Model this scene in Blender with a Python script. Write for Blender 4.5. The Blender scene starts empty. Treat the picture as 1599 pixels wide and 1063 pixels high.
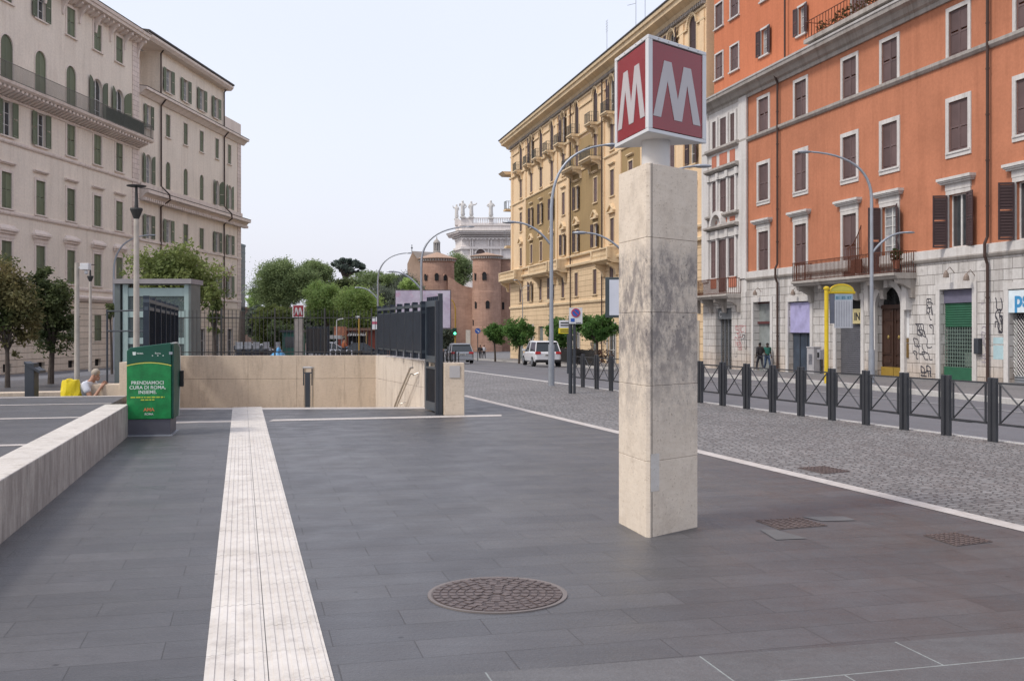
import bpy, bmesh, math, random
from mathutils import Vector, Matrix
from mathutils.geometry import delaunay_2d_cdt
R = math.radians
random.seed(7)
SC = bpy.context.scene
COL = SC.collection

# ------------------------------------------------------------------ camera, world, sun, exposure
F, CX, HY, EYE = 1600.0, 799.5, 514.0, 1.65
cd = bpy.data.cameras.new('camera'); cam = bpy.data.objects.new('camera', cd); COL.objects.link(cam)
cam.location = (0, 0, EYE); cam.rotation_euler = (R(90), 0, 0)
cd.sensor_width = 36; cd.lens = 36 * F / 1599.0
cd.shift_x = 0.0; cd.shift_y = -(531.5 - HY) / 1599.0
cd.clip_start = 0.1; cd.clip_end = 3000
SC.camera = cam

SUN_EL, SUN_AZ = 50, -118      # azimuth measured clockwise from +Y (view direction); from the left, a little behind
wd = bpy.data.worlds.new('World'); SC.world = wd; wd.use_nodes = True
nt = wd.node_tree; nt.nodes.clear()
out = nt.nodes.new('ShaderNodeOutputWorld'); bg = nt.nodes.new('ShaderNodeBackground')
bgs = nt.nodes.new('ShaderNodeBackground'); mixs = nt.nodes.new('ShaderNodeAddShader')
sky = nt.nodes.new('ShaderNodeTexSky'); sky.sky_type = 'NISHITA'; sky.sun_disc = False
sky.sun_elevation = R(SUN_EL); sky.sun_rotation = R(SUN_AZ); sky.air_density = 1.5; sky.dust_density = 4
bgs.inputs[1].default_value = 0.05
nt.links.new(sky.outputs[0], bgs.inputs[0])
# the overcast cloud layer: pale, very slightly uneven
tc = nt.nodes.new('ShaderNodeTexCoord'); nz = nt.nodes.new('ShaderNodeTexNoise'); nz.inputs['Scale'].default_value = 1.6
nz.inputs['Detail'].default_value = 3; cr = nt.nodes.new('ShaderNodeValToRGB')
cr.color_ramp.elements[0].position = .3; cr.color_ramp.elements[0].color = (.635, .65, .765, 1)
cr.color_ramp.elements[1].position = .75; cr.color_ramp.elements[1].color = (.69, .70, .80, 1)
nt.links.new(tc.outputs['Generated'], nz.inputs['Vector']); nt.links.new(nz.outputs[0], cr.inputs[0])
nt.links.new(cr.outputs[0], bg.inputs[0]); bg.inputs[1].default_value = 1.0
nt.links.new(bg.outputs[0], mixs.inputs[0]); nt.links.new(bgs.outputs[0], mixs.inputs[1])
nt.links.new(mixs.outputs[0], out.inputs[0])
sl = bpy.data.lights.new('sun', 'SUN'); sl.energy = 2.0; sl.angle = R(10); sl.color = (1, .95, .88)
so = bpy.data.objects.new('sun', sl); COL.objects.link(so)
sd = Vector((math.sin(R(SUN_AZ)) * math.cos(R(SUN_EL)), math.cos(R(SUN_AZ)) * math.cos(R(SUN_EL)), math.sin(R(SUN_EL))))
so.rotation_euler = sd.to_track_quat('Z', 'Y').to_euler(); so.location = sd * 60
SC.view_settings.view_transform = 'Standard'; SC.view_settings.look = 'None'
SC.view_settings.exposure = 0.12; SC.view_settings.gamma = 1; SC.view_settings.use_curve_mapping = False

# ------------------------------------------------------------------ mesh builder
class MB:
    def __init__(s): s.v = []; s.f = []
    def add(s, vs, fs):
        n = len(s.v); s.v += [tuple(p) for p in vs]; s.f += [tuple(i + n for i in f) for f in fs]; return s
    def box(s, x0, x1, y0, y1, z0, z1, M=None):
        x0, x1 = sorted((x0, x1)); y0, y1 = sorted((y0, y1)); z0, z1 = sorted((z0, z1))
        vs = [(x0,y0,z0),(x1,y0,z0),(x1,y1,z0),(x0,y1,z0),(x0,y0,z1),(x1,y0,z1),(x1,y1,z1),(x0,y1,z1)]
        if M is not None: vs = [M @ Vector(p) for p in vs]
        return s.add(vs, [(0,3,2,1),(4,5,6,7),(0,1,5,4),(1,2,6,5),(2,3,7,6),(3,0,4,7)])
    def cyl(s, a, b, r0, r1=None, n=10, caps=True):
        r1 = r0 if r1 is None else r1; a = Vector(a); b = Vector(b); d = (b - a)
        if d.length < 1e-9: return s
        q = d.to_track_quat('Z', 'Y'); vs = []
        for (c, r) in ((a, r0), (b, r1)):
            for i in range(n):
                t = 2 * math.pi * i / n; vs.append(c + q @ Vector((r * math.cos(t), r * math.sin(t), 0)))
        fs = [(i, (i+1) % n, n + (i+1) % n, n + i) for i in range(n)]
        if caps: fs += [tuple(range(n))[::-1], tuple(range(n, 2*n))]
        return s.add(vs, fs)
    def tube(s, pts, r, n=8):
        pts = [Vector(p) for p in pts]; rr = r if isinstance(r, (list, tuple)) else [r] * len(pts); vs = []
        for i, p in enumerate(pts):
            d = (pts[min(i+1, len(pts)-1)] - pts[max(i-1, 0)]).normalized()
            up = Vector((0, 1, 0)) if abs(d.y) < .9 else Vector((1, 0, 0))
            e1 = d.cross(up).normalized(); e2 = d.cross(e1)
            for k in range(n):
                t = 2 * math.pi * k / n; vs.append(p + e1 * rr[i] * math.cos(t) + e2 * rr[i] * math.sin(t))
        fs = [(i*n+k, i*n+(k+1) % n, (i+1)*n+(k+1) % n, (i+1)*n+k) for i in range(len(pts)-1) for k in range(n)]
        fs += [tuple(range(n))[::-1], tuple(range((len(pts)-1)*n, len(pts)*n))]
        return s.add(vs, fs)
    def prism(s, poly, z0, z1):
        n = len(poly)
        vs = [(p[0], p[1], z0) for p in poly] + [(p[0], p[1], z1) for p in poly]
        return s.add(vs, [tuple(range(n))[::-1], tuple(range(n, 2*n))] + [(i, (i+1) % n, n+(i+1) % n, n+i) for i in range(n)])
    def ext(s, poly, y0, y1):     # poly in (x,z), extruded along y
        n = len(poly)
        vs = [(p[0], y0, p[1]) for p in poly] + [(p[0], y1, p[1]) for p in poly]
        return s.add(vs, [tuple(range(n)), tuple(range(n, 2*n))[::-1]] + [(n+i, n+(i+1) % n, (i+1) % n, i) for i in range(n)])
    def extx(s, poly, x0, x1):    # poly in (y,z), extruded along x
        n = len(poly)
        vs = [(x0, p[0], p[1]) for p in poly] + [(x1, p[0], p[1]) for p in poly]
        return s.add(vs, [tuple(range(n))[::-1], tuple(range(n, 2*n))] + [(i, (i+1) % n, n+(i+1) % n, n+i) for i in range(n)])
    def lathe(s, prof, c=(0, 0), n=20):     # prof: list of (r,z)
        vs = []; m = len(prof)
        for (r, z) in prof:
            for i in range(n):
                t = 2*math.pi*i/n; vs.append((c[0] + r*math.cos(t), c[1] + r*math.sin(t), z))
        fs = [(j*n+i, j*n+(i+1) % n, (j+1)*n+(i+1) % n, (j+1)*n+i) for j in range(m-1) for i in range(n)]
        fs += [tuple(range(n))[::-1], tuple(range((m-1)*n, m*n))]
        return s.add(vs, fs)
    def ball(s, c, rx, ry=None, rz=None, n=10, m=7):
        ry = ry or rx; rz = rz or rx; vs = []
        for j in range(1, m):
            a = math.pi*j/m
            for i in range(n):
                t = 2*math.pi*i/n; vs.append((c[0]+rx*math.sin(a)*math.cos(t), c[1]+ry*math.sin(a)*math.sin(t), c[2]+rz*math.cos(a)))
        top = len(vs); vs.append((c[0], c[1], c[2]+rz)); vs.append((c[0], c[1], c[2]-rz))
        fs = [((j+1)*n+i, (j+1)*n+(i+1) % n, j*n+(i+1) % n, j*n+i) for j in range(m-2) for i in range(n)]
        fs += [(i, (i+1) % n, top) for i in range(n)] + [((m-2)*n+(i+1) % n, (m-2)*n+i, top+1) for i in range(n)]
        return s.add(vs, fs)
    def mesh(s, name, mat, fix=True, smooth=False):
        me = bpy.data.meshes.new(name); me.from_pydata(s.v, [], s.f)
        if mat: me.materials.append(mat)
        if fix:
            bm = bmesh.new(); bm.from_mesh(me); bmesh.ops.recalc_face_normals(bm, faces=bm.faces); bm.to_mesh(me); bm.free()
        if smooth:
            for p in me.polygons: p.use_smooth = True
        return me
    def build(s, name, mat, parent=None, fix=True, smooth=False, bevel=0, seg=2):
        o = bpy.data.objects.new(name, s.mesh(name, mat, fix, smooth)); COL.objects.link(o)
        if parent: o.parent = parent
        if bevel:
            b = o.modifiers.new('b', 'BEVEL'); b.width = bevel; b.segments = seg; b.limit_method = 'ANGLE'; b.angle_limit = R(40)
        return o

def tag(o, label, cat, group=None):
    o['label'] = label; o['category'] = cat
    if group: o['group'] = group
    return o
def thing(name, label, cat, loc=(0, 0, 0), rz=0, group=None):
    o = bpy.data.objects.new(name, None); COL.objects.link(o); o.location = loc; o.rotation_euler = (0, 0, rz)
    o.empty_display_size = .2
    return tag(o, label, cat, group)
def struct(o): o['kind'] = 'structure'; return o
def inst(name, me, parent, loc=(0, 0, 0), rz=0):
    o = bpy.data.objects.new(name, me); COL.objects.link(o); o.parent = parent; o.location = loc; o.rotation_euler = (0, 0, rz); return o
def copy_tree(o, parent=None):
    c = o.copy(); COL.objects.link(c)
    if parent: c.parent = parent
    for ch in list(o.children): copy_tree(ch, c)
    return c
def relabel(o, label): o['label'] = label; return o

# ------------------------------------------------------------------ materials
def N(nt, t, **kw):
    n = nt.nodes.new(t)
    for k, v in kw.items(): setattr(n, k, v)
    return n
def base_mat(name):
    m = bpy.data.materials.new(name); m.use_nodes = True; nt = m.node_tree
    b = nt.nodes['Principled BSDF']; return m, nt, b
def coords(nt, mode='Object', rot=0, scale=(1, 1, 1), flip=False):
    t = N(nt, 'ShaderNodeTexCoord'); v = t.outputs[mode]
    if flip:  # facade: use (x, z)
        s = N(nt, 'ShaderNodeSeparateXYZ'); nt.links.new(v, s.inputs[0])
        c = N(nt, 'ShaderNodeCombineXYZ'); ad = N(nt, 'ShaderNodeMath', operation='ADD')
        nt.links.new(s.outputs[0], ad.inputs[0]); nt.links.new(s.outputs[1], ad.inputs[1])
        nt.links.new(ad.outputs[0], c.inputs[0]); nt.links.new(s.outputs[2], c.inputs[1]); v = c.outputs[0]
    m = N(nt, 'ShaderNodeMapping'); m.inputs['Rotation'].default_value = (0, 0, rot); m.inputs['Scale'].default_value = scale
    nt.links.new(v, m.inputs['Vector']); return m.outputs[0]
def noise(nt, vec, scale, detail=4, rough=.6):
    n = N(nt, 'ShaderNodeTexNoise'); n.inputs['Scale'].default_value = scale; n.inputs['Detail'].default_value = detail
    n.inputs['Roughness'].default_value = rough; nt.links.new(vec, n.inputs['Vector']); return n.outputs[0]
def ramp(nt, fac, p0, c0, p1, c1):
    r = N(nt, 'ShaderNodeValToRGB'); e = r.color_ramp.elements
    e[0].position = p0; e[0].color = (*c0, 1) if len(c0) == 3 else c0; e[1].position = p1; e[1].color = (*c1, 1) if len(c1) == 3 else c1
    nt.links.new(fac, r.inputs[0]); return r.outputs[0]
def mul(nt, a, b, fac=1.0, mode='MULTIPLY'):
    m = N(nt, 'ShaderNodeMix', data_type='RGBA', blend_type=mode); m.inputs[0].default_value = fac
    for i, x in ((6, a), (7, b)):
        if isinstance(x, tuple): m.inputs[i].default_value = (*x, 1)
        else: nt.links.new(x, m.inputs[i])
    return m.outputs[2]
def mixf(nt, fac, a, b):
    m = N(nt, 'ShaderNodeMix', data_type='RGBA'); nt.links.new(fac, m.inputs[0])
    for i, x in ((6, a), (7, b)):
        if isinstance(x, tuple): m.inputs[i].default_value = (*x, 1)
        else: nt.links.new(x, m.inputs[i])
    return m.outputs[2]
def bump(nt, b, h, strength=.3, dist=.02):
    n = N(nt, 'ShaderNodeBump'); n.inputs['Strength'].default_value = strength; n.inputs['Distance'].default_value = dist
    nt.links.new(h, n.inputs['Height']); nt.links.new(n.outputs[0], b.inputs['Normal'])
def g3(v): return (v, v, v)
MC = {}
def M_(name, col, rough=.7, metal=0, var=.12, sc=3, bmp=0, spec=.4, emit=None, each=0):
    if name in MC: return MC[name]
    m, nt, b = base_mat(name); v = coords(nt)
    b.inputs['Roughness'].default_value = rough; b.inputs['Metallic'].default_value = metal
    b.inputs['Specular IOR Level'].default_value = spec
    n = noise(nt, v, sc, 5)
    c = ramp(nt, n, .3, tuple(x * (1 - var) for x in col), .7, tuple(min(1, x * (1 + var)) for x in col))
    if each:   # every shutter has faded a little differently
        oi = N(nt, 'ShaderNodeObjectInfo'); c = mul(nt, c, ramp(nt, oi.outputs['Random'], 0, g3(1 - each), 1, g3(1 + each)))
    nt.links.new(c, b.inputs['Base Color'])
    if bmp: bump(nt, b, noise(nt, v, sc * 8, 4), .4, bmp)
    if emit: b.inputs['Emission Color'].default_value = (*emit[:3], 1); b.inputs['Emission Strength'].default_value = emit[3]
    MC[name] = m; return m
def M_stucco(name, col, dirt=.45, dirtcol=(.55, .5, .46), blot=.12, lines=None, brick=None, mortar=.5, patches=None, damp=None):
    """painted plaster or stone facade; lines=(height,width) course joints; brick=(w,h,mortar)"""
    m, nt, b = base_mat(name); b.inputs['Roughness'].default_value = .9; b.inputs['Specular IOR Level'].default_value = .2
    v = coords(nt, flip=True)
    big = ramp(nt, noise(nt, v, .35, 6, .65), .3, tuple(x * (1 - blot) for x in col), .7, tuple(min(1, x * (1 + blot)) for x in col))
    vs = coords(nt, flip=True, scale=(1.6, .12, 1))
    st = ramp(nt, noise(nt, vs, 1.2, 7, .7), .46, g3(1.0), .8, tuple(1 - dirt * (1 - d) * 1.6 for d in dirtcol))
    c = mul(nt, big, st)
    fine = ramp(nt, noise(nt, v, 6, 5, .7), .3, g3(.90), .7, g3(1.07)); c = mul(nt, c, fine)
    if patches:
        pn_ = noise(nt, coords(nt, flip=True, scale=(.7, .9, 1)), 1.3, 9, .72); c = mixf(nt, ramp(nt, pn_, .56, g3(0.0), .68, g3(.75)), c, patches)
    if damp:
        sp = N(nt, 'ShaderNodeSeparateXYZ'); nt.links.new(v, sp.inputs[0]); ad_ = N(nt, 'ShaderNodeMath', operation='MULTIPLY_ADD'); ad_.inputs[1].default_value = 2.2; nt.links.new(noise(nt, v, .9, 6), ad_.inputs[0]); nt.links.new(sp.outputs[1], ad_.inputs[2])
        mr = N(nt, 'ShaderNodeMapRange'); mr.inputs[1].default_value = 1.9; mr.inputs[2].default_value = .5; nt.links.new(ad_.outputs[0], mr.inputs[0]); c = mul(nt, c, mixf(nt, mr.outputs[0], (1, 1, 1), damp))
    h = noise(nt, v, 20, 3)
    if brick:
        bt = N(nt, 'ShaderNodeTexBrick'); bt.inputs['Scale'].default_value = 1
        bt.inputs['Brick Width'].default_value = brick[0]; bt.inputs['Row Height'].default_value = brick[1]
        bt.inputs['Mortar Size'].default_value = brick[2]; bt.inputs['Mortar Smooth'].default_value = .3
        bt.inputs['Color1'].default_value = (1, 1, 1, 1); bt.inputs['Color2'].default_value = (.86, .85, .84, 1)
        bt.inputs['Mortar'].default_value = (mortar, mortar * .95, mortar * .9, 1); bt.inputs['Bias'].default_value = -.2
        nt.links.new(v, bt.inputs['Vector']); c = mul(nt, c, bt.outputs[0])
        inv = N(nt, 'ShaderNodeMath', operation='SUBTRACT'); inv.inputs[0].default_value = 1; nt.links.new(bt.outputs['Fac'], inv.inputs[1])
        bump(nt, b, inv.outputs[0], .6, .03)
    else: bump(nt, b, h, .15, .01)
    nt.links.new(c, b.inputs['Base Color']); MC[name] = m; return m

def M_paving(name, c1, c2, mort, w, h, ms, rot, varscale=.5, var=.18, rough=.6, off=.5, bmp=.4, warm=None, speck=True, wob=0):
    m, nt, b = base_mat(name); v = coords(nt, rot=rot); v0 = v
    if wob:
        nn_ = N(nt, 'ShaderNodeTexNoise'); nn_.inputs['Scale'].default_value = 2.2; nn_.inputs['Detail'].default_value = 5; nt.links.new(v, nn_.inputs['Vector'])
        ma = N(nt, 'ShaderNodeVectorMath', operation='MULTIPLY_ADD'); ma.inputs[1].default_value = (wob, wob, 0); nt.links.new(nn_.outputs['Color'], ma.inputs[0]); nt.links.new(v, ma.inputs[2]); v = ma.outputs[0]
    # slight wobble of joints
    bt = N(nt, 'ShaderNodeTexBrick'); bt.inputs['Scale'].default_value = 1; bt.offset = off
    bt.inputs['Brick Width'].default_value = w; bt.inputs['Row Height'].default_value = h
    bt.inputs['Mortar Size'].default_value = ms; bt.inputs['Mortar Smooth'].default_value = .4
    bt.inputs['Color1'].default_value = (*c1, 1); bt.inputs['Color2'].default_value = (*c2, 1)
    bt.inputs['Mortar'].default_value = (*mort, 1)
    nt.links.new(v, bt.inputs['Vector']); c = bt.outputs[0]
    n1 = ramp(nt, noise(nt, v, varscale, 6, .65), .25, g3(1 - var), .75, g3(1 + var)); c = mul(nt, c, n1)
    n2 = ramp(nt, noise(nt, v, 5, 8, .8), .3, g3(.84), .7, g3(1.14)); c = mul(nt, c, n2)
    n3 = ramp(nt, noise(nt, v, 90, 4, .9), .3, g3(.78), .7, g3(1.24)); c = mul(nt, c, n3)
    n4 = noise(nt, coords(nt, scale=(.5, .5, .5)), .8, 3)
    if speck: c = mul(nt, c, ramp(nt, noise(nt, coords(nt, rot=rot, scale=(.35, 5, 1)), 2.0, 6, .7), .3, g3(.90), .7, g3(1.09)))
    if warm: c = mul(nt, c, ramp(nt, n4, .45, g3(1.0), .7, warm))
    if speck:  # trodden chewing gum and grit
        vo = N(nt, 'ShaderNodeTexVoronoi'); vo.inputs['Scale'].default_value = 1.7; nt.links.new(v, vo.inputs['Vector'])
        c = mul(nt, c, ramp(nt, vo.outputs['Distance'], .022, g3(.45), .034, g3(1.0)))
        vo2 = N(nt, 'ShaderNodeTexVoronoi'); vo2.inputs['Scale'].default_value = 1.1; nt.links.new(coords(nt, rot=1.0), vo2.inputs['Vector'])
        w_ = ramp(nt, vo2.outputs['Distance'], .010, g3(1.0), .014, g3(0.0)); c = mixf(nt, w_, c, (.38, .37, .35))
    nt.links.new(c, b.inputs['Base Color'])
    rg = ramp(nt, noise(nt, v, 2.5, 5), .3, g3(rough - .1), .7, g3(rough + .12)); nt.links.new(rg, b.inputs['Roughness'])
    b.inputs['Specular IOR Level'].default_value = .5
    ad = N(nt, 'ShaderNodeMath', operation='MULTIPLY_ADD'); ad.inputs[1].default_value = -1.0
    nt.links.new(bt.outputs['Fac'], ad.inputs[0]); nt.links.new(noise(nt, v, 40, 4), ad.inputs[2])
    bump(nt, b, ad.outputs[0], bmp, .012)
    MC[name] = m; return m

def M_travertine(name, col, joints=None, dirt=True, grime_z=None, pits=True, var=.1, specks=False, streak=True):
    m, nt, b = base_mat(name); b.inputs['Roughness'].default_value = .7; b.inputs['Specular IOR Level'].default_value = .3
    v = coords(nt)
    n = noise(nt, coords(nt, scale=(1, 1, .35 if streak else .9)), 2.2, 7, .7)
    c = ramp(nt, n, .25, tuple(x * (1 - var) for x in col), .75, tuple(min(1, x * (1 + var)) for x in col))
    n2 = noise(nt, coords(nt, scale=(1, 1, 4)), 9, 5, .7); c = mul(nt, c, ramp(nt, n2, .3, (.93, .91, .88), .65, g3(1.03)))
    if pits:
        n3 = noise(nt, coords(nt, scale=(1, 1, 1.6)), 38, 5, .75); c = mul(nt, c, ramp(nt, n3, .32, (.55, .5, .45), .42, g3(1.0)))
    if dirt:
        n4 = noise(nt, coords(nt, scale=(3, 3, .5) if streak else (1, 1, .8)), 1.7, 7, .75); c = mul(nt, c, ramp(nt, n4, .5, g3(1.0), .75, (.66, .64, .63)))
    if grime_z:  # a band of ingrained soot and scrubbed posters between two heights
        sp = N(nt, 'ShaderNodeSeparateXYZ'); tt = N(nt, 'ShaderNodeTexCoord'); wv = N(nt, 'ShaderNodeTexNoise'); wv.inputs['Scale'].default_value = 5; wv.inputs['Detail'].default_value = 4; nt.links.new(tt.outputs['Object'], wv.inputs['Vector'])
        wa_ = N(nt, 'ShaderNodeVectorMath', operation='MULTIPLY_ADD'); wa_.inputs[1].default_value = (.0, .0, .34); nt.links.new(wv.outputs['Color'], wa_.inputs[0]); nt.links.new(tt.outputs['Object'], wa_.inputs[2]); nt.links.new(wa_.outputs[0], sp.inputs[0])
        grime_z = (grime_z[0] + .17, grime_z[1] + .10)
        mr = N(nt, 'ShaderNodeMapRange'); mr.inputs[1].default_value = grime_z[0] - .5; mr.inputs[2].default_value = grime_z[0] + .35; nt.links.new(sp.outputs[2], mr.inputs[0])
        mr2 = N(nt, 'ShaderNodeMapRange'); mr2.inputs[1].default_value = grime_z[1] + .06; mr2.inputs[2].default_value = grime_z[1] - .1; nt.links.new(sp.outputs[2], mr2.inputs[0])
        mm = N(nt, 'ShaderNodeMath', operation='MULTIPLY'); nt.links.new(mr.outputs[0], mm.inputs[0]); nt.links.new(mr2.outputs[0], mm.inputs[1])
        gn = noise(nt, coords(nt, scale=(1.3, 1.3, .85)), 4.5, 14, .80)
        gr = N(nt, 'ShaderNodeMapRange'); gr.inputs[1].default_value = .43; gr.inputs[2].default_value = .56; gr.inputs[3].default_value = .12; nt.links.new(gn, gr.inputs[0])
        m3 = N(nt, 'ShaderNodeMath', operation='MULTIPLY'); nt.links.new(mm.outputs[0], m3.inputs[0]); nt.links.new(gr.outputs[0], m3.inputs[1])
        m4 = N(nt, 'ShaderNodeMath', operation='MULTIPLY'); m4.inputs[1].default_value = .85; nt.links.new(m3.outputs[0], m4.inputs[0])
        c = mixf(nt, m4.outputs[0], c, (.185, .165, .16))
        fk_ = noise(nt, coords(nt, scale=(1, 1, .8)), 22, 6, .7); fr_ = N(nt, 'ShaderNodeMapRange'); fr_.inputs[1].default_value = .60; fr_.inputs[2].default_value = .68; nt.links.new(fk_, fr_.inputs[0])
        m5 = N(nt, 'ShaderNodeMath', operation='MULTIPLY'); nt.links.new(fr_.outputs[0], m5.inputs[0]); nt.links.new(mr.outputs[0], m5.inputs[1]); m6 = N(nt, 'ShaderNodeMath', operation='MULTIPLY'); nt.links.new(m5.outputs[0], m6.inputs[0]); nt.links.new(mr2.outputs[0], m6.inputs[1]); c = mixf(nt, m6.outputs[0], c, (.12, .105, .105))
    if specks:
        vo = N(nt, 'ShaderNodeTexVoronoi'); vo.inputs['Scale'].default_value = 4.0; nt.links.new(coords(nt, rot=.4), vo.inputs['Vector'])
        c = mul(nt, c, ramp(nt, vo.outputs['Distance'], .035, g3(.35), .06, g3(1.0)))
        c = mul(nt, c, ramp(nt, noise(nt, coords(nt), 1.1, 6, .7), .35, (.94, .93, .92), .6, g3(1.0)))
    nt.links.new(c, b.inputs['Base Color']); bump(nt, b, noise(nt, v, 30, 6, .7), .08 if specks else .22, .004 if specks else .008)
    MC[name] = m; return m
def M_leaf(name, c1, c2, sc=.8):
    m, nt, b = base_mat(name); v = coords(nt)
    c = ramp(nt, noise(nt, v, sc, 4, .6), .35, c1, .65, c2)
    c = mul(nt, c, ramp(nt, noise(nt, v, sc * 9, 3), .3, g3(.7), .7, g3(1.3)))
    nt.links.new(c, b.inputs['Base Color']); b.inputs['Roughness'].default_value = .6
    b.inputs['Specular IOR Level'].default_value = .25
    tr = N(nt, 'ShaderNodeBsdfTranslucent'); nt.links.new(c, tr.inputs[0]); mx = N(nt, 'ShaderNodeMixShader'); mx.inputs[0].default_value = .42
    o_ = [n for n in nt.nodes if n.type == 'OUTPUT_MATERIAL'][0]; nt.links.new(b.outputs[0], mx.inputs[1]); nt.links.new(tr.outputs[0], mx.inputs[2]); nt.links.new(mx.outputs[0], o_.inputs[0])
    MC[name] = m; return m

ROT = R(-14.4)     # the plaza's slab grid follows the tactile strip
basalt = M_paving('basalt_slabs', (.070, .069, .074), (.090, .088, .093), (.040, .039, .040), .85, .30, .0035, ROT, warm=(1.03, 1.015, .96), rough=.44)
basalt2 = M_paving('basalt_big_slabs', (.094, .092, .094), (.118, .115, .117), (.24, .26, .25), 1.1, .62, .006, ROT, rough=.55)
cobble = M_paving('sampietrini', (.15, .142, .138), (.235, .225, .22), (.092, .086, .083), .118, .11, .012, R(27), varscale=.4, off=.35, wob=.28, bmp=.9, rough=.6, speck=False)
asphalt = M_paving('asphalt', (.125, .125, .135), (.13, .13, .14), (.125, .125, .135), 50, 50, .001, 0, varscale=.25, var=.2, rough=.75, bmp=.2, speck=False)
dirtg = M_('dry_ground', (.15, .13, .105), .95, var=.3, sc=.6)
farpave = M_paving('far_pavement', (.15, .147, .147), (.175, .17, .17), (.08, .08, .08), .5, .4, .008, R(13), speck=False)
whitestone = M_travertine('white_line_stone', (.50, .465, .44), pits=False, specks=True)
kerbstone = M_travertine('kerb_stone', (.46, .45, .435), pits=False)
trav = M_travertine('travertine', (.54, .49, .42)); travw = M_travertine('travertine_pale', (.64, .575, .50))
travd = M_travertine('travertine_tan', (.62, .52, .41), pits=True)
trav_tot = M_travertine('totem_travertine', (.69, .60, .495), grime_z=(1.2, 2.38), var=.10, streak=False)
white_paint = M_('white_paint', (.62, .62, .62), .6)
tactm = M_travertine('tactile_stone', (.62, .585, .545), pits=False, var=.08, specks=True)
dgrey = M_('dark_grey_paint', (.048, .054, .064), .45, .2, var=.1)
slate = M_('slate_blue_paint', (.030, .038, .052), .4, .2, var=.15)
slat_frame = M_('fence_frame_paint', (.075, .092, .11), .4, .2)
postm = M_('barrier_paint', (.050, .052, .058), .45, .3, var=.15)
galv = M_('galvanised_steel', (.34, .36, .39), .45, .6, var=.1)
steel = M_('steel', (.45, .43, .40), .3, .9)
black = M_('black_plastic', (.015, .015, .016), .5)
dark = M_('dark_opening', (.012, .012, .013), .8)
rubber = M_('rubber', (.02, .02, .02), .8)
brownpipe = M_('brown_pipe', (.06, .035, .028), .6, .1)
glassd = M_('window_glass', (.045, .05, .055), .08, 0, var=.4, sc=1.5, spec=.8)
glassl = M_('curtained_glass', (.30, .31, .32), .2, 0, var=.35, sc=2.5, spec=.6)
sashm = M_('white_sash', (.60, .59, .57), .5)
roofd = M_('roof_edge', (.06, .055, .052), .7)
rooft = M_('terracotta_tiles', (.37, .25, .18), .9, var=.3, sc=8)
bark = M_('bark', (.075, .06, .05), .95, var=.3, sc=6, bmp=.03)
rust = M_('rusty_iron', (.12, .045, .028), .8, .2, var=.3, sc=12)

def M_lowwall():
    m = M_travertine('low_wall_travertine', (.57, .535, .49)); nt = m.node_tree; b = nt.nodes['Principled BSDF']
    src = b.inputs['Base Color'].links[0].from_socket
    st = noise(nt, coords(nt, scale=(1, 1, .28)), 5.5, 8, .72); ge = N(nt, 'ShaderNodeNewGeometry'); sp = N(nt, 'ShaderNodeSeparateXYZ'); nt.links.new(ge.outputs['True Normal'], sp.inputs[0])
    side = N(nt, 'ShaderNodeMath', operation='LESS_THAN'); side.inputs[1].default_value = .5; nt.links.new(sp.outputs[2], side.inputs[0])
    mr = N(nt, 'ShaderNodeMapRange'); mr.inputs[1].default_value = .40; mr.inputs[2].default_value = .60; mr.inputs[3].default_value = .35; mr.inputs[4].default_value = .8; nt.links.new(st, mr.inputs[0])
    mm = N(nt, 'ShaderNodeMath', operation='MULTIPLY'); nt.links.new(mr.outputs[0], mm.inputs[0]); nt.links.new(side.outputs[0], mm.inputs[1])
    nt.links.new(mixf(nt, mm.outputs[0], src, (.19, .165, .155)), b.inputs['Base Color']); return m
lwm = M_lowwall()      # upright faces mixed darker all over, more so in vertical streaks

# ------------------------------------------------------------------ terrain heights
def cl(v, a, b): return max(a, min(b, v))
KX, KY = 7.33, 14.67; KD = (-.3354, .9421); KN = (.9421, .3354)      # kerb line of the plaza towards the road
def kerb(s, e=0.0): return (KX + KD[0]*s + KN[0]*e, KY + KD[1]*s + KN[1]*e)
def edist(x, y): return (x - KX)*KN[0] + (y - KY)*KN[1]
def road_z(x, y):
    e = edist(x, y)
    z = -.12 - .024*cl(e, 0, 35) - .0145*cl(y - 38, 0, 100)
    z -= .05*cl(-x - 16, 0, 20)*(1 - .5*cl((y - 60)/60, 0, 1))
    return z
def gp(x, y, off=0.0):         # photograph pixel -> point on the road surface (+off)
    t = (x - CX)/F; Y = 20.0
    for _ in range(60):
        Y = .5*Y + .5*(EYE - (road_z(t*Y, Y) + off))*F/(y - HY)
    return Vector((t*Y, Y, road_z(t*Y, Y) + off))
def fl(x, y, z=0.0): Y = (EYE - z)*F/(y - HY); return Vector(((x - CX)/F*Y, Y, z))
def at(x, y, Y): return Vector(((x - CX)/F*Y, Y, EYE + (HY - y)*Y/F))

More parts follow.
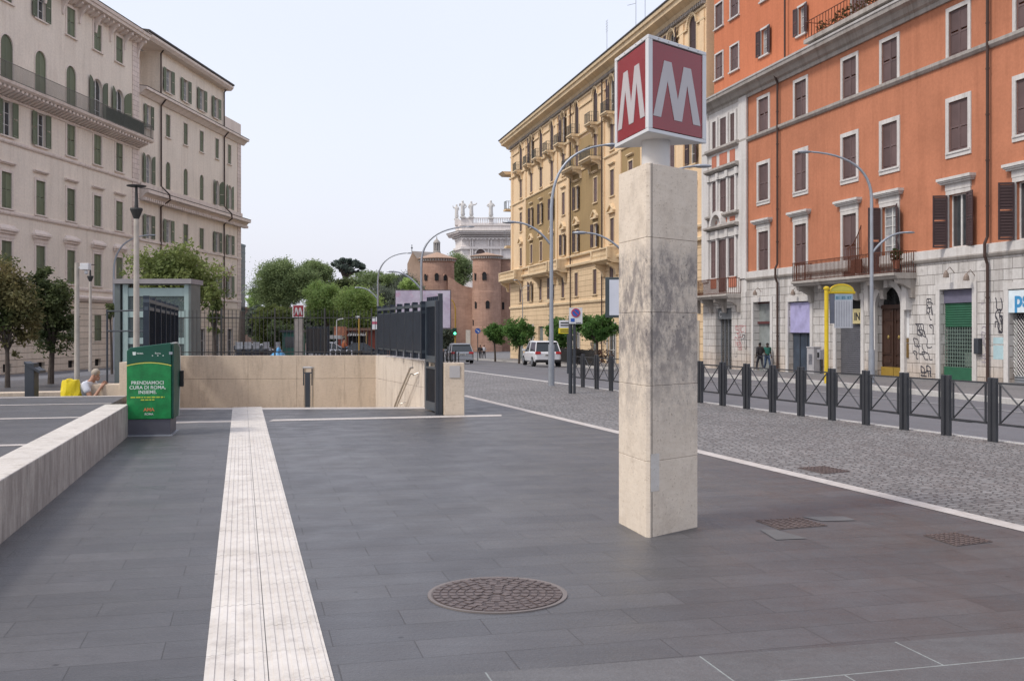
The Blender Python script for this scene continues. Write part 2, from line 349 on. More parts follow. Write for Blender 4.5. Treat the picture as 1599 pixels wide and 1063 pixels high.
def inpoly(p, poly):
    c = False; n = len(poly)
    for i in range(n):
        a, b = poly[i], poly[(i+1) % n]
        if (a[1] > p[1]) != (b[1] > p[1]) and p[0] < (b[0]-a[0])*(p[1]-a[1])/(b[1]-a[1]) + a[0]: c = not c
    return c
def sheet(name, outer, mat, zf=0.0, holes=(), grid=None, kind='structure', uv=None):
    vs = []; es = []
    for poly in (outer, *holes):
        n0 = len(vs); vs += [Vector(p[:2]) for p in poly]
        es += [(n0+i, n0+(i+1) % len(poly)) for i in range(len(poly))]
    if grid:
        for gx in grid[0]:
            for gy in grid[1]:
                p = (gx, gy)
                if inpoly(p, outer) and not any(inpoly(p, h) for h in holes): vs.append(Vector(p))
    v2, e2, f2, _, _, _ = delaunay_2d_cdt(vs, es, [], 0, 1e-4)
    fs = []
    for f in f2:
        c = sum((v2[i] for i in f), Vector((0, 0)))/len(f)
        if inpoly(c, outer) and not any(inpoly(c, h) for h in holes): fs.append(tuple(f))
    z = zf if callable(zf) else (lambda x, y: zf)
    mb = MB(); mb.add([(p.x, p.y, z(p.x, p.y)) for p in v2], fs)
    me = mb.mesh(name, mat, fix=False)
    bm = bmesh.new(); bm.from_mesh(me)
    for f in bm.faces:
        if f.normal.z < 0: f.normal_flip()
    bm.to_mesh(me); bm.free()
    o = bpy.data.objects.new(name, me); COL.objects.link(o); o['kind'] = kind; return o

# ------------------------------------------------------------------ the ground
SFL, SFR, SBR, SBL = (-7.17, 21.3), (-1.85, 21.6), (-3.42, 25.7), (-8.3, 25.2)     # stair well
HOLE = [(-7.25, 21.45), (-1.86, 21.75), (-3.5, 25.9), (-8.45, 25.4)]
TW = (-.2507, 1.0)                                                                  # direction of the low wall
def wl(y, off=0.0): return (-3.93 + TW[0]*(y - 7.86) - off*.97, y - off*.243)
gx = [-300, -200, -140, -100, -70] + list(range(-50, 52, 4)) + [70, 100, 150, 220, 300]
gy = [-40, -20] + list(range(0, 160, 5)) + [180, 220, 300, 450, 700]
struct(sheet('ground', [(-700, -60), (700, -60), (700, 1500), (-700, 1500)], asphalt, lambda x, y: road_z(x, y) - .02 if edist(x, y) > 0 or y > 46 or x < -19 else -.14,
             holes=[HOLE], grid=(gx, gy)))
# the plaza platform, up to its kerb
k0, k1 = kerb(-30), kerb(31)
wa = (-1.11, 24.9); wb = (4.17, 8.35); wdx = (wb[0]-wa[0])/(wb[1]-wa[1])
def wline(y, off=0.0): return (wa[0] + wdx*(y - wa[1]) + off, y)
PL = [wl(-12), wline(-12), wline(34), (-6, 42), (-14, 40), (-17, 30), (-16.2, 18.8), wl(18.9, .3)]
struct(sheet('plaza_paving', PL, basalt, 0.0, holes=[HOLE]))
CO = [wline(-12), (k0[0], k0[1]), (k1[0], k1[1]), (-6, 42), wline(34)]
struct(sheet('cobbled_pavement', CO, cobble, 0.0))
# riser under the kerb and kerb stones
mb = MB(); s = -30.0
while s < 31:
    a, b = kerb(s + .006), kerb(s + 1.19); a2, b2 = kerb(s + .006, .16), kerb(s + 1.19, .16)
    mb.prism([a, b, b2, a2], -.6, .008); s += 1.2
struct(mb.build('plaza_kerb', kerbstone, bevel=.008))
struct(sheet('white_stone_line', [wline(-12), wline(-12, .20), wline(25.6, .20), wline(25.6)], whitestone, .004))
# slabs near the viewer
lb = lambda x: 5.19 + .235*(x - .97)
struct(sheet('large_slab_border', [(-.35, 3.0), wline(3.0), wline(6.05), (-.92, lb(-.92))], basalt2, .004))
# tactile strip
def tp(y, side): # strip edges
    xl, yl, xr, yr = -1.45, 4.81, -.834, 4.81
    return (-1.45 - .2645*(y - 4.81), y) if side < 0 else (-.834 - .2645*(y - 4.81), y)
mb = MB(); u = Vector((-.2557, .9668)); w = Vector((.9668, .2557)); o0 = Vector((-1.45, 4.81)); y = -7.2; k = 0
ribs = MB()
while True:
    p = o0 + u*y
    if p.y > 21.2: break
    for j in (0, 1):
        a = p + w*(.299*j + .002); b = a + w*.294; L = .468
        c = b + u*L; d = a + u*L; z = .006 + random.uniform(0, .0015)
        mb.prism([a, b, c, d], -.01, z)
        for r in range(6):
            ra = a + w*(.022 + r*.046); rb = ra + w*.024
            ribs.prism([ra, rb, rb + u*L, ra + u*L], z, z + .005)
    y += .472; k += 1
t = struct(mb.build('tactile_strip', tactm)); rb_ = ribs.build('raised_ribs', tactm, t)
# white bands across the paving, by the stairs
def band(nm, x0, x1, yc, th, z=.004):
    a = .257; f = lambda x: yc + a*(x - x0)
    return struct(sheet(nm, [(x0, f(x0)), (x1, f(x1)), (x1 - .0, f(x1) + th), (x0, f(x0) + th)], whitestone, z))
b1 = band('white_stone_band', -6.4, -4.93, 17.85, .38)
b1 = band('white_stone_band', -4.36, -.2, 18.36, .38)
struct(sheet('stair_edge_stone', [(-7.3, 20.95), (-1.75, 21.25), (-1.86, 21.75), (-7.25, 21.45)], whitestone, .0035))

# raised terrace on the left, a low travertine wall along it
TE = [wl(-12, .34), wl(18.55, .34), (-26, 13.9), (-40, -12)]
TE = [wl(-12, .34), wl(18.6, .34), (-12.5, 17.6), (-22, 15.2), (-34, -12)]
mb = MB(); mb.prism([p for p in TE], -.3, .455); struct(mb.build('raised_terrace', basalt))
for yy, th in ((10.6, .16), (13.9, .16), (16.5, .12), (18.32, .22)):
    q = [wl(yy, .345), wl(yy + th, .345), (wl(yy + th, .345)[0] - 13, wl(yy + th)[1] - .24*13.3), (wl(yy + th)[0] - 13, wl(yy)[1] - .24*13.3)]
    struct(sheet('white_stone_band', q, whitestone, .459))
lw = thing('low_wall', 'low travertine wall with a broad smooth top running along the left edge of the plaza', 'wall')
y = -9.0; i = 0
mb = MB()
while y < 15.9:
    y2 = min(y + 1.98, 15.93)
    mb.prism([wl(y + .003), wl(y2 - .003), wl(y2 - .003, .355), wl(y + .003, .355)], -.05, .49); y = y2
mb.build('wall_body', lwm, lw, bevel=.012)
# ground beyond the terrace: dry verge and low walls
struct(sheet('dry_verge', [(-17.2, 30), (-16.3, 19), (-30, 15.3), (-52, 16), (-44, 31), (-25, 40)], dirtg, -.03))
w2 = thing('low_wall', 'low stained travertine wall behind the seated man, ending at the glass lift', 'wall')
mb = MB(); mb.prism([fl(150, 612, .0)[:2], (-7.9, 20.3), (-8.0, 20.75), (-8.9, 20.7)], -.1, .02)
mb = MB(); mb.box(-8.9, -7.75, 20.3, 20.7, -.1, .56); mb.box(-7.745, -7.3, 20.2, 20.75, -.1, 1.0); mb.build('wall_body', travd, w2, bevel=.01)
w3 = thing('low_wall', 'low brown wall in the distance at the far left edge, in front of the trees', 'wall')
mb = MB(); A = Vector((-9.2, 21.6)); B = Vector((-13.6, 20.0)); n = Vector((B-A).yx).normalized()*.3
mb.prism([A, B, B + Vector((0, .4)), A + Vector((0, .4))], -.1, .34); mb.build('wall_body', travd, w3, bevel=.01)

# road markings, far pavement
fk = lambda y, off=0: (13.8 - .1957*(y - 28) + off, y)
yy = [-30] + list(range(0, 170, 6))
fp = [fk(a) for a in yy] + [fk(a, 40) for a in reversed(yy)]
PZ = lambda x, y: road_z(x, y) + .13
struct(sheet('far_pavement', fp, farpave, PZ, grid=([0, 4, 8, 12, 16, 20, 26], yy)))
mb = MB()
for i in range(len(yy) - 1):
    a, b = fk(yy[i]), fk(yy[i+1]); seg = 6
    for j in range(seg):
        p = Vector(a).lerp(Vector(b), j/seg); q = Vector(a).lerp(Vector(b), (j+1)/seg) - Vector((0, .01)); zz = road_z(p.x, p.y)
        z2 = road_z(q.x, q.y)
        mb.add([(p.x-.3, p.y, zz-.3), (q.x-.3, q.y, z2-.3), (q.x+.04, q.y, z2-.3), (p.x+.04, p.y, zz-.3), (p.x-.3, p.y, zz+.135), (q.x-.3, q.y, z2+.135), (q.x+.04, q.y, z2+.135), (p.x+.04, p.y, zz+.135)],
               [(0,1,2,3),(4,7,6,5),(0,4,5,1),(1,5,6,2),(2,6,7,3),(3,7,4,0)])
struct(mb.build('far_kerb', kerbstone))
mark = M_('road_marking', (.33, .33, .33), .7, var=.25, sc=4)
def lane(e0, e1, dash, gap, s0, s1, wd_=.12):
    mb = MB(); s = s0
    while s < s1:
        L = min(dash, s1 - s); n = max(1, int(L/3))
        for k in range(n):
            sa, sb = s + L*k/n, s + L*(k+1)/n; f = lambda s_: e0 + (e1 - e0)*(s_ - s0)/(s1 - s0)
            P = [kerb(sa, f(sa)), kerb(sb, f(sb)), kerb(sb, f(sb) + wd_), kerb(sa, f(sa) + wd_)]
            mb.add([(p[0], p[1], road_z(*p) - .008) for p in P], [(0, 3, 2, 1)])
        s += dash + gap
    o = struct(mb.build('road_marking', mark, fix=True))
    return o
lane(6.2, 14.0, 60, 1, -12, 100, .14); lane(3.6, 5.5, 2.5, 4, -8, 110)
lane(9.0, 20.0, 3, 5, 20, 110)

# ------------------------------------------------------------------ facades
class Fac:
    def __init__(s, a, b, sgn, w=0.0):
        s.a, s.b, s.sgn = a, b, sgn; s.n = math.hypot(1, b)
        s.phi = math.atan2(sgn*1.0, sgn*b)
    def uz(s, x, y, w=0.0):          # pixel -> (local x, z) on the wall plane offset outwards by w
        a = s.a + (w*s.n if s.sgn < 0 else -w*s.n)
        t = (x - CX)/F; Y = a/(t - s.b); X = t*Y
        u = (X - s.a)*s.b/s.n + Y/s.n
        return (s.sgn*u, EYE + (HY - y)*Y/F)
    def u(s, x, w=0.0): return s.uz(x, HY, w)[0]
    def empty(s, name, label, cat, group=None): return thing(name, label, cat, (s.a, 0, 0), s.phi, group)
LF = Fac(-41.0, .094, -1)
_b = (410-CX)/F; OF = Fac(31*math.hypot(1, _b), _b, 1)
_b = (426-CX)/F; YF = Fac(31*math.hypot(1, _b), _b, 1)

def wall(parent, mat, x0, x1, z0, z1, ops, w=0.0, depth=.3, name='wall', back=12, core=True):
    """front skin with real openings and reveals, on the plane y=w; ops: (xa, xb, za, zb, arch)"""
    x0, x1 = sorted((x0, x1))
    O = []
    for (a, b, c, d, ar) in ops:
        a, b = sorted((a, b)); a2, b2, c2, d2 = max(a, x0), min(b, x1), max(c, z0), min(d, z1)
        if a2 < b2 - .02 and c2 < d2 - .02: O.append((a2, b2, c2, d2, ar and d <= z1 + .01))
    r = lambda v: round(v, 4)
    xs = sorted({r(x0), r(x1), *[r(o[0]) for o in O], *[r(o[1]) for o in O]})
    zs = sorted({r(z0), r(z1), *[r(o[2]) for o in O], *[r(o[3]) for o in O]})
    mb = MB()
    for i in range(len(xs)-1):
        k = 0
        for j in range(len(zs)-1):
            cx, cz = (xs[i]+xs[i+1])/2, (zs[j]+zs[j+1])/2
            if any(o[0] < cx < o[1] and o[2] < cz < o[3] for o in O): continue
            mb.add([(xs[i], w, zs[j]), (xs[i+1], w, zs[j]), (xs[i+1], w, zs[j+1]), (xs[i], w, zs[j+1])], [(3, 2, 1, 0)])
    for (a, b, c, d, ar) in O:
        if ar:
            rr = (b - a)/2; zc = d - rr; n = 12; cx = (a+b)/2
            arc = [(cx - rr*math.cos(math.pi*i/n), zc + rr*math.sin(math.pi*i/n)) for i in range(n+1)]
            for i in range(n):
                p, q = arc[i], arc[i+1]
                mb.add([(p[0], w, p[1]), (q[0], w, q[1]), (q[0], w, d), (p[0], w, d)], [(3, 2, 1, 0)])
                mb.add([(p[0], w, p[1]), (q[0], w, q[1]), (q[0], w-depth, q[1]), (p[0], w-depth, p[1])], [(0, 1, 2, 3)])
            top = zc
        else:
            top = d; mb.add([(a, w, d), (b, w, d), (b, w-depth, d), (a, w-depth, d)], [(0, 1, 2, 3)])
        mb.add([(a, w, c), (a, w, top), (a, w-depth, top), (a, w-depth, c)], [(0, 1, 2, 3)])
        mb.add([(b, w, c), (b, w, top), (b, w-depth, top), (b, w-depth, c)], [(3, 2, 1, 0)])
        mb.add([(a, w, c), (b, w, c), (b, w-depth, c), (a, w-depth, c)], [(3, 2, 1, 0)])
    for x, fl_ in ((x0, 0), (x1, 1)):
        mb.add([(x, w, z0), (x, w, z1), (x, w-depth, z1), (x, w-depth, z0)], [(0, 1, 2, 3) if fl_ else (3, 2, 1, 0)])
    mb.add([(x0, w, z1), (x1, w, z1), (x1, w-depth, z1), (x0, w-depth, z1)], [(0, 1, 2, 3)])
    if core: mb.box(x0 + .001, x1 - .001, w-back, w-depth, z0, z1 - .002)
    return mb.build(name, mat, parent, fix=False)

WC = {}
def leaf_mesh(width, ht, arch, side, mat, slat=.13):
    key = ('leaf', round(width, 2), round(ht, 2), arch, side, mat.name)
    if key in WC: return WC[key]
    mb = MB(); s = side; T = .045; st = .075
    zc = ht - width if arch else ht
    def X(x): return s*x
    mb.box(X(0), X(st), -T/2, T/2, 0, zc)
    def wat(z):   # available width at height z, (hinge side recedes along the arc); centre is at x=width
        if z <= zc: return 0.0
        return width - math.sqrt(max(0, width**2 - (z-zc)**2))
    mb.box(X(width-st), X(width-.006), -T/2, T/2, 0, ht - (.02 if arch else 0))
    for z in (0, ht*.47): mb.box(X(st), X(width-st), -T/2, T/2, z, z + .09)
    if not arch: mb.box(X(st), X(width-st), -T/2, T/2, ht-.08, ht)
    else:
        n = 6; pts = [(width - width*math.cos(math.pi/2*i/n), zc + width*math.sin(math.pi/2*i/n)) for i in range(n+1)]
        inn = [(width - (width-st)*math.cos(math.pi/2*i/n), zc + (width-st)*math.sin(math.pi/2*i/n)) for i in range(n+1)]
        for i in range(n):
            q = [pts[i], pts[i+1], inn[i+1], inn[i]]; mb.ext([(X(a), b) for a, b in q], -T/2, T/2)
    z = .12
    while z < ht - .12:
        x0 = max(st, wat(z + slat*.8) + st*.7) if arch else st
        if not (ht*.47 - .06 < z < ht*.47 + .06) and x0 < width - st - .03:
            a, b = X(x0), X(width-st)
            mb.add([(a, -.018, z), (b, -.018, z), (b, .014, z + slat*1.06), (a, .014, z + slat*1.06), (a, .0, z), (b, .0, z)], [(0, 1, 2, 3), (3, 2, 5, 4)] if s > 0 else [(3, 2, 1, 0), (4, 5, 2, 3)])
        z += slat
    WC[key] = mb.mesh('shutter', mat); return WC[key]
def arcpts(rr, zc, n=14, a0=0, a1=math.pi): return [(-rr*math.cos(a0+(a1-a0)*i/n), zc + rr*math.sin(a0+(a1-a0)*i/n)) for i in range(n+1)]
def frame_mesh(wd, ht, arch, mat, tw, hood, sill, hw=.0, proud=.05):
    key = ('frame', round(wd, 2), round(ht, 2), arch, mat.name, tw, hood, sill, proud)
    if key in WC: return WC[key]
    mb = MB(); h = wd/2; P = proud
    zc = ht - h if arch else ht
    if tw:
        mb.box(-h-tw, -h, -.02, P, 0, zc); mb.box(h, h+tw, -.02, P, 0, zc)
        if arch:
            a, b = arcpts(h, zc), arcpts(h+tw, zc)
            for i in range(len(a)-1): mb.ext([a[i], a[i+1], b[i+1], b[i]], -.02, P)
        else: mb.box(-h-tw, h+tw, -.02, P+.002, ht, ht+tw)
    if sill == 'thick': mb.box(-h-tw, h+tw, -.02, P+.004, -.28, 0); mb.box(-h-tw*.8, h+tw*.8, 0, P+.05, -.10, -.02)
    elif sill: mb.box(-h-tw-.07, h+tw+.07, -.05, P+.09, -.1, 0)
    t = ht + tw
    if hood == 'flat':
        mb.box(-h-tw-.02, h+tw+.02, 0, P+.02, t+.002, t+.38); mb.box(-h-tw-.28, h+tw+.28, 0, .28, t+.38, t+.45); mb.box(-h-tw-.22, h+tw+.22, 0, .2, t+.30, t+.378)
        mb.box(-h-tw-.32, h+tw+.32, 0, .34, t+.452, t+.58)
    elif hood == 'slim':
        mb.box(-h-tw-.15, h+tw+.15, 0, .22, t+.42, t+.52); mb.box(-h-tw-.1, h+tw+.1, 0, .14, t+.34, t+.418)
    elif hood == 'heavy':
        mb.box(-h-tw-.05, h+tw+.05, 0, P+.03, t+.002, t+.3); mb.box(-h-tw-.28, h+tw+.28, 0, .32, t+.48, t+.62); mb.box(-h-tw-.2, h+tw+.2, 0, .2, t+.3, t+.478)
        mb.add([(-h-tw-.25, 0, t+.622), (h+tw+.25, 0, t+.622), (h+tw+.25, .3, t+.622), (-h-tw-.25, .3, t+.622), (-h-tw, 0, t+.9), (h+tw, 0, t+.9), (h+tw, .05, t+.9), (-h-tw, .05, t+.9)],
               [(0,3,2,1),(4,5,6,7),(0,1,5,4),(1,2,6,5),(2,3,7,6),(3,0,4,7)])
    elif hood == 'ped':
        mb.box(-h-tw-.2, h+tw+.2, 0, .28, t+.35, t+.5)
        a = h+tw+.22
        mb.ext([(-a, t+.502), (a, t+.502), (0, t+1.1)], 0, .12)
        for sgn in (-1, 1): mb.ext([(sgn*a, t+.503), (sgn*a, t+.62), (0, t+1.24), (0, t+1.1)], 0, .3)
    if not mb.v: mb.box(-h-.02, h+.02, -.1, .03, -.06, 0)
    WC[key] = mb.mesh('window', mat); return WC[key]
def pane_mesh(wd, ht, arch, mat, cols=2, rows=2, bar=.035, grille=False):
    key = ('pane', round(wd, 2), round(ht, 2), arch, mat.name, cols, rows)
    if key in WC: return WC[key]
    h = wd/2; zc = ht-h if arch else ht; mb = MB()
    if arch: mb.ext([(-h, 0), (h, 0)] + list(reversed(arcpts(h, zc))), -.01, 0)
    else: mb.box(-h, h, -.01, 0, 0, ht)
    gm = mb.mesh('pane', mat)
    mb = MB(); e = .06
    mb.box(-h, -h+e, 0, .045, 0, zc); mb.box(h-e, h, 0, .045, 0, zc); mb.box(-h, h, 0, .046, 0, e)
    if arch:
        a, b = arcpts(h-e, zc), arcpts(h, zc)
        for i in range(len(a)-1): mb.ext([a[i], a[i+1], b[i+1], b[i]], 0, .045)
    else: mb.box(-h, h, 0, .046, ht-e, ht)
    for c in range(1, cols):
        x = -h + wd*c/cols; k = bar*1.5 if c*2 == cols else bar*.5
        mb.box(x-k, x+k, 0, .042, 0, ht - (.05 if arch else 0))
    for r in range(1, rows): z = zc*r/rows; mb.box(-h, h, 0, .04, z-bar*.5, z+bar*.5)
    sm = mb.mesh('sash', sashm); WC[key] = (gm, sm); return WC[key]

def window(parent, u, z, wd, ht, kind='closed', arch=False, trim=None, tw=.14, hood=None, sill=True, shut=None, w=0.0, ang=(168, 168), glass=None, proud=.05, cols=2, rows=3, rec=.06, name='window', label=None):
    fr = inst(name, frame_mesh(wd, ht, arch, trim, tw, hood, sill, proud=proud), parent, (u, w, z))
    if label: fr['label'] = label
    h = wd/2
    if kind in ('closed', 'open', 'half'):
        for sd in (-1, 1):
            a = 0 if kind == 'closed' else ang[0 if sd < 0 else 1]
            lm = leaf_mesh(h, ht - .02, arch, -sd, shut)
            o = inst('shutter', lm, fr, (sd*h, (-rec if a == 0 else proud + .05), .01), R(-sd*-1*a) if False else R(a if sd < 0 else -a))
            if label is None and kind != 'closed': pass
    if kind != 'closed':
        g, s_ = pane_mesh(wd, ht, arch, glass or glassd, cols, rows)
        inst('pane', g, fr, (0, -.2, 0)); inst('sash', s_, fr, (0, -.198, 0))
    else:
        pass
    return fr

def bars(parent, mat, x0, x1, y0, y1, z0, z1, step=.12, r=.012, name='railing', rings=True, mid=False):
    """balcony railing round three sides of a rectangle"""
    mb = MB(); path = [(x0, y0), (x0, y1), (x1, y1), (x1, y0)]
    for i in range(3):
        a, b = Vector(path[i]), Vector(path[i+1]); L = (b-a).length; n = max(1, int(L/step))
        for k in range(n+1):
            p = a.lerp(b, k/n); mb.box(p.x-r, p.x+r, p.y-r, p.y+r, z0, z1)
        for z in (z0+.06, z1):
            q = .018; mb.box(min(a.x, b.x)-q, max(a.x, b.x)+q, min(a.y, b.y)-q, max(a.y, b.y)+q, z-.018, z+.018)
        if mid: mb.box(min(a.x, b.x)-.012, max(a.x, b.x)+.012, min(a.y, b.y)-.012, max(a.y, b.y)+.012, z1-.2, z1-.18)
    return mb.build(name, mat, parent, fix=False)
def profile(parent, mat, x0, x1, prof, name, fix=True):   # cornice: prof in (y,z)
    mb = MB(); mb.extx(prof, x0, x1); return mb.build(name, mat, parent, fix=fix)

creamL = (.78, .70, .60)
m_cream = M_stucco('cream_plaster', creamL, dirt=.25, blot=.06)
m_creamr = M_stucco('cream_rusticated', (.70, .61, .50), dirt=.3, blot=.06, brick=(60, .47, .022), mortar=.35)
m_trimL = M_stucco('cream_trim', (.75, .66, .59), dirt=.35, blot=.06)
m_quoin = M_stucco('cream_quoins', (.74, .64, .58), dirt=.3, blot=.06, brick=(1.2, .42, .02), mortar=.6)
m_green = M_('green_shutter', (.145, .17, .105), .6, var=.15, sc=.4, each=.22)
m_brown = M_('brown_shutter', (.13, .085, .082), .6, var=.15, sc=.8, each=.2)
m_brownd = M_('dark_brown_shutter', (.062, .036, .036), .6, var=.12, sc=.8, each=.2)
railg = M_('balcony_railing_grey', (.16, .15, .13), .6)
raild = M_('balcony_railing_dark', (.04, .04, .04), .6)

# ================= left building, near block
LB = LF.empty('apartment_building', 'cream apartment building on the far left with green shutters and a long bracketed balcony', 'building')
colsL = [LF.u(x) for x in (10, 63, 110.6, 152, 186)]; d0 = colsL[1] - colsL[0]
colsL = [colsL[0] - d0*k for k in (3, 2, 1)] + colsL if False else [colsL[0] + 4.15*k for k in (3, 2, 1)] + colsL
XN, XF = colsL[0] + 3.0, LF.u(216.5)      # near end, far end (local x decreases away)
ops = []; W = []
for i, c in enumerate(colsL):
    j = i - 3
    W.append((c, 23.95, 1.2, 2.15, 'open' if j in (1, -1) else 'closed', False, None, 'r0'))
    W.append((c, 18.30, 1.45, 3.4, 'open' if j == 3 else ('half' if j == 4 else 'closed'), True, None, 'arch'))
    W.append((c, 14.82, 1.2, 2.38, 'open' if j in (0, 1, -2) else 'closed', False, None, 'r2'))
    W.append((c, 9.88, 1.2, 2.46, 'closed', False, 'slim', 'r3'))
    W.append((c, 5.1, 1.2, 2.56, 'closed', False, 'heavy', 'r4'))
    W.append((c, .72, 1.15, 2.06, 'closed', False, None, 'g'))
    ops.append((c-.5, c+.5, -1.28, -.72, False))
for (c, z, wd_, ht, kd, ar, hd, nm) in W: ops.append((c-wd_/2, c+wd_/2, z, z+ht, ar))
wall(LB, m_cream, XF, XN, 3.95, 26.6, ops)
wall(LB, m_creamr, XF, XN, -3.5, 3.95, ops, w=.06, depth=.36)
for (c, z, wd_, ht, kd, ar, hd, nm) in W:
    window(LB, c, z, wd_, ht, kd, ar, m_trimL, tw=.0 if nm == 'g' else (.1 if ar else .2), hood=hd, sill=(nm not in ('arch', 'g')), shut=m_green,
           w=.062 if nm == 'g' else 0, ang=(176, 175) if kd == 'open' else (150, 172), proud=.05)
mb = MB()
for c in colsL: mb = MB(); mb.box(c-.5, c+.5, -.2, -.19, -1.28, -.72); mb.build('basement_window', dark, LB)
# quoin strip, cornices, strings, brackets, balcony
mb = MB(); mb.box(XF, XF+1.25, 0, .07, 3.95, 17.2); mb.build('corner_quoins', m_quoin, LB); mb = MB(); mb.box(XF, XF+1.2, 0, .07, 19, 26.5); mb.build('corner_quoins', m_quoin, LB)
profile(LB, m_trimL, XF-.02, XN, [(0, 26.5), (.25, 26.5), (.55, 26.75), (.95, 26.8), (1.0, 27.0), (1.1, 27.05), (1.15, 27.28), (0, 27.5)], 'cornice')
profile(LB, roofd, XF-.06, XN, [(0, 27.51), (1.17, 27.29), (1.2, 27.33), (0, 27.62)], 'gutter')
x = XF + .25
while x < XN:
    mb = MB(); big = int((x-XF)/.82) % 3 == 0
    if big: mb.ext([(0, 0)], 0, 0) if False else mb.extx([(0, 25.3), (.12, 25.3), (.2, 25.9), (.55, 26.4), (.8, 26.5), (.8, 26.74), (0, 26.74)], x-.11, x+.11)
    else: mb.extx([(0, 26.3), (.3, 26.35), (.75, 26.58), (.75, 26.74), (0, 26.74)], x-.12, x+.12)
    x += .82; mb.build('cornice_bracket', m_trimL, LB)
mb = MB(); mb.box(XF+2.2, XN, -9, -1.2, 27.2, 28.7); mb.build('roof_parapet', m_trimL, LB)
for z0, z1, p in ((14.32, 14.62, .14), (9.46, 9.76, .14), (4.62, 4.9, .10)): profile(LB, m_trimL, XF-.02, XN, [(0, z0), (p*.6, z0), (p, z0+.1), (p, z1-.05), (0, z1)], 'string_course')
profile(LB, m_trimL, XF-.02, XN, [(0, 3.8), (.15, 3.8), (.32, 4.0), (.34, 4.15), (0, 4.3)], 'string_course')
bx = LF.u(232)  # balcony end
profile(LB, m_trimL, XF-.55, XN, [(0, 17.93), (1.0, 17.93), (1.15, 18.05), (1.2, 18.22), (0, 18.28)], 'balcony_slab')
x = XF + .12
while x < XN:
    mb = MB(); mb.extx([(0, 17.42), (.2, 17.44), (.55, 17.6), (.95, 17.75), (.98, 17.92), (0, 17.92)], x-.13, x+.13); x += .52; mb.build('balcony_bracket', m_trimL, LB)
profile(LB, m_trimL, XF-.02, XN, [(0, 17.26), (.08, 17.26), (.12, 17.40), (0, 17.41)], 'string_course')
bars(LB, railg, XF-.45, XN, .02, 1.12, 18.26, 19.4, .13, .011)
mb = MB(); a, b = LF.u(146), LF.u(206); mb.box(a, b, 1.06, 1.075, 18.35, 19.35); mb.build('green_balcony_screen', M_('green_cloth', (.03, .055, .04), .8), LB)
# ================= left building, far block (own thing: another facade, set back a little)
w0 = -.3
LB2 = LF.empty('apartment_building', 'cream apartment building with brown downpipes and a taller attic storey, beyond the bracketed balcony', 'building')
fu = lambda x, w=w0: LF.u(x, w)
XA, XB = fu(216.5), fu(375.5)
c6 = [fu(x) for x in (231, 262, 289.5, 314.5, 338.5, 358)]
ops = []; W = []
for i, c in enumerate(c6):
    W.append((c, 19.62, .95, 2.1, 'open' if i == 0 else 'closed', False, None))
    W.append((c, 14.7, 1.0 if i else 1.2, 2.6, 'open' if i in (0, 5) else ('half' if i == 4 else 'closed'), True, None))
    W.append((c, 9.75, 1.15, 2.13, 'closed' if i in (2, 3) else 'open', False, None))
    W.append((c, 5.1, 1.15, 2.35, 'open' if i > 3 else 'closed', False, 'ped' if i > 3 else 'slim'))
    W.append((c, -1.9, 1.6, 3.6, 'glass', i % 2 == 0, None))
for (c, z, wd_, ht, kd, ar, hd) in W: ops.append((c-wd_/2, c+wd_/2, z, z+ht, ar))
wall(LB2, m_cream, XA + .0, XB, 3.95, 22.6, ops, w=w0)
wall(LB2, m_creamr, XA, XB, -4, 3.95, ops, w=w0+.06, depth=.36)
for (c, z, wd_, ht, kd, ar, hd) in W:
    window(LB2, c, z, wd_, ht, kd, ar, m_trimL, tw=.06 if ar else .08, hood=hd, sill=z > 0, shut=m_green, w=w0+.062 if z < 0 else w0,
           ang=(176, 174) if kd == 'open' else (120, 172), glass=glassl if kd == 'open' else None)
at0, at1 = fu(250), fu(350.5)
c4 = [fu(x) for x in (263, 290, 315, 337.5)]
ops = [(c-.6, c+.6, 23.85, 26.05, False) for c in c4]
wall(LB2, m_cream, at0, at1, 22.6, 27.3, ops, w=w0-.05)
for c in c4: window(LB2, c, 23.85, 1.2, 2.15, 'open', False, m_trimL, tw=.08, shut=m_green, w=w0-.05, ang=(176, 175), glass=glassl)
mb = MB(); mb.box(XA, at0, -12, w0-1.8, 22.6, 27.3); mb.build('wall', m_cream, LB2)
profile(LB2, m_trimL, XA+.02, at1-.3, [(-1.8, 27.3), (.35, 27.3), (.6, 27.55), (.62, 27.75), (-1.8, 28.0)], 'cornice')
profile(LB2, roofd, XA+.02, at1-.35, [(-4, 28.4), (.64, 27.8), (.7, 27.85), (.7, 27.98), (-4, 28.65)], 'roof_edge')
for z0, z1, p, a, b in ((22.45, 23.0, .75, XA-.0, XB-.75), (13.2, 13.95, .9, XA, XB-.9)):
    profile(LB2, m_trimL, a, b, [(w0, z0-.1), (w0+.15, z0-.1), (w0+p*.7, z0+(z1-z0)*.55), (w0+p, z0+(z1-z0)*.6), (w0+p, z1), (w0, z1+.1)], 'cornice')
    profile(LB2, roofd, a, b-.03, [(w0, z1+.11), (w0+p+.02, z1+.01), (w0+p+.04, z1+.05), (w0, z1+.16)], 'gutter')
mb = MB(); mb.box(XA, XB, w0, w0+.25, 14.08, 14.6); mb.box(at1, XB, w0-.2, w0+.05, 23.1, 24.6); mb.build('parapet', m_trimL, LB2)
x = XA - .15
while x > XB - .8: mb = MB(); mb.box(x-.09, x+.09, w0+.1, w0+.62, 13.02, 13.3); x -= .42; mb.build('cornice_bracket', m_trimL, LB2)
for z0 in (9.42, 4.6): profile(LB2, m_trimL, XA, XB-.05, [(w0, z0), (w0+.12, z0+.05), (w0+.12, z0+.25), (w0, z0+.28)], 'string_course')
mb = MB(); mb.box(XB, XB+1.0, w0, w0+.07, 3.95, 22.4)
for x in (249.5, 256): pass
mb.build('corner_quoins', m_quoin, LB2)
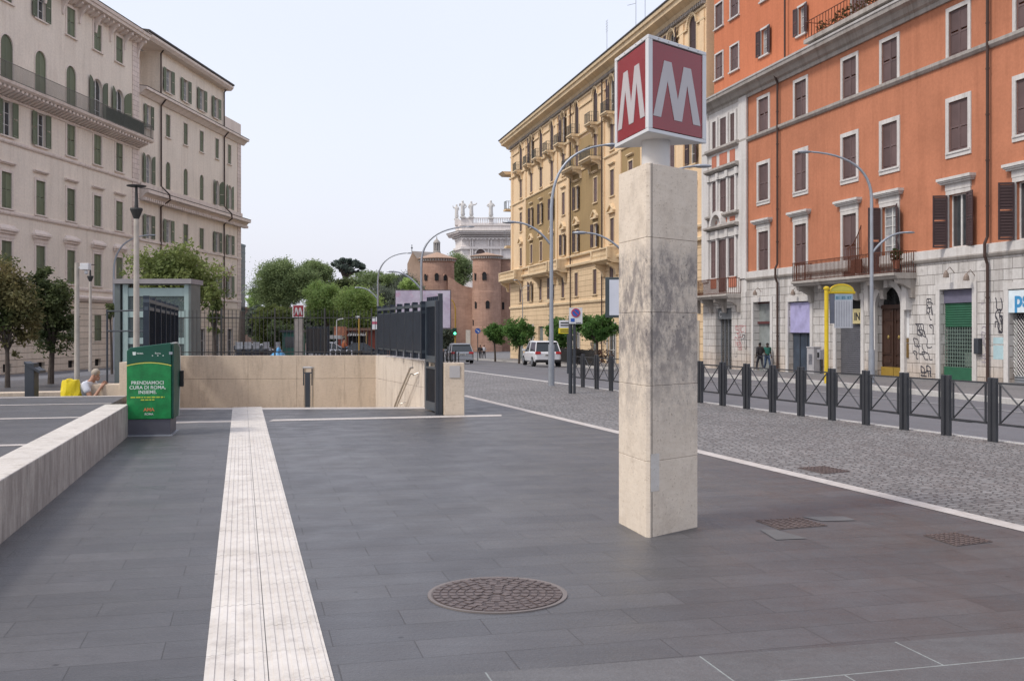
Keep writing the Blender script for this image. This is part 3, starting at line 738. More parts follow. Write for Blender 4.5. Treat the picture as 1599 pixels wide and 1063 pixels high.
for px_, zt in ((249.5, 27.3), (348.5, 27.3)):
    x = fu(px_); mb = MB(); mb.tube([(x, w0+.12, -1), (x, w0+.12, 12.9), (x, w0+1.0, 13.5), (x, w0+.95, 14.0), (x, w0+.14, 14.8), (x, w0+.14, 22.2), (x, w0+.7, 22.9), (x, w0+.12, 23.3), (x, w0+.12, zt-.3), (x, w0+.55, zt+.3)], .075, 6); mb.build('downpipe', brownpipe, LB2)

# ================= orange building
def ob(px, w=0): return OF.u(px, w)
m_or = M_stucco('orange_plaster', (.455, .185, .105), dirt=.4, dirtcol=(.66, .62, .60), blot=.12)
m_or2 = M_stucco('orange_plaster_bright', (.53, .185, .095), dirt=.25, blot=.06)
m_wh = M_stucco('white_plaster', (.60, .58, .56), dirt=.4, blot=.06)
m_rus = M_stucco('rusticated_travertine', (.58, .56, .54), dirt=.75, dirtcol=(.5, .47, .45), blot=.12, brick=(1.15, .47, .016), mortar=.32, patches=(.27, .25, .235), damp=(.93, .84, .76))
m_frm = M_stucco('window_surround', (.58, .56, .54), dirt=.45, blot=.08)
m_cor = M_stucco('grey_cornice', (.40, .37, .34), dirt=.7, blot=.15)
m_red = M_stucco('red_panel', (.45, .17, .11), dirt=.3)
OB = OF.empty('apartment_building', 'orange apartment building with a rusticated travertine ground floor and grey cornice on the right', 'building')
X0, X1 = 33.0, ob(1168); XW = 76.1
cA, cB, cC, cD, cE, cF = [ob(x) for x in (1192.5, 1250.5, 1327, 1389.5, 1497, 1605)]
cG = cF - 5.0
ops = []; W = []
for i, c in enumerate((cG, cF, cE, cD, cC, cB, cA)):
    wd_ = 1.32
    W.append((c, 14.25, wd_, 2.1, 'closed', 'r0', .2, None, False))
    W.append((c, 9.85, wd_, 2.3, 'closed', 'r1', .22, None, 'thick'))
    if i in (3, 4): W.append((c, 4.42, wd_, 3.48, 'open' if i == 3 else 'closed', 'r2', .2, 'flat', False))
    else: W.append((c, 5.42, wd_, 2.45, 'open' if i in (0, 1, 2) else 'closed', 'r2', .2, 'flat', False))
shops = [(ob(1578), ob(1640), -1.5, 3.35), (ob(1470.5), ob(1521.5), -1.5, 3.5), (ob(1308), ob(1347), -1.5, 3.25), (ob(1233), ob(1267.5), -1.5, 3.3), (ob(1178.5), ob(1205), -1.5, 3.4)]
for (c, z, wd_, ht, kd, nm, tw, hd, sl_) in W: ops.append((c-wd_/2, c+wd_/2, z, z+ht, False))
for a, b, c, d in shops: ops.append((a, b, c, d, False))
dc, dw = ob(1391.5), ob(1371.5) - ob(1411.5)
ops.append((dc-dw/2, dc+dw/2, -1.5, 3.85, True))
wall(OB, m_or, X0, X1, 5.0, 17.2, ops)
wall(OB, m_rus, X0, X1, -3, 5.0, ops, w=.06, depth=.4)
for (c, z, wd_, ht, kd, nm, tw, hd, sl_) in W:
    window(OB, c, z, wd_, ht, kd, False, m_frm, tw=tw, hood=hd, sill=sl_, shut=m_brown if kd == 'closed' else m_brownd, ang=(165, 112) if abs(c-cD) > .1 else (150, 100),
           glass=glassl if abs(c-cD) < .1 else glassd, cols=2, rows=1 if abs(c-cD) > .1 else 7)
profile(OB, m_cor, X0, XW, [(0, 16.85), (.12, 16.85), (.16, 17.05), (.35, 17.12), (.55, 17.35), (.85, 17.42), (.9, 17.62), (0, 17.68)], 'cornice')
profile(OB, m_frm, X0, XW, [(-.6, 17.73), (0, 17.69), (.94, 17.63), (.97, 17.73), (-.6, 17.9)], 'gutter')
profile(OB, m_cor, X0, XW, [(0, 13.93), (.1, 13.95), (.2, 14.06), (.22, 14.2), (0, 14.25)], 'string_course')
profile(OB, m_frm, X0, X1, [(0, 4.98), (.16, 5.0), (.16, 5.38), (0, 5.42)], 'string_course')
profile(OB, m_cor, X0, X1, [(.06, 4.80), (.16, 4.84), (.22, 4.94), (.22, 4.985), (0, 4.99)], 'string_course')
for px_ in (1218.5, 1548):
    x = ob(px_); mb = MB()
    mb.tube([(x, .2, -1.2), (x, .2, 4.5), (x, .34, 4.85), (x, .34, 5.4), (x, .2, 5.7), (x, .2, 16.8), (x, .5, 17.5)], .07, 7)
    for z in (1.2, 3, 7, 9, 11, 13, 15): mb.cyl((x, .2, z), (x, .2, z+.07), .09, n=7)
    mb.build('downpipe', brownpipe, OB)
    mb = MB(); mb.tube([(x, .45, 17.8), (x, -.3, 18.0), (x, -.3, 30)], .06, 7); mb.build('downpipe', brownpipe, OB)
# attic storeys, set back
wa_ = -.6
ops = []; AW = []
def arect(x0, x1, y0, y1, kd):
    c = OF.u((x0+x1)/2, wa_); a = abs(OF.u(x0, wa_) - OF.u(x1, wa_)); zt = OF.uz((x0+x1)/2, y0, wa_)[1]; zb = OF.uz((x0+x1)/2, y1, wa_)[1]
    AW.append((c, zb, a, zt-zb, kd)); ops.append((c-a/2, c+a/2, zb, zt, False))
arect(1117.5, 1129, 84, 123, 'closed'); arect(1141, 1153.5, 71, 110, 'closed'); arect(1117.5, 1129, 6, 43, 'closed'); arect(1141, 1153.5, -9, 27, 'closed')
arect(1189, 1200, 45, 86, 'open'); arect(1247, 1258, 10, 54, 'open'); arect(1189, 1200, -40, 0, 'closed'); arect(1247, 1258, -90, -42, 'closed')
for x in (1330, 1400, 1480, 1560): arect(x, x+24, 0 - (x-1290)*.5, 62 - (x-1290)*.5, 'closed')
wall(OB, m_or2, X0, XW-.3, 17.7, 30, ops, w=wa_)
for (c, z, wd_, ht, kd) in AW: window(OB, c, z, wd_, ht, kd, False, m_frm, tw=.12, sill=True, shut=m_brown if kd == 'closed' else m_brownd, w=wa_, glass=glassl, ang=(172, 172))
tx = ob(1278)
mb = MB(); mb.box(X0, tx, wa_, .95, 17.92, 18.15); mb.build('terrace_edge', m_cor, OB)
bars(OB, rust, X0, tx-.1, wa_, .85, 18.15, 19.15, .3, .014)
# white bay at the far end of the orange front
ops = []; WB = []
def trip(y0, y1, rows, nm):
    for xa, xb in ((1114, 1121), (1126, 1137.4), (1142, 1150)):
        c = ob((xa+xb)/2); a = abs(ob(xa)-ob(xb))
        zt, zb = y0, y1
        ops.append((c-a/2, c+a/2, zb, zt, False)); WB.append((c, zb, a, zt-zb))
trip(16.25, 14.25, 1, 'a'); trip(12.0, 9.7, 1, 'b')
for (xa, xb, zb) in ((1112, 1120, 5.25), (1124, 1136, 4.2), (1140, 1148.5, 5.25)):
    c = ob((xa+xb)/2); a = abs(ob(xa)-ob(xb)); ops.append((c-a/2, c+a/2, zb, 7.85, False)); WB.append((c, zb, a, 7.85-zb))
wall(OB, m_wh, X1, XW, 4.1, 17.2, ops, w=.1)
wops = [(ob(1120.5), ob(1145), -1.5, 3.1, False)]
wall(OB, m_rus, X1, XW, -3, 4.1, wops, w=.12, depth=.42)
for (c, z, a, ht) in WB: window(OB, c, z, a, ht, 'closed', False, m_wh, tw=0, sill=False, shut=m_brown, w=.1)
a, b = ob(1108), ob(1158)
for z0, z1, p in ((12.55, 12.85, .4), (9.35, 9.6, .3), (8.55, 8.8, .45), (13.95, 14.25, .32)):
    profile(OB, m_cor, a, b, [(.1, z0), (.1+p*.6, z0+.05), (.1+p, z0+(z1-z0)*.5), (.1+p, z1), (.1, z1+.03)], 'window_cornice')
mb = MB()
for z0, z1 in ((12.05, 12.5), (7.95, 8.5)):
    for k in range(4): x = a + (b-a)*(.06 + .88*k/3); mb.box(x-.2, x+.2, .1, .32, z0, z1)
    mb.box(a-.4 if a > b else a+.4, b, .1, .2, z0, z1)
for x in (1109.5, 1123.2, 1139.5, 1152.5):
    xx = ob(x)
    for z0, z1 in ((14.25, 16.4), (9.62, 12.04), (5.2, 7.94)): mb.box(xx-.13, xx+.13, .1, .22, z0, z1)
for xx, wd_ in ((ob(1104), .5), (ob(1163), .55)): mb.box(xx-wd_, xx+wd_, .1, .2, 5.0, 17.0)
cx_ = ob(1127); ao = arcpts(1.0, 8.83); ai = arcpts(.75, 8.83)
for i in range(len(ao)-1): mb.ext([(ao[i][0]+cx_, ao[i][1]), (ao[i+1][0]+cx_, ao[i+1][1]), (ai[i+1][0]+cx_, ai[i+1][1]), (ai[i][0]+cx_, ai[i][1])], .1, .5)
mb.build('window_pilasters', m_wh, OB)
for z0, z1 in ((13.0, 13.8), (9.0, 9.3)):
    for xa, xb in ((1114, 1121), (1126, 1137.4), (1142, 1150)): mb = MB(); mb.box(ob(xa), ob(xb), .1, .13, z0, z1); mb.build('red_panel', m_red, OB)
for xa, xb in ((1112, 1121), (1140, 1152)): mb = MB(); mb.box(ob(xa), ob(xb), .1, .135, 4.5, 5.2); mb.build('red_panel', m_red, OB)
def balcony(par, x0, x1, z, dep, mslab, mrail, corb=True, rail=1.05, y0=.1, th=.28, step=.13, nm='balcony', curved=False):
    x0, x1 = sorted((x0, x1)); mb = MB()
    mb.extx([(y0, z-th), (y0+dep*.85, z-th), (y0+dep*.9, z-th*.6), (y0+dep, z-th*.45), (y0+dep, z), (y0, z)], x0, x1)
    if corb:
        n = max(2, int((x1-x0)/2.2)+1)
        for k in range(n):
            x = x0 + .25 + (x1-x0-.5)*k/(n-1)
            mb.extx([(y0, z-th-.95), (y0+.18, z-th-.92), (y0+.25, z-th-.5), (y0+dep*.5, z-th-.3), (y0+dep*.75, z-th-.22), (y0+dep*.78, z-th), (y0, z-th)], x-.16, x+.16)
    o = mb.build(nm, mslab, par)
    bars(o, mrail, x0+.06, x1-.06, y0, y0+dep-.08, z, z+rail, step, .013)
    return o
balcony(OB, ob(1093), ob(1160), 4.0, 1.1, m_cor, rust, y0=.12)
bo = balcony(OB, ob(1267), ob(1433), 4.40, 1.25, m_cor, rust, y0=.06)
# plants, trellis and pots on the big balcony
potm = M_('terracotta_pot', (.28, .11, .07), .8)
m_plant = M_leaf('balcony_leaves', (.05, .075, .03), (.10, .11, .045), 3)
def leaves(mb, c, rx, ry, rz, n, sz, rnd=random):
    for _ in range(n):
        while True:
            p = Vector((rnd.uniform(-1, 1), rnd.uniform(-1, 1), rnd.uniform(-1, 1)))
            if p.length < 1: break
        q = Vector((c[0]+p.x*rx, c[1]+p.y*ry, c[2]+p.z*rz))
        a = Vector((rnd.gauss(0, 1), rnd.gauss(0, 1), rnd.gauss(0, .6))).normalized(); b = a.cross(Vector((rnd.gauss(0, 1), rnd.gauss(0, 1), rnd.gauss(0, 1)))).normalized()
        s = sz*rnd.uniform(.6, 1.3); mb.add([q-a*s, q-b*s*.55, q+a*s, q+b*s*.55], [(0, 1, 2, 3)])
pz = OF.empty('potted_plant', 'spiky potted plant in a terracotta pot at the near end of the rusty balcony', 'plant', None)
x = ob(1425); mb = MB(); mb.lathe([(.12, 4.6), (.2, 5.0), (.22, 5.02), (.0, 5.02)], (x, .9), 12); mb.build('pot', potm, pz)
mb = MB(); leaves(mb, (x, .9, 5.25), .28, .28, .35, 90, .12); mb.build('foliage', m_plant, pz, fix=False)
tr = OF.empty('trellis', 'curved rusty iron trellis with tan screen rising from the orange building balcony', 'trellis')
xa, xb = ob(1336), ob(1358); mb = MB()
for k in range(9):
    t = k/8; x = xa + (xb-xa)*t; zt = 6.0 + 1.1*t*t; mb.box(x-.015, x+.015, .5, .53, 4.6, zt)
for z in (5.0, 5.5, 5.9): mb.box(xa, xb, .5, .53, z, z+.025)
for k in range(8):
    t = k/8; t2 = (k+1)/8; mb.cyl((xa+(xb-xa)*t, .5, 6.0+1.1*t*t), (xa+(xb-xa)*t2, .5, 6.0+1.1*t2*t2), .03, n=5)
mb.box(xa-.3, xb, .45, .5, 4.6, 5.35)
mb.build('trellis_frame', rust, tr)
fb = OF.empty('potted_plant', 'row of reddish shrubs and pots along the roof terrace rail of the orange building', 'plant')
mb = MB()
for k in range(12): leaves(mb, (tx - 1.0 - k*.9, .35, 18.6+random.uniform(-.1, .15)), .45, .3, .4, 60, .1)
mb.build('foliage', M_leaf('red_leaves', (.13, .07, .035), (.09, .1, .04), 2), fb, fix=False)
mb = MB()
for k in range(12): mb.box(tx-1.35-k*.9, tx-.7-k*.9, .2, .5, 18.16, 18.4)
mb.build('planter', potm, fb)
# ground-floor doors and shops
mb = MB(); gw = dw
# arched portal: surround, leaves, fanlight, yellow kick plate
ao, ai = arcpts(gw/2+.32, 3.85-gw/2), arcpts(gw/2, 3.85-gw/2)
pt = MB()
for i in range(len(ao)-1): pt.ext([(ao[i][0]+dc, ao[i][1]), (ao[i+1][0]+dc, ao[i+1][1]), (ai[i+1][0]+dc, ai[i+1][1]), (ai[i][0]+dc, ai[i][1])], .05, .22)
for s_ in (-1, 1): pt.box(dc+s_*gw/2, dc+s_*(gw/2+.32), .05, .22, -1.2, 3.85-gw/2); pt.box(dc+s_*(gw/2+.36), dc+s_*(gw/2+.7), .05, .4, 2.6, 4.2)
pt.box(dc-.15, dc+.15, .05, .34, 3.75, 4.25); pt.box(dc-gw/2-.4, dc-gw/2+.0, .05, .27, -1.2, -.45); pt.box(dc+gw/2, dc+gw/2+.4, .05, .27, -1.2, -.45)
pt.build('portal_surround', m_frm, OB)
woodd = M_('dark_wood', (.045, .022, .015), .5, var=.2, sc=5)
dd = MB()
for s_ in (-1, 1):
    xm = dc + s_*gw/4
    dd.box(dc+s_*.012, dc+s_*gw/2, -.30, -.22, -1.2, 2.7)
    for z0, z1 in ((-.15, .25), (.35, 1.95), (2.1, 2.6)):
        dd.box(xm-gw*.18, xm+gw*.18, -.22, -.185, z0, z1); dd.box(xm-gw*.12, xm+gw*.12, -.185, -.16, z0+.08, z1-.08)
    dd.box(xm-gw*.22, xm-gw*.18, -.22, -.16, -.2, 2.65); dd.box(xm+gw*.18, xm+gw*.22, -.22, -.16, -.2, 2.65)
ar_ = arcpts(gw/2, 3.85-gw/2)
dd.box(dc-gw/2, dc+gw/2, -.28, -.14, 2.7, 2.9)
dr = dd.build('portal_door', woodd, OB)
mb = MB()
for s_ in (-1, 1): mb.box(dc+s_*.02, dc+s_*(gw/2-.02), -.22, -.13, -1.2, -.28)
mb.build('kick_plate', M_('ochre_paint', (.28, .18, .03), .6), dr)
mb = MB()
for s_ in (-1, 1): mb.ball((dc+s_*.45, -.14, 1.25), .08, .04, .1); 
mb.build('door_knocker', M_('brass', (.45, .33, .12), .35, .8), dr)
mb = MB(); mb.ext([(dc+p[0], p[1]) for p in [(-gw/2, 2.9)] + arcpts(gw/2, 3.85-gw/2) + [(gw/2, 2.9)]], -.3, -.28); mb.build('fanlight', dark, dr)
mb = MB()
for k in range(1, 9): 
    t = math.pi*k/9; mb.cyl((dc, -.26, 2.92), (dc-.85*gw/2*math.cos(t), -.26, 2.95+.85*math.sin(t)), .015, n=5)
mb.tube([(dc-gw*.3*math.cos(t_/10*math.pi), -.26, 2.95+.45*math.sin(t_/10*math.pi)) for t_ in range(11)], .02, 5)
mb.build('fanlight_grille', black, dr)
def shutterdoor(par, a, b, z0, z1, mat, w=-.2, step=.11, nm='roller_shutter'):
    a, b = sorted((a, b)); mb = MB(); z = z0
    while z < z1: mb.extx([(w-.05, z), (w, z+.01), (w+.02, z+step*.5), (w, z+step*.95), (w-.05, z+step)], a, b); z += step
    return mb.build(nm, mat, par)
def grid(par, a, b, z0, z1, w, dx, dz, r, mat, nm='security_grille', diag=False):
    a, b = sorted((a, b)); mb = MB()
    if diag:
        n = int((b-a+z1-z0)/dx)+1
        for k in range(n+1):
            for s_ in (1, -1):
                x0 = a - (z1-z0) + k*dx; p, q = (x0, z0), (x0+(z1-z0), z1)
                t0 = max(0, (a-x0)/(z1-z0)); t1 = min(1, (b-x0)/(z1-z0))
                if t1 <= t0: continue
                xs_ = [x0+t0*(z1-z0), x0+t1*(z1-z0)]; zs_ = [z0+t0*(z1-z0), z0+t1*(z1-z0)]
                if s_ < 0: xs_ = [a+b-v for v in xs_]
                mb.cyl((xs_[0], w, zs_[0]), (xs_[1], w, zs_[1]), r, n=4)
    else:
        x = a
        while x < b: mb.box(x-r, x+r, w-r, w+r, z0, z1); x += dx
        z = z0; k = 0
        while z < z1: mb.box(a, b, w-r*1.2, w+r*1.2, z-r, z+r); z += dz
    return mb.build(nm, mat, par, fix=False)
# green shop
a, b, c, d = shops[1]
gmat = M_('green_painted_metal', (.025, .11, .06), .5, var=.15)
mb = MB(); mb.box(a, b, -.33, -.32, -1.2, 3.5); mb.build('shop_interior', M_('dim_shop_interior', (.03, .04, .04), .3, var=.6, sc=1.2), OB)
shutterdoor(OB, a, b, 1.75, 2.85, gmat); mb = MB(); mb.box(a, b, -.18, -.12, 2.87, 3.48); mb.build('shop_fascia', M_('violet_grey_board', (.14, .135, .19), .5), OB)
grid(OB, a, b, -.1, 1.75, -.17, .17, .17, .014, M_('pale_green_grille', (.20, .27, .23), .5, .3))
mb = MB(); mb.box(a, b, -.2, -.12, -1.2, -.1); mb.build('shop_plinth', gmat, OB)
mb = MB(); mb.box(a+.1, a+.9, -.3, -.28, .1, .7) if False else mb.box((a+b)/2-.1, (a+b)/2-1.0, -.31, -.29, -.05, .55); mb.build('poster', M_('faded_poster', (.20, .24, .21), .6, var=.4, sc=6), OB)
# grey shutter shop behind the bus stop
a, b, c, d = shops[2]; shutterdoor(OB, a, b, -1.2, 2.0, M_('grey_roller', (.125, .125, .14), .5, .2))
mb = MB(); mb.box(a, b, -.33, -.3, 1.9, 3.3); mb.build('shop_interior', dark, OB)
yb = M_('cream_sign', (.52, .45, .24), .5)
mb = MB(); mb.box(ob(1329), ob(1346.5), -.12, -.02, 1.95, 2.75); sg = mb.build('shop_sign', yb, OB)
# blue door with lilac board
a, b, c, d = shops[3]; mb = MB(); mb.box(a, b, -.12, -.05, 1.45, 3.25); mb.build('lilac_board', M_('lilac_board', (.36, .34, .55), .6, var=.2, sc=1.5), OB)
mb = MB(); mb.box(a, b, -.3, -.24, -1.3, 1.4); dd2 = mb.build('shop_door', M_('blue_grey_door', (.05, .065, .09), .35, var=.4, sc=1), OB)
mb = MB()
for k in range(1, 3): x = a+(b-a)*k/3; mb.box(x-.03, x+.03, -.24, -.2, -1.3, 1.4)
mb.build('door_frame', dgrey, dd2)
# open glazed shop
a, b, c, d = shops[4]; mb = MB(); mb.box(a, b, -.35, -.33, -1.3, 3.4); mb.build('shop_window', M_('grey_shop_glass', (.22, .24, .235), .15, var=.3, sc=1), OB)
mb = MB(); mb.box(a, b, -.3, -.2, 2.0, 2.15); mb.box(a, b, -.3, -.25, 3.3, 3.4); mb.build('transom', M_('dark_red_frame', (.10, .03, .03), .5), OB)
# far right shop with blue lettering
a, b, c, d = shops[0]; mb = MB(); mb.box(a, b, -.34, -.32, -1.3, 3.3); mb.build('shop_interior', dark, OB)
mb = MB(); mb.box(a, b, -.1, .1, 2.35, 3.3); sgn = mb.build('shop_sign', M_('white_signboard', (.62, .70, .74), .4), OB)
grid(OB, a, b, -.35, 2.3, -.15, .17, .17, .012, M_('steel_grille', (.30, .30, .31), .4, .6), diag=True)
shutterdoor(OB, a, b, -1.2, -.35, galv)
# white bay shop
a, b = ob(1121), ob(1144.5); mb = MB(); mb.box(a, b, -.1, 0, 2.35, 3.05); sw = mb.build('shop_sign', M_('grey_signboard', (.16, .17, .18), .5), OB)
mb = MB(); mb.box(a, b, -.35, -.3, -1.3, 2.35); mb.build('shop_door', M_('dark_glass_door', (.05, .055, .06), .25, var=.3), OB)
mb = MB()
for k in range(0, 5): x = a+(b-a)*k/4; mb.box(x-.035, x+.035, -.3, -.24, -1.3, 2.35)
mb.build('door_frame', galv, OB)
# stone surrounds of shop openings
for (a, b, c, d) in [shops[1], shops[3], shops[4], shops[0], shops[2]]:
    a, b = sorted((a, b)); t = .28; mb = MB()
    mb.box(a-t, a, .05, .13, -1.5, d); mb.box(b, b+t, .05, .13, -1.5, d); mb.box(a-t, b+t, .05, .135, d, d+.3); mb.build('shop_surround', m_frm, OB)
TXT = {}
def text(body, mat, parent, M, size, name='lettering', bold=0.0, ext=.004, align='CENTER'):
    cu = bpy.data.curves.new('t', 'FONT'); cu.body = body; cu.size = size; cu.align_x = align; cu.extrude = ext; cu.offset = bold
    o = bpy.data.objects.new('t', cu); COL.objects.link(o); bpy.context.view_layer.update()
    me = bpy.data.meshes.new_from_object(o.evaluated_get(bpy.context.evaluated_depsgraph_get())); bpy.data.objects.remove(o)
    me.materials.clear(); me.materials.append(mat); me.name = name
    q = bpy.data.objects.new(name, me); COL.objects.link(q); q.parent = parent; q.matrix_local = M; return q
def onwall(x, y, z, flip): # text plane facing +y (outwards); reads left to right from the street
    return Matrix.Translation((x, y, z)) @ Matrix(((-1, 0, 0, 0), (0, 0, 1, 0), (0, 1, 0, 0), (0, 0, 0, 1)))
blue = M_('blue_letters', (.05, .25, .48), .5); whitel = M_('white_letters', (.6, .6, .6), .5); blackl = M_('black_letters', (.03, .03, .03), .6)
text('ps', blue, sgn, onwall(max(shops[0][:2])-.35, .105, 2.6, 1), .95, bold=.03, align='LEFT')
text('C', whitel, sw, onwall(ob(1125), .005, 2.5, 1), .55, bold=.01)
text('IN', blackl, sg, onwall(ob(1338), -.015, 2.15, 1), .55, bold=.02)
# graffiti scribbles: loops of paint standing 5 mm off the stone
grm = M_('black_spray_paint', (.06, .058, .07), .7); grr = M_('red_spray_paint', (.35, .08, .09), .7); grb = M_('pale_blue_paint', (.38, .52, .55), .7)
def scribble(par, x0, x1, z0, z1, n, mat, seed, r=.022, w=.125):
    rnd = random.Random(seed); mb = MB(); x0, x1 = sorted((x0, x1))
    for _ in range(n):
        cx, cz = rnd.uniform(x0, x1), rnd.uniform(z0, z1); a, b = rnd.uniform(.12, .38), rnd.uniform(.15, .5); t0 = rnd.uniform(0, 6); tt = rnd.uniform(2, 6)
        pts = []
        for k in range(12):
            t = t0 + tt*k/11; pts.append((cl(cx + a*math.cos(t) + .1*math.sin(3*t), x0, x1), cl(cz + b*math.sin(t*1.1), z0, z1)))
        for p, q in zip(pts, pts[1:]):
            d = Vector((q[0]-p[0], q[1]-p[1])); 
            if d.length < .01: continue
            nn = Vector((-d.y, d.x)).normalized()*r
            mb.add([(p[0]-nn.x, w, p[1]-nn.y), (q[0]-nn.x, w, q[1]-nn.y), (q[0]+nn.x, w, q[1]+nn.y), (p[0]+nn.x, w, p[1]+nn.y)], [(0, 1, 2, 3)])
    return mb.build('graffiti', mat, par, fix=False)
scribble(OB, ob(1428), ob(1459), .2, 1.9, 9, grm, 3, .028, .065); scribble(OB, ob(1440), ob(1456), -.6, -.1, 5, grm, 4, .03, .065)
scribble(OB, ob(1449), ob(1458), 2.1, 3.1, 5, grm, 5, .025, .065); scribble(OB, ob(1150), ob(1167), .3, 1.9, 9, grr, 6, .02, .125); scribble(OB, ob(1150), ob(1168), -.2, 1.3, 6, grm, 8, .018, .125)
scribble(OB, ob(1556), ob(1567), 1.5, 3.0, 6, grm, 9, .03, .065); scribble(OB, ob(1535), ob(1544), .2, 2.8, 6, M_('faded_graffiti', (.3, .27, .30), .8), 10, .025, .065)
mb = MB(); mb.box(ob(1553), ob(1569), .06, .066, .35, .95); mb.box(ob(1553), ob(1569), .06, .067, 1.02, 1.3); mb.build('painted_over_patch', grb, OB)
mb = MB(); mb.box(ob(1416.5), ob(1421.5), .06, .08, 1.25, 2.9); mb.build('paper_notice', white_paint, OB)
mb = MB(); mb.box(ob(1417), ob(1421), .06, .1, .25, .95); mb.box(ob(1417), ob(1421), .06, .1, 1.0, 1.2); mb.build('door_intercom', M_('brass_plate', (.25, .16, .06), .4, .6), OB)
mb = MB(); mb.box(ob(1529), ob(1536), .06, .3, .55, 1.25); mb.build('wall_box', dgrey, OB, bevel=.03)
# small lamps and camera on the wall
for (px_, z, nm) in ((1492, 4.15, 'wall_lamp'), (1524, 3.95, 'wall_lamp'), (1190, 3.95, 'wall_lamp'), (1250, 3.8, 'wall_lamp')):
    mb = MB(); x = ob(px_); mb.tube([(x, .06, z+.1), (x, .3, z+.35), (x, .5, z+.15)], .02, 5); mb.lathe([(.03, z+.2), (.12, z+.05), (.14, z-.12), (.02, z-.14)], (x, .5), 10); mb.build(nm, M_('lamp_bracket', (.22, .17, .14), .6), OB)

# ================= yellow building
def yb_(px, w=0): return YF.u(px, w)
m_ye = M_stucco('pale_ochre_plaster', (.74, .55, .35), dirt=.25, blot=.07)
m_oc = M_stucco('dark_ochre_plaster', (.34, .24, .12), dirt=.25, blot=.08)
m_yb = M_stucco('ochre_rusticated', (.70, .53, .34), dirt=.3, blot=.08, brick=(60, .55, .03), mortar=.55)
m_yt = M_stucco('ochre_trim', (.70, .55, .36), dirt=.4, blot=.08)
m_gr = M_stucco('grey_shop_front', (.42, .39, .35), dirt=.5, blot=.1)
YB = YF.empty('apartment_building', 'yellow ochre apartment building with arched top windows, small balconies and a deep roof cornice', 'building')
XN, XF = yb_(1103), yb_(797.5)
cx = [yb_(x) for x in (813.6, 830, 845, 862, 880, 901, 930, 956)]
cx += [96 - 3.2, 96 - 7.4] if False else [yb_(985), yb_(1015), yb_(1049.5), yb_(1082)]
ops = []; W = []
for i, c in enumerate(cx):
    W.append((c, 21.95, 1.35, 3.4, 'open' if i % 3 == 1 else 'closed', True, 'a'))
    W.append((c, 18.45, 1.15, 2.5, 'closed', False, 'b'))
    W.append((c, 14.15, 1.15, 2.45, 'open' if i in (1, 2, 5, 3, 11) else 'closed', False, 'c'))
    W.append((c, 9.75, 1.15, 2.3, 'open' if i in (4, 5, 6) else 'closed', False, 'd'))
    W.append((c, 5.1, 1.2, 2.45, 'open' if i in (1, 3) else 'closed', i in (1,), 'e'))
    W.append((c, -2.6, 2.2, 4.6, 'glass' if i % 2 else 'shop', False, 'f'))
for (c, z, a, ht, kd, ar, nm) in W: ops.append((c-a/2, c+a/2, z, z+ht, ar))
wall(YB, m_ye, XN, XF, 8.3, 26.0, ops)
wall(YB, m_yb, XN, XF, -4, 8.3, ops, w=.06, depth=.4)
for (c, z, a, ht, kd, ar, nm) in W:
    if nm == 'f':
        if kd == 'glass': window(YB, c, z, a, ht, 'glass', False, m_gr, tw=.3, sill=False, w=.061, glass=glassd, rows=2, name='shop_window', cols=2)
        else:
            shutterdoor(YB, c-a/2, c+a/2, z, z+ht, M_('grey_green_roller', (.17, .19, .18), .6), w=-.15, step=.16)
        continue
    window(YB, c, z, a, ht, kd, ar, m_yt, tw=.14 if ar else .13, hood={'d': 'ped', 'c': 'slim'}.get(nm), sill=nm != 'a', shut=m_brownd if nm == 'a' else (m_brown if kd == 'closed' else m_brownd), w=.061 if nm == 'e' else 0, ang=(168, 172))
# the darker bays between the pilaster strips
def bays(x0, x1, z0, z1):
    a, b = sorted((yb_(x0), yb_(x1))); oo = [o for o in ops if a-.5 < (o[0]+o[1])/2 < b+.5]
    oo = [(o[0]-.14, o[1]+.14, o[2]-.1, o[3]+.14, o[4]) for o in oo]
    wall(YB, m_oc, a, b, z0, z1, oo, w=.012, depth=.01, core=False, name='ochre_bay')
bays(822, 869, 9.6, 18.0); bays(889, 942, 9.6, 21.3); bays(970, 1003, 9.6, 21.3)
# pilaster strips
for px_ in (800.5, 821, 870, 888, 943, 969, 1004, 1034, 1066, 1098): x = yb_(px_); mb = MB(); mb.box(x-.35, x+.35, .01, .12, 9.5, 25.2); mb.build('pilaster', m_ye, YB)
profile(YB, m_yt, XN, XF+1.3, [(0, 25.85), (.25, 25.9), (.4, 26.15), (1.05, 26.35), (1.1, 26.65), (1.25, 26.7), (1.3, 26.95), (0, 27.1)], 'cornice')
profile(YB, roofd, XN, XF+1.6, [(-6, 28.4), (1.32, 26.96), (1.38, 27.0), (1.38, 27.1), (-6, 28.8)], 'roof_edge')
mb = MB(); x = XN + .2
while x < XF + .3: mb.box(x-.09, x+.09, 0, .30, 25.6, 25.85); x += .36
mb.build('frieze_dentils', m_cor, YB)
for z0, z1, p in ((25.3, 25.5, .05), (23.6, 23.75, .1), (21.55, 21.8, .15), (17.9, 18.1, .06), (8.2, 8.5, .3), (9.2, 9.45, .2), (4.3, 4.6, .14)):
    if z0 == 23.6: continue
    profile(YB, m_yt, XN, XF+.1, [(.0, z0), (p+.06, z0+.04), (p+.1, z1-.06), (p+.06, z1), (0, z1+.02)], 'string_course')
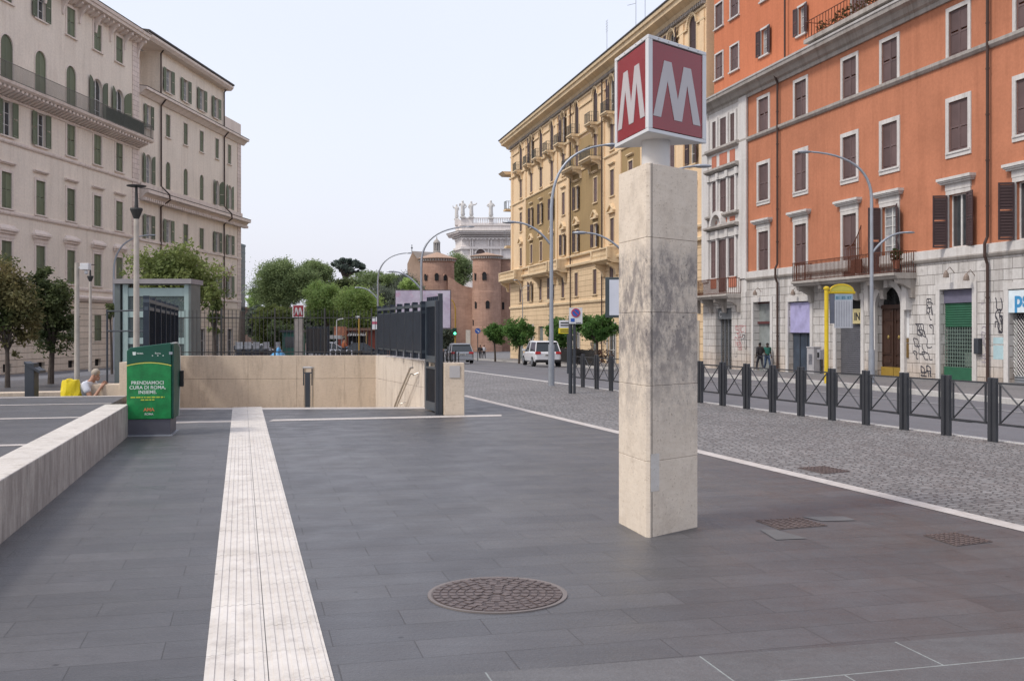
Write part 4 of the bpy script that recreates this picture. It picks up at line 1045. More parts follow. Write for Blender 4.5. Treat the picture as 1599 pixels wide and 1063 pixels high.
# arch hoods are linked by a thin string
mb = MB()
for i, c in enumerate(cx):
    o_, n_ = arcpts(.95, 24.68), arcpts(.8, 24.68)
    for k in range(len(o_)-1): mb.ext([(c+o_[k][0], o_[k][1]), (c+o_[k+1][0], o_[k+1][1]), (c+n_[k+1][0], n_[k+1][1]), (c+n_[k][0], n_[k][1])], 0, .18)
xs_ = sorted(cx)
for a, b in zip([XN-.8] + xs_, xs_ + [XF+.8]): mb.box(a+.95, b-.95, 0, .14, 24.5, 24.64) if b-a > 2 else None
mb.build('arch_hoods', m_yt, YB)
# balconies
raily = M_('green_grey_railing', (.08, .085, .075), .6)
for i, c in enumerate(cx):
    if i in (0, 1, 2, 3, 4, 5, 6, 7, 9): balcony(YB, c-.95, c+.95, 21.9, .95, m_yt, raily, y0=.0, rail=1.0, th=.25, step=.16)
for i in (5, 6): balcony(YB, cx[i]-1.9, cx[i]+1.9, 18.4, 1.25, m_yt, raily, y0=0, rail=1.0, th=.3, step=.16)
def stonebal(xa, xb, z, dep):
    xa, xb = sorted((xa, xb)); mb = MB(); mb.extx([(0, z-.45), (dep*.6, z-.4), (dep, z-.15), (dep, z), (0, z)], xa-.1, xb+.1)
    for px, py in ((xa, dep), (xb, dep)): mb.box(px-.16, px+.16, py-.34, py-.02, z, z+1.0)
    mb.box(xa, xb, dep-.28, dep-.04, z+.86, z+1.0); mb.box(xa, xb, dep-.26, dep-.06, z, z+.15)
    for x in (xa, xb): mb.box(x-.12, x+.12, 0, dep-.1, z+.86, z+.998); mb.box(x-.1, x+.1, 0, dep-.1, z, z+.85)
    x = xa+.3
    while x < xb-.2: mb.lathe([(.05, z+.15), (.09, z+.35), (.04, z+.65), (.07, z+.86)], (x, dep-.16), 6); x += .26
    for x in (xa+.5, xb-.5): mb.extx([(0, z-1.6), (.25, z-1.5), (.4, z-1.0), (dep*.8, z-.55), (dep*.85, z-.42), (0, z-.42)], x-.22, x+.22)
    mb.build('stone_balcony', m_yt, YB)
stonebal(cx[0]-1.4, XF+1.6, 8.2, 1.3); stonebal(cx[3]-2.2, cx[2]+1.0, 8.2, 1.3); stonebal(cx[4]-1.7, cx[4]+1.6, 8.2, 1.3); stonebal(cx[7]-2.2, cx[7]+2.6, 8.2, 1.3)
# end bay round the corner
mb = MB(); mb.box(XF, XF+.9, -9, -.5, -4, 22.3); mb.build('wall', m_ye, YB)
mb = MB(); mb.extx([(-9, 22.3), (.7, 22.3), (1.2, 22.7), (-9, 22.8)], XF-.2, XF+2.4); mb.box(XF+.9, XF+2.3, -4, .5, 17.6, 17.85); mb.box(XF+.9, XF+2.2, -4, .4, 12.6, 12.9); mb.build('end_balcony', m_yt, YB)
bars(YB, raily, XF+.9, XF+2.2, -4, .4, 17.85, 18.9, .3, .02); bars(YB, galv, XF+.9, XF+2.2, -4, .4, 12.9, 15.0, .5, .02)
for px_ in (894, 943.5):
    dp = MB(); x = yb_(px_); dp.tube([(x, .25, -2), (x, .25, 25.6)], .07, 6); dp.build('downpipe', brownpipe, YB)
scribble(YB, cx[7]-1.5, cx[7]+2.4, -.9, 1.0, 9, grm, 21, .05, .07); scribble(YB, cx[6]-2, cx[6]+1.5, -1.0, .8, 9, grm, 22, .05, .07)
dr2 = MB(); dr2.box(cx[3]-1.1, cx[3]+1.1, .06, .5, 4.7, 5.0) ; dr2.build('door_hood', m_yt, YB)
# antennas
for px_, h_, k in ((932, 1.9, 1), (976, 2.2, 2), (990, 2.4, 0)):
    x = yb_(px_, 1); aw = YF.empty('antenna', {1: 'leftmost thin roof antenna, with a bushy top, on the yellow building', 2: 'middle roof antenna with one long crossbar on the yellow building', 0: 'rightmost roof antenna with a bent arm on the yellow building'}[k], 'antenna', 'television antennas on the yellow building roof')
    mb = MB(); mb.cyl((x, 0, 27.0), (x, 0, 28.6+h_*1.3), .03, n=5)
    if k == 1:
        for q in range(5): mb.cyl((x-.35, 0, 30+q*.25), (x+.35, 0, 30+q*.25), .012, n=4)
    elif k == 2: mb.cyl((x, 0, 30.2), (x+1.6, .2, 30.5), .02, n=4); mb.cyl((x-.2, 0, 31.4), (x+.2, 0, 31.4), .012, n=4)
    else: mb.cyl((x, 0, 31.6), (x+1.5, .1, 32.2), .02, n=4)
    mb.build('mast', galv, aw)

# ================= metro totem (triangular)
Cn = Vector((1.071, 8.10)); wT = .70
L_ = Cn + Vector((-.2402, .9707))*wT; R_ = Cn + Vector((.7206, .6934))*wT; G = (Cn + L_ + R_)/3
TT = thing('metro_totem', 'triangular travertine pillar carrying a red three-sided sign with large white letters M', 'metro sign', (G.x, G.y, 0))
def tri(sc, sh=(0, 0)): return [((p - G)*sc + Vector(sh)) for p in (Cn, R_, L_)]
def cut(tr, c):       # cut the corners of a triangle
    out_ = []
    for i in range(3):
        p, a, b = tr[i], tr[i-1], tr[(i+1) % 3]
        out_ += [p + (a-p).normalized()*c, p + (b-p).normalized()*c]
    return out_
zs = [0.0, .6, 1.2, 1.785, 2.38, 2.97]
for i in range(5):
    mb = MB(); mb.prism(cut(tri(1 + random.uniform(-.002, .002)), .035), zs[i] + (.001 if i else -.05), zs[i+1] - .001)
    o = mb.build('stone_block', trav_tot, TT, bevel=.004)
mb = MB(); mb.prism(tri(.80), .01, 2.94); mb.build('pillar_core', dark, TT)
# paler poster ghost on the lowest block
nR = Vector((.6934, -.7206)); p0 = Cn - G + (R_ - Cn)*.05
mb = MB(); a = p0 + nR*.003; b = p0 + (R_-Cn)*.16 + nR*.003
mb.add([(a.x, a.y, .36), (b.x, b.y, .36), (b.x, b.y, .66), (a.x, a.y, .66)], [(0, 1, 2, 3)])
mb.build('scrubbed_patch', M_travertine('pale_scrubbed_stone', (.60, .57, .53), pits=True), TT)
a = (Cn - G) + (R_ - Cn)*.075 + nR*.002; b = (Cn - G) + (R_ - Cn)*.085 + nR*.002
mb = MB(); mb.add([(a.x, a.y, .0), (b.x, b.y, .0), (b.x, b.y, 2.97), (a.x, a.y, 2.97)], [(0, 1, 2, 3)]); mb.build('corner_joint', M_('dark_joint', (.12, .10, .085), .9), TT)
mb = MB(); mb.cyl((.01, 0, 2.95), (.01, 0, 3.24), .118, n=64); mb.build('neck', M_('painted_steel_white', (.56, .54, .52), .4, var=.06), TT, smooth=False)
SG = bpy.data.objects.new('sign_box', None); 
whf = M_('white_sign_frame', (.64, .64, .64), .35, var=.05)
redp = M_('red_sign_panel', (.24, .010, .020), .2, var=.08, sc=2, spec=.6)
ltr = M_('pale_sign_letter', (.47, .44, .44), .3, var=.05)
ts = tri(1.13, (.012, 0)); z0, z1 = 3.205, 3.97
mb = MB()
ci = cut(ts, .012); mb.prism(ci, z0, z0+.03); mb.prism(ci, z1-.03, z1)
for i in range(3):
    p, a, b = ts[i], ts[i-1], ts[(i+1) % 3]; e1 = (a-p).normalized(); e2 = (b-p).normalized()
    mb.prism([p + e1*.012, p + e1*.06, p + (e1+e2)*.04, p + e2*.06, p + e2*.012], z0+.03, z1-.03)
fr = mb.build('sign_frame', whf, TT, bevel=.004)
inner = tri(1.13*.985, (.012, 0))
for i, (a, b) in enumerate(((ts[2], ts[0]), (ts[0], ts[1]), (ts[1], ts[2]))):
    d = (b - a); L = d.length; d.normalize(); n = Vector((d.y, -d.x))
    if (n.dot((a+b)/2 - Vector((.012, 0)))) < 0: n = -n
    def P3(s, z, o): q = a + d*s - n*.010 + n*o; return (q.x, q.y, z)
    mb = MB(); s0, s1 = .055, L-.055
    mb.add([P3(s0, z0+.04, 0), P3(s1, z0+.04, 0), P3(s1, z1-.04, 0), P3(s0, z1-.04, 0), P3(s0, z0+.04, -.03), P3(s1, z0+.04, -.03), P3(s1, z1-.04, -.03), P3(s0, z1-.04, -.03)],
           [(0,1,2,3),(7,6,5,4),(0,4,5,1),(1,5,6,2),(2,6,7,3),(3,7,4,0)])
    pn = mb.build('red_panel', redp, TT)
    # the M: two leaning strokes each side of a narrow V, flat tops
    W_, H_ = (s1 - s0), (z1 - z0 - .08); zc0 = z0 + .04
    M2 = [(.06, .17), (.185, .17), (.33, .66), (.46, .17), (.585, .17), (.70, .62), (.83, .12), (.95, .12), (.775, .86), (.64, .86), (.525, .40), (.395, .86), (.255, .86)]
    M2 = [(.03, .14), (.175, .14), (.30, .58), (.43, .14), (.58, .14), (.685, .59), (.805, .14), (.95, .14), (.76, .80), (.615, .80), (.50, .385), (.375, .81), (.235, .81)]
    mb = MB(); k = len(M2)
    vs = [P3(s0+W_*x, zc0+H_*z, .004) for x, z in M2] + [P3(s0+W_*x, zc0+H_*z, 0) for x, z in M2]
    mb.add(vs, [tuple(range(k))] + [(j, (j+1) % k, k+(j+1) % k, k+j) for j in range(k)])
    mb.build('letter_m', ltr, pn)
mb = MB()
for i in range(3):
    a, b = ts[i], ts[(i+1) % 3]
    for k in range(1, 6): p = a.lerp(b, k/6); q = p*1.0; mb.ball((q.x, q.y, z1-.015), .006, n=6, m=4)
mb.build('bolts', steel, TT)
# ================= manholes
iron = M_('rusty_cast_iron', (.155, .122, .113), .55, .5, var=.3, sc=30)
MH = thing('manhole_cover', 'large round rusty manhole cover with cast ornament, in front of the pillar', 'manhole', (-.09, 6.38, .0))
mb = MB(); mb.lathe([(.435, -.02), (.435, .008), (.415, .009), (.405, .004), (.0, .006)], n=48)
mb.build('iron_frame', M_('worn_iron_ring', (.19, .165, .155), .7, .2), MH)
mb = MB(); rn = random.Random(4)
for rr0, rr1, n, gap in ((.362, .40, 36, .3), (.312, .35, 30, .34), (.262, .30, 24, .3), (.21, .25, 20, .34), (.155, .198, 14, .3), (.10, .143, 10, .35), (.04, .088, 6, .35)):
    for k in range(n):
        a0 = 2*math.pi*(k+rn.uniform(0, .15))/n; a1 = a0 + 2*math.pi/n*(1-gap); m_ = 4
        i_ = [(rr0*math.cos(a0+(a1-a0)*q/m_), rr0*math.sin(a0+(a1-a0)*q/m_)) for q in range(m_+1)]
        o_ = [(rr1*math.cos(a0+(a1-a0)*q/m_), rr1*math.sin(a0+(a1-a0)*q/m_)) for q in range(m_, -1, -1)]
        mb.prism(i_ + o_, .004, .0105 + rn.uniform(0, .003))
mb.lathe([(.03, .004), (.03, .016), (0, .016)], n=10)
mb.build('raised_pattern', iron, MH)
mb = MB(); mb.lathe([(.404, .0), (.404, .0075), (0, .0075)], n=48); mb.build('lid', M_('iron_lid', (.095, .075, .072), .6, .4, var=.2, sc=10), MH)
# a worn patch of slabs around
def sqm(pts, name, label, pat=True):
    q = [fl(*p) for p in pts]; c = sum(q, Vector())/4
    t = thing(name, label, 'manhole', (c.x, c.y, 0)); q = [p - Vector((c.x, c.y, 0)) for p in q]
    mb = MB(); mb.prism([(p.x, p.y) for p in q], -.01, .007); mb.build('iron_frame', iron, t)
    mb = MB(); n = 7
    for i in range(n):
        for j in range(n):
            f = lambda a, b: q[0].lerp(q[1], a).lerp(q[3].lerp(q[2], a), b)
            a0, a1, b0, b1 = (i+.2)/n, (i+.8)/n, (j+.2)/n, (j+.8)/n
            mb.prism([f(a0, b0).xy, f(a1, b0).xy, f(a1, b1).xy, f(a0, b1).xy], .006, .013)
    mb.build('tread_pattern', iron, t)
def rh(cx_, cy_, s, ang):     # square of side s centred at a pixel
    c = fl(cx_, cy_); out_ = []
    for k in range(4):
        a = R(ang + 45 + 90*k); out_.append((c.x + s*.7071*math.cos(a), c.y + s*.7071*math.sin(a)))
    return [(CX + F*x/y, HY + F*EYE/y) for x, y in out_]
sqm([(1180, 813), (1248, 809), (1292, 821), (1217, 827)], 'manhole_cover', 'square rusty manhole cover in the dark slabs, midway between pillar and white line')
sqm([(1442, 836), (1492, 832.5), (1550, 846), (1494, 853)], 'manhole_cover', 'square rusty manhole cover in the dark slabs at the right, just inside the white line')
sqm([(1246, 731), (1287, 728), (1328, 736.5), (1287, 740)], 'manhole_cover', 'square rusty manhole cover set in the cobbles beyond the white line')
pl = M_('replacement_slab', (.125, .122, .122), .7, var=.1, sc=3)
for p in (((1252, 807), (1318, 806.5), (1338, 812.5), (1284, 814)), ((1186, 827), (1212, 827.5), (1262, 841), (1212, 843))):
    struct(sheet('replacement_slab', [fl(*q)[:2] for q in p], pl, .0045))
lit = M_('litter_paper', (.6, .6, .58), .8)

# ================= stair well
SW = thing('stair_parapet', 'travertine walls round the metro stairs, with pale right side and tan back', 'wall')
def wallseg(a, b, th, z0, z1, mat, name='wall_panel', cope=True, side=1):
    a, b = Vector(a), Vector(b); d = (b-a).normalized(); n = Vector((-d.y, d.x))*th*side; L = (b-a).length; k = max(1, round(L/1.25))
    mb = MB()
    for i in range(k):
        p = a + d*(L*i/k + .002); q = a + d*(L*(i+1)/k - .002)
        for zz0, zz1 in ((z0, .42), (.426, z1)): mb.prism([p, q, q+n, p+n], zz0, zz1)
    return mb.build(name, mat, SW)
wallseg(SFR, SBR, .4, -4, .99, travw, side=-1); wallseg((-3.0, 25.74), (-8.9, 25.15), .4, -4, .99, travd, side=-1)
wallseg((-6.35, 17.9), (-8.32, 25.2), .35, -4, .99, travd, side=1)
mb = MB(); mb.prism([(-1.30, 19.7), (-.915, 19.7), (-.97, 20.15), (-1.5, 21.3), (-1.75, 21.3)], -.05, 1.0); mb.build('end_pier', travd, SW, bevel=.01)
mb = MB(); mb.box(-1.2, -1.0, 19.685, 19.699, .72, .95); mb.build('small_plate', M_('pale_plate', (.42, .40, .39), .4), SW)
mb = MB(); mb.box(-1.5, -1.0, 20.3, 20.9, 1.0, 1.01)
st = MB(); d = Vector((-.351, 1)).normalized()
for k in range(14):
    a = Vector(SFL) + Vector((0, .15)) + Vector((-.24, 1))*(.32*k); b = Vector(SFR) + Vector((0, .15)) + Vector((-.36, 1))*(.32*k)
    st.prism([a, b, b + Vector((-.11, .34)), a + Vector((-.08, .34))], -.16*(k+1)-.3, -.16*(k+1)+.1)
struct(st.build('stairs', travd))
# handrails
def handrail(pts, label):
    t = thing('handrail', label, 'handrail'); mb = MB(); mb.tube(pts, .022, 8); mb.tube([Vector(p)-Vector((0, 0, .13)) for p in pts], .015, 6); mb.build('rails', steel, t)
    mb = MB(); p, q = Vector(pts[0]), Vector(pts[-1])
    for f in (.02, .5): r_ = p.lerp(q, f); mb.cyl(r_ + Vector((.0, 0, -.14)), r_ + Vector((.14, .0, -.08)), .014, n=6)
    mb.build('brackets', steel, t); return t
handrail([(-2.12, 21.9, .83), (-2.18, 22.0, .82), (-2.55, 22.9, .12), (-2.9, 23.9, -.6)], 'steel handrail going down the pale right wall of the metro stairs')
mb = MB(); mb.box(-2.02, -1.99, 21.85, 21.9, .6, .88); 
hr = thing('handrail_post', 'steel double handrail on a dark post rising in the middle of the metro stairs', 'handrail')
mb = MB(); mb.tube([(-4.28, 21.9, .83), (-4.28, 22.1, .82), (-4.45, 22.9, .1), (-4.6, 23.6, -.5)], .022, 8); mb.tube([(-4.46, 21.9, .83), (-4.46, 22.1, .82), (-4.63, 22.9, .1), (-4.78, 23.6, -.5)], .022, 8)
mb.cyl((-4.28, 21.9, .83), (-4.46, 21.9, .83), .022, n=8); mb.build('rails', steel, hr)
mb = MB(); mb.box(-4.42, -4.32, 21.88, 21.96, -.3, .72); mb.cyl((-4.46, 21.92, .72), (-4.28, 21.92, .72), .014, n=6); mb.cyl((-4.46, 21.92, .45), (-4.46, 21.92, .83), .012, n=6); mb.cyl((-4.28, 21.92, .45), (-4.28, 21.92, .83), .012, n=6); mb.build('post', dgrey, hr)
# big folding fences either side
def louvre_fence(a, b, z0, z1, label, n=6):
    a, b = Vector(a), Vector(b); d = (b-a).normalized(); nn = Vector((-d.y, d.x)); L = (b-a).length
    t = thing('stair_fence', label, 'fence')
    def bx(mb, s0, s1, o0, o1, za, zb): mb.prism([a+d*s0+nn*o0, a+d*s1+nn*o0, a+d*s1+nn*o1, a+d*s0+nn*o1], za, zb)
    mb = MB(); bx(mb, 0, L, -.03, .03, z1-.16, z1-.1); bx(mb, 0, L, -.035, .035, z0+.06, z0+.12); bx(mb, 0, L, -.05, .05, z1-.03, z1+.03); mb.build('rail', slat_frame, t)
    for k in range(n+1): mb = MB(); s = L*k/n; s = min(max(s, .04), L-.04); bx(mb, s-.035, s+.035, -.05, .05, z0-.06, z1+.09); mb.build('post', slate, t)
    mb = MB(); s = .05
    while s < L - .05:
        p = a + d*s; q = p + d*.035 + nn*.05; r_ = Vector((0, 0)); mb.prism([p - nn*.03, p + d*.006 - nn*.03, q + d*.03, q], z0+.1, z1-.12); s += .062
    mb.build('slats', slate, t, fix=False)
    mb = MB(); s = .06
    while s < L: mb.cyl((*(a+d*s), z0-.06), (*(a+d*s), z0+.07), .018, n=6); mb.cyl((*(a+d*s), z1+.03), (*(a+d*s), z1+.08), .012, n=5); s += .25
    mb.build('fixings', slate, t)
louvre_fence((-1.80, 20.9), (-3.30, 25.4), 1.10, 2.13, 'dark slatted metal fence on top of the pale right wall of the metro stairs')
louvre_fence((-6.32, 17.7), (-8.22, 25.1), 1.05, 2.14, 'dark slatted metal fence behind the green bin, on the left side of the metro stairs')
gt = thing('folding_gate', 'tall dark folded metal gate standing open at the right of the metro stairs', 'gate')
ga, gb = Vector((-1.75, 20.95)), Vector((-1.37, 19.87)); d = (gb-ga).normalized(); nn = Vector((-d.y, d.x)); L = (gb-ga).length
def gbx(mb, s0, s1, o0, o1, za, zb): mb.prism([ga+d*s0+nn*o0, ga+d*s1+nn*o0, ga+d*s1+nn*o1, ga+d*s0+nn*o1], za, zb)
mb = MB()
for s0, s1, za, zb in ((0, .09, .03, 2.22), (L-.09, L, .03, 2.22), (.09, L-.09, 2.1, 2.22), (.09, L-.09, .03, .2), (.09, L-.09, .99, 1.12), (.09, L-.09, .86, .9)): gbx(mb, s0, s1, -.03, .03, za, zb)
mb.build('gate_frame', slat_frame, gt)
mb = MB(); s = .12
while s < L-.1: gbx(mb, s, s+.02, -.015, .015, .2, .86); gbx(mb, s, s+.02, -.015, .015, 1.12, 2.1); s += .055
gbx(mb, .09, L-.09, .02, .024, .2, .86); gbx(mb, .09, L-.09, .02, .024, 1.12, 2.1)
mb.build('gate_bars', slate, gt)
mb = MB(); gbx(mb, L+.005, L+.10, -.07, .0, -.02, 2.34); gbx(mb, L+.01, L+.09, -.135, -.075, -.02, 2.2); mb.build('gate_post', dgrey, gt)
mb = MB()
for k in range(7): gbx(mb, .1+k*.15, .12+k*.15, -.02, .02, 2.22, 2.3)
mb.build('gate_spikes', slate, gt)
mb = MB()
for k in range(7): mb.cyl((-1.5+k*.075, 20.2, 1.0), (-1.5+k*.075, 20.2, 1.2), .013, n=5); mb.cyl((-1.5+k*.06, 20.8, 1.0), (-1.5+k*.06, 20.8, 1.22), .011, n=5)
sp = thing('spiked_rail', 'short row of dark spikes on the stone pier beside the gate', 'railing'); mb.build('spikes', raild, sp)
# thin bar railing on the back wall
def barfence(a, b, z0, z1, step, r, label, nm='bar_railing', posts=(), mat=None):
    mat = mat or raild; a, b = Vector(a), Vector(b); d = (b-a).normalized(); L = (b-a).length; t = thing(nm, label, 'railing')
    mb = MB(); n = int(L/step)
    for k in range(n+1): p = a + d*(L*k/n); mb.cyl((*p, z0), (*p, z1+.05), r, n=5)
    mb.build('bars', mat, t)
    mb = MB(); nn = Vector((-d.y, d.x))*.012
    for z in (z0+.08, z1-.14 if z1-z0 > 1 else z1): mb.prism([a-nn, b-nn, b+nn, a+nn], z-.013, z+.010)
    mb.build('rails', mat, t)
    for s in posts: mb = MB(); p = a + d*s; mb.box(p.x-.017, p.x+.017, p.y-.017, p.y+.017, z0-.02, z1+.1); mb.build('post', mat, t)
barfence((-3.45, 25.9), (-8.5, 25.4), 1.0, 2.08, .095, .0075, 'thin black vertical bars along the tan back wall of the metro stairs', posts=(.1, 1.27, 2.5, 3.8, 5.0))
# ================= glass lift
EL = thing('glass_lift', 'pale green framed glass lift housing with a grey flat roof', 'lift', (-11.62, 30, 0))
aqua = M_('pale_aqua_paint', (.33, .42, .40), .4, var=.08); 
wE, dE, hE = 2.16, .9, 3.0
mb = MB()
for x in (.22, wE-.14):
    for y in (.0, dE-.14): mb.box(x, x+.15 if x > 1 else x+.15, y, y+.14, 0, hE-.03)
for z0, z1 in ((2.62, 2.86), (2.0, 2.18), (1.22, 1.4)):
    for y in (.03, dE-.11): mb.box(.37, wE-.14, y, y+.08, z0, z1)
    for x in (.25, wE-.11): mb.box(x, x+.08, .14, dE-.14, z0, z1)
mb.box(.6, .66, .05, .1, 1.4, 2.0)
mb.build('steel_frame', aqua, EL)
ggm = M_('grey_green_metal', (.13, .15, .145), .5)
mb = MB(); mb.box(0, .16, -.05, dE+.05, 0, hE-.02); mb.build('side_panel', ggm, EL); mb = MB(); mb.box(wE-.0, wE+.06, -.03, dE, 0, hE-.02); mb.build('side_panel', ggm, EL)
mb = MB(); mb.box(-.03, wE+.1, -.12, dE+.15, hE-.02, hE+.12); mb.build('roof', M_('grey_zinc', (.28, .26, .26), .6), EL)
gl = bpy.data.materials.new('lift_glass'); gl.use_nodes = True; gb_ = gl.node_tree.nodes['Principled BSDF']; gb_.inputs['Base Color'].default_value = (.10, .14, .14, 1); gb_.inputs['Roughness'].default_value = .05; gb_.inputs['Alpha'].default_value = .5
mb = MB()
for z0, z1 in ((2.18, 2.62), (1.4, 2.0), (.05, 1.22)): mb.box(.37, wE-.14, .06, .07, z0, z1); mb.box(wE-.08, wE-.07, .14, dE-.14, z0, z1)
mb.build('glass_panes', gl, EL)
mb = MB(); mb.box(.5, wE-.4, .3, dE-.15, .1, 2.3); mb.box(.42, .5, .2, dE-.15, .0, 2.9); mb.build('lift_car', M_('dark_lift_car', (.03, .035, .045), .3), EL)
rl = thing('lift_railing', 'two dark horizontal rails crossing in front of the glass lift', 'railing'); mb = MB()
for z in (1.60, 2.15): mb.cyl((-11.3, 28.6, z), (-8.7, 26.0, z), .025, n=6)
for s in (0, .5, 1): mb.cyl((-11.3+2.6*s, 28.6-2.6*s, -.05), (-11.3+2.6*s, 28.6-2.6*s, 2.2), .03, n=6)
mb.build('rails', dgrey, rl)
# ================= green bin
BN = thing('waste_compactor', 'tall green waste bin with white slogans on a grey base by the low wall', 'bin', (-5.29, 15.9, 0), R(11))
gU = M_('dark_green_wrap', (.010, .085, .052), .3, var=.2, sc=1); gLw = M_('bright_green_wrap', (.012, .20, .055), .32, var=.35, sc=6); gsd = M_('deep_green_wrap', (.008, .06, .042), .55, var=.35, sc=8)
bw, bdp = .655, .80; zS = 1.08
def barc(x): return zS + .045*(1 - ((x + bw*.5)/(bw*.5))**2)
def ringpts(z, sl=0): # footprint tapering towards the base on the side
    k = .0 if z < .25 else .03
    return [(-bw-k*0, 0), (0, 0), (0 + k*1.2, bdp*.45), (0 + k, bdp), (-bw-k*.3, bdp)]
mb = MB(); mb.prism([(-bw+.01, .015), (-.012, .015), (-.012, bdp-.1), (-bw+.01, bdp-.1)], 0, .26); mb.build('plinth', M_('grey_plinth', (.10, .10, .12), .5, .3), BN, bevel=.006)
mb = MB(); mb.box(-bw-.04, .02, -.03, bdp, -.001, .018); mb.build('foot_plate', galv, BN)
n = 10; xs = [-bw + bw*k/n for k in range(n+1)]
lo = [(x, .262) for x in (-bw, 0)]; 
mb = MB(); poly = [(-bw, .262), (0, .262)] + [(x, barc(x)) for x in reversed(xs)]; mb.ext(poly, 0, bdp); mb.build('lower_body', gLw, BN, bevel=.008)
mb = MB(); poly = [(x, barc(x)+.016) for x in xs] + [(0, 1.425), (-.02, 1.44), (-bw+.05, 1.365), (-bw, 1.32)]; mb.ext(poly, 0, bdp*.9); mb.build('upper_body', gU, BN, bevel=.012)
mb = MB()
for a, b in zip(xs, xs[1:]): mb.ext([(a, barc(a)), (b, barc(b)), (b, barc(b)+.016), (a, barc(a)+.016)], -.004, .004)
mb.add([(.004, 0, zS), (.004, bdp*.9, zS-.03), (.004, bdp*.9, zS-.014), (.004, 0, zS+.016)], [(0, 1, 2, 3)])
mb.build('yellow_stripe', M_('yellow_stripe', (.55, .55, .12), .4), BN)
mb = MB(); mb.extx([(0.02, .262), (bdp*.8, .262), (bdp+.03, .95), (bdp*.95, 1.36), (bdp*.6, 1.425), (.02, 1.42)], .001, .035); mb.build('side_panel', gsd, BN, bevel=.01)
mb = MB(); mb.extx([(bdp*.8, .262), (bdp*.84, .262), (bdp+.06, .95), (bdp, 1.36), (bdp*.6, 1.445), (0.1, 1.445), (.1, 1.427), (bdp*.6, 1.427), (bdp*.95, 1.36), (bdp+.03, .95)], .0, .04); mb.build('white_edge_trim', M_('pale_trim', (.5, .52, .5), .4), BN)
mb = MB(); mb.box(.04, .10, bdp*.9, bdp*.98, .72, .98); mb.build('handle', black, BN, bevel=.01)
front = lambda x, z: Matrix.Translation((x, -.003, z)) @ Matrix(((1, 0, 0, 0), (0, 0, -1, 0), (0, 1, 0, 0), (0, 0, 0, 1)))
wb_ = M_('white_print', (.62, .68, .62), .4); yb2 = M_('yellow_print', (.50, .55, .06), .4); ob2 = M_('orange_print', (.65, .20, .08), .4)
xc = -bw*.53
for s_, z in (('PRENDIAMOCI', .80), ('CURA DI ROMA,', .728), ('INSIEME.', .656)): text(s_, wb_, BN, front(xc, z), .073, name='slogan', bold=.0012, ext=.001)
rnw = random.Random(2)
mb = MB()
for z, x0_, x1_ in ((.592, -.25, .25), (.552, -.10, .10)):
    x = xc + x0_
    while x < xc + x1_: w_ = rnw.uniform(.022, .07); mb.box(x, min(x + w_, xc + x1_), -.004, 0, z, z + .017); x += w_ + .012
mb.build('small_slogan', yb2, BN)
text('AMA', ob2, BN, front(xc+.02, .385), .075, name='logo', bold=.0015, ext=.001); text('ROMA', wb_, BN, front(xc+.02, .325), .045, name='small_slogan', bold=.0006, ext=.001)
text('ROMA', wb_, BN, front(-bw*.70, 1.265), .034, name='small_slogan', bold=.0006, ext=.001); text('Roma', wb_, BN, front(-bw*.30, 1.268), .036, name='small_slogan', bold=.0004, ext=.001)
mb = MB(); mb.ext([(-bw*.86, 1.25), (-bw*.80, 1.25), (-bw*.79, 1.30), (-bw*.87, 1.30)], -.003, 0)
for k in (-.42, -.30, -.18): mb.box(bw*k-.008, bw*k+.008, -.003, 0, 1.235, 1.25)
mb.build('emblem', wb_, BN); mb = MB(); mb.box(-.03, .02, -.005, .03, 1.26, 1.30); mb.build('latch', galv, BN)
mb = MB()
for k in range(9): mb.add([( .037, .1+.05*(k % 3), .4+.06*k), (.037, .13+.05*(k % 3), .4+.06*k), (.037, .13+.05*(k % 3), .44+.06*k)], [(0, 1, 2)])
# ================= dark info post
ip = thing('info_post', 'slim dark metal post with a tilted head beyond the raised terrace', 'post', (-9.0, 19.2, 0), 0)
mb = MB(); mb.box(-.09, .09, -.1, .1, -.05, 1.02); mb.build('post_body', dgrey, ip, bevel=.01)
mb = MB(); mb.add([(-.09, -.12, 1.0), (-.09, -.12, 1.05), (.2, -.12, .88), (.2, -.12, .83), (-.09, .14, 1.0), (-.09, .14, 1.05), (.2, .14, .88), (.2, .14, .83)], [(0,1,2,3),(7,6,5,4),(0,4,5,1),(1,5,6,2),(2,6,7,3),(3,7,4,0)]); mb.build('head', dgrey, ip)

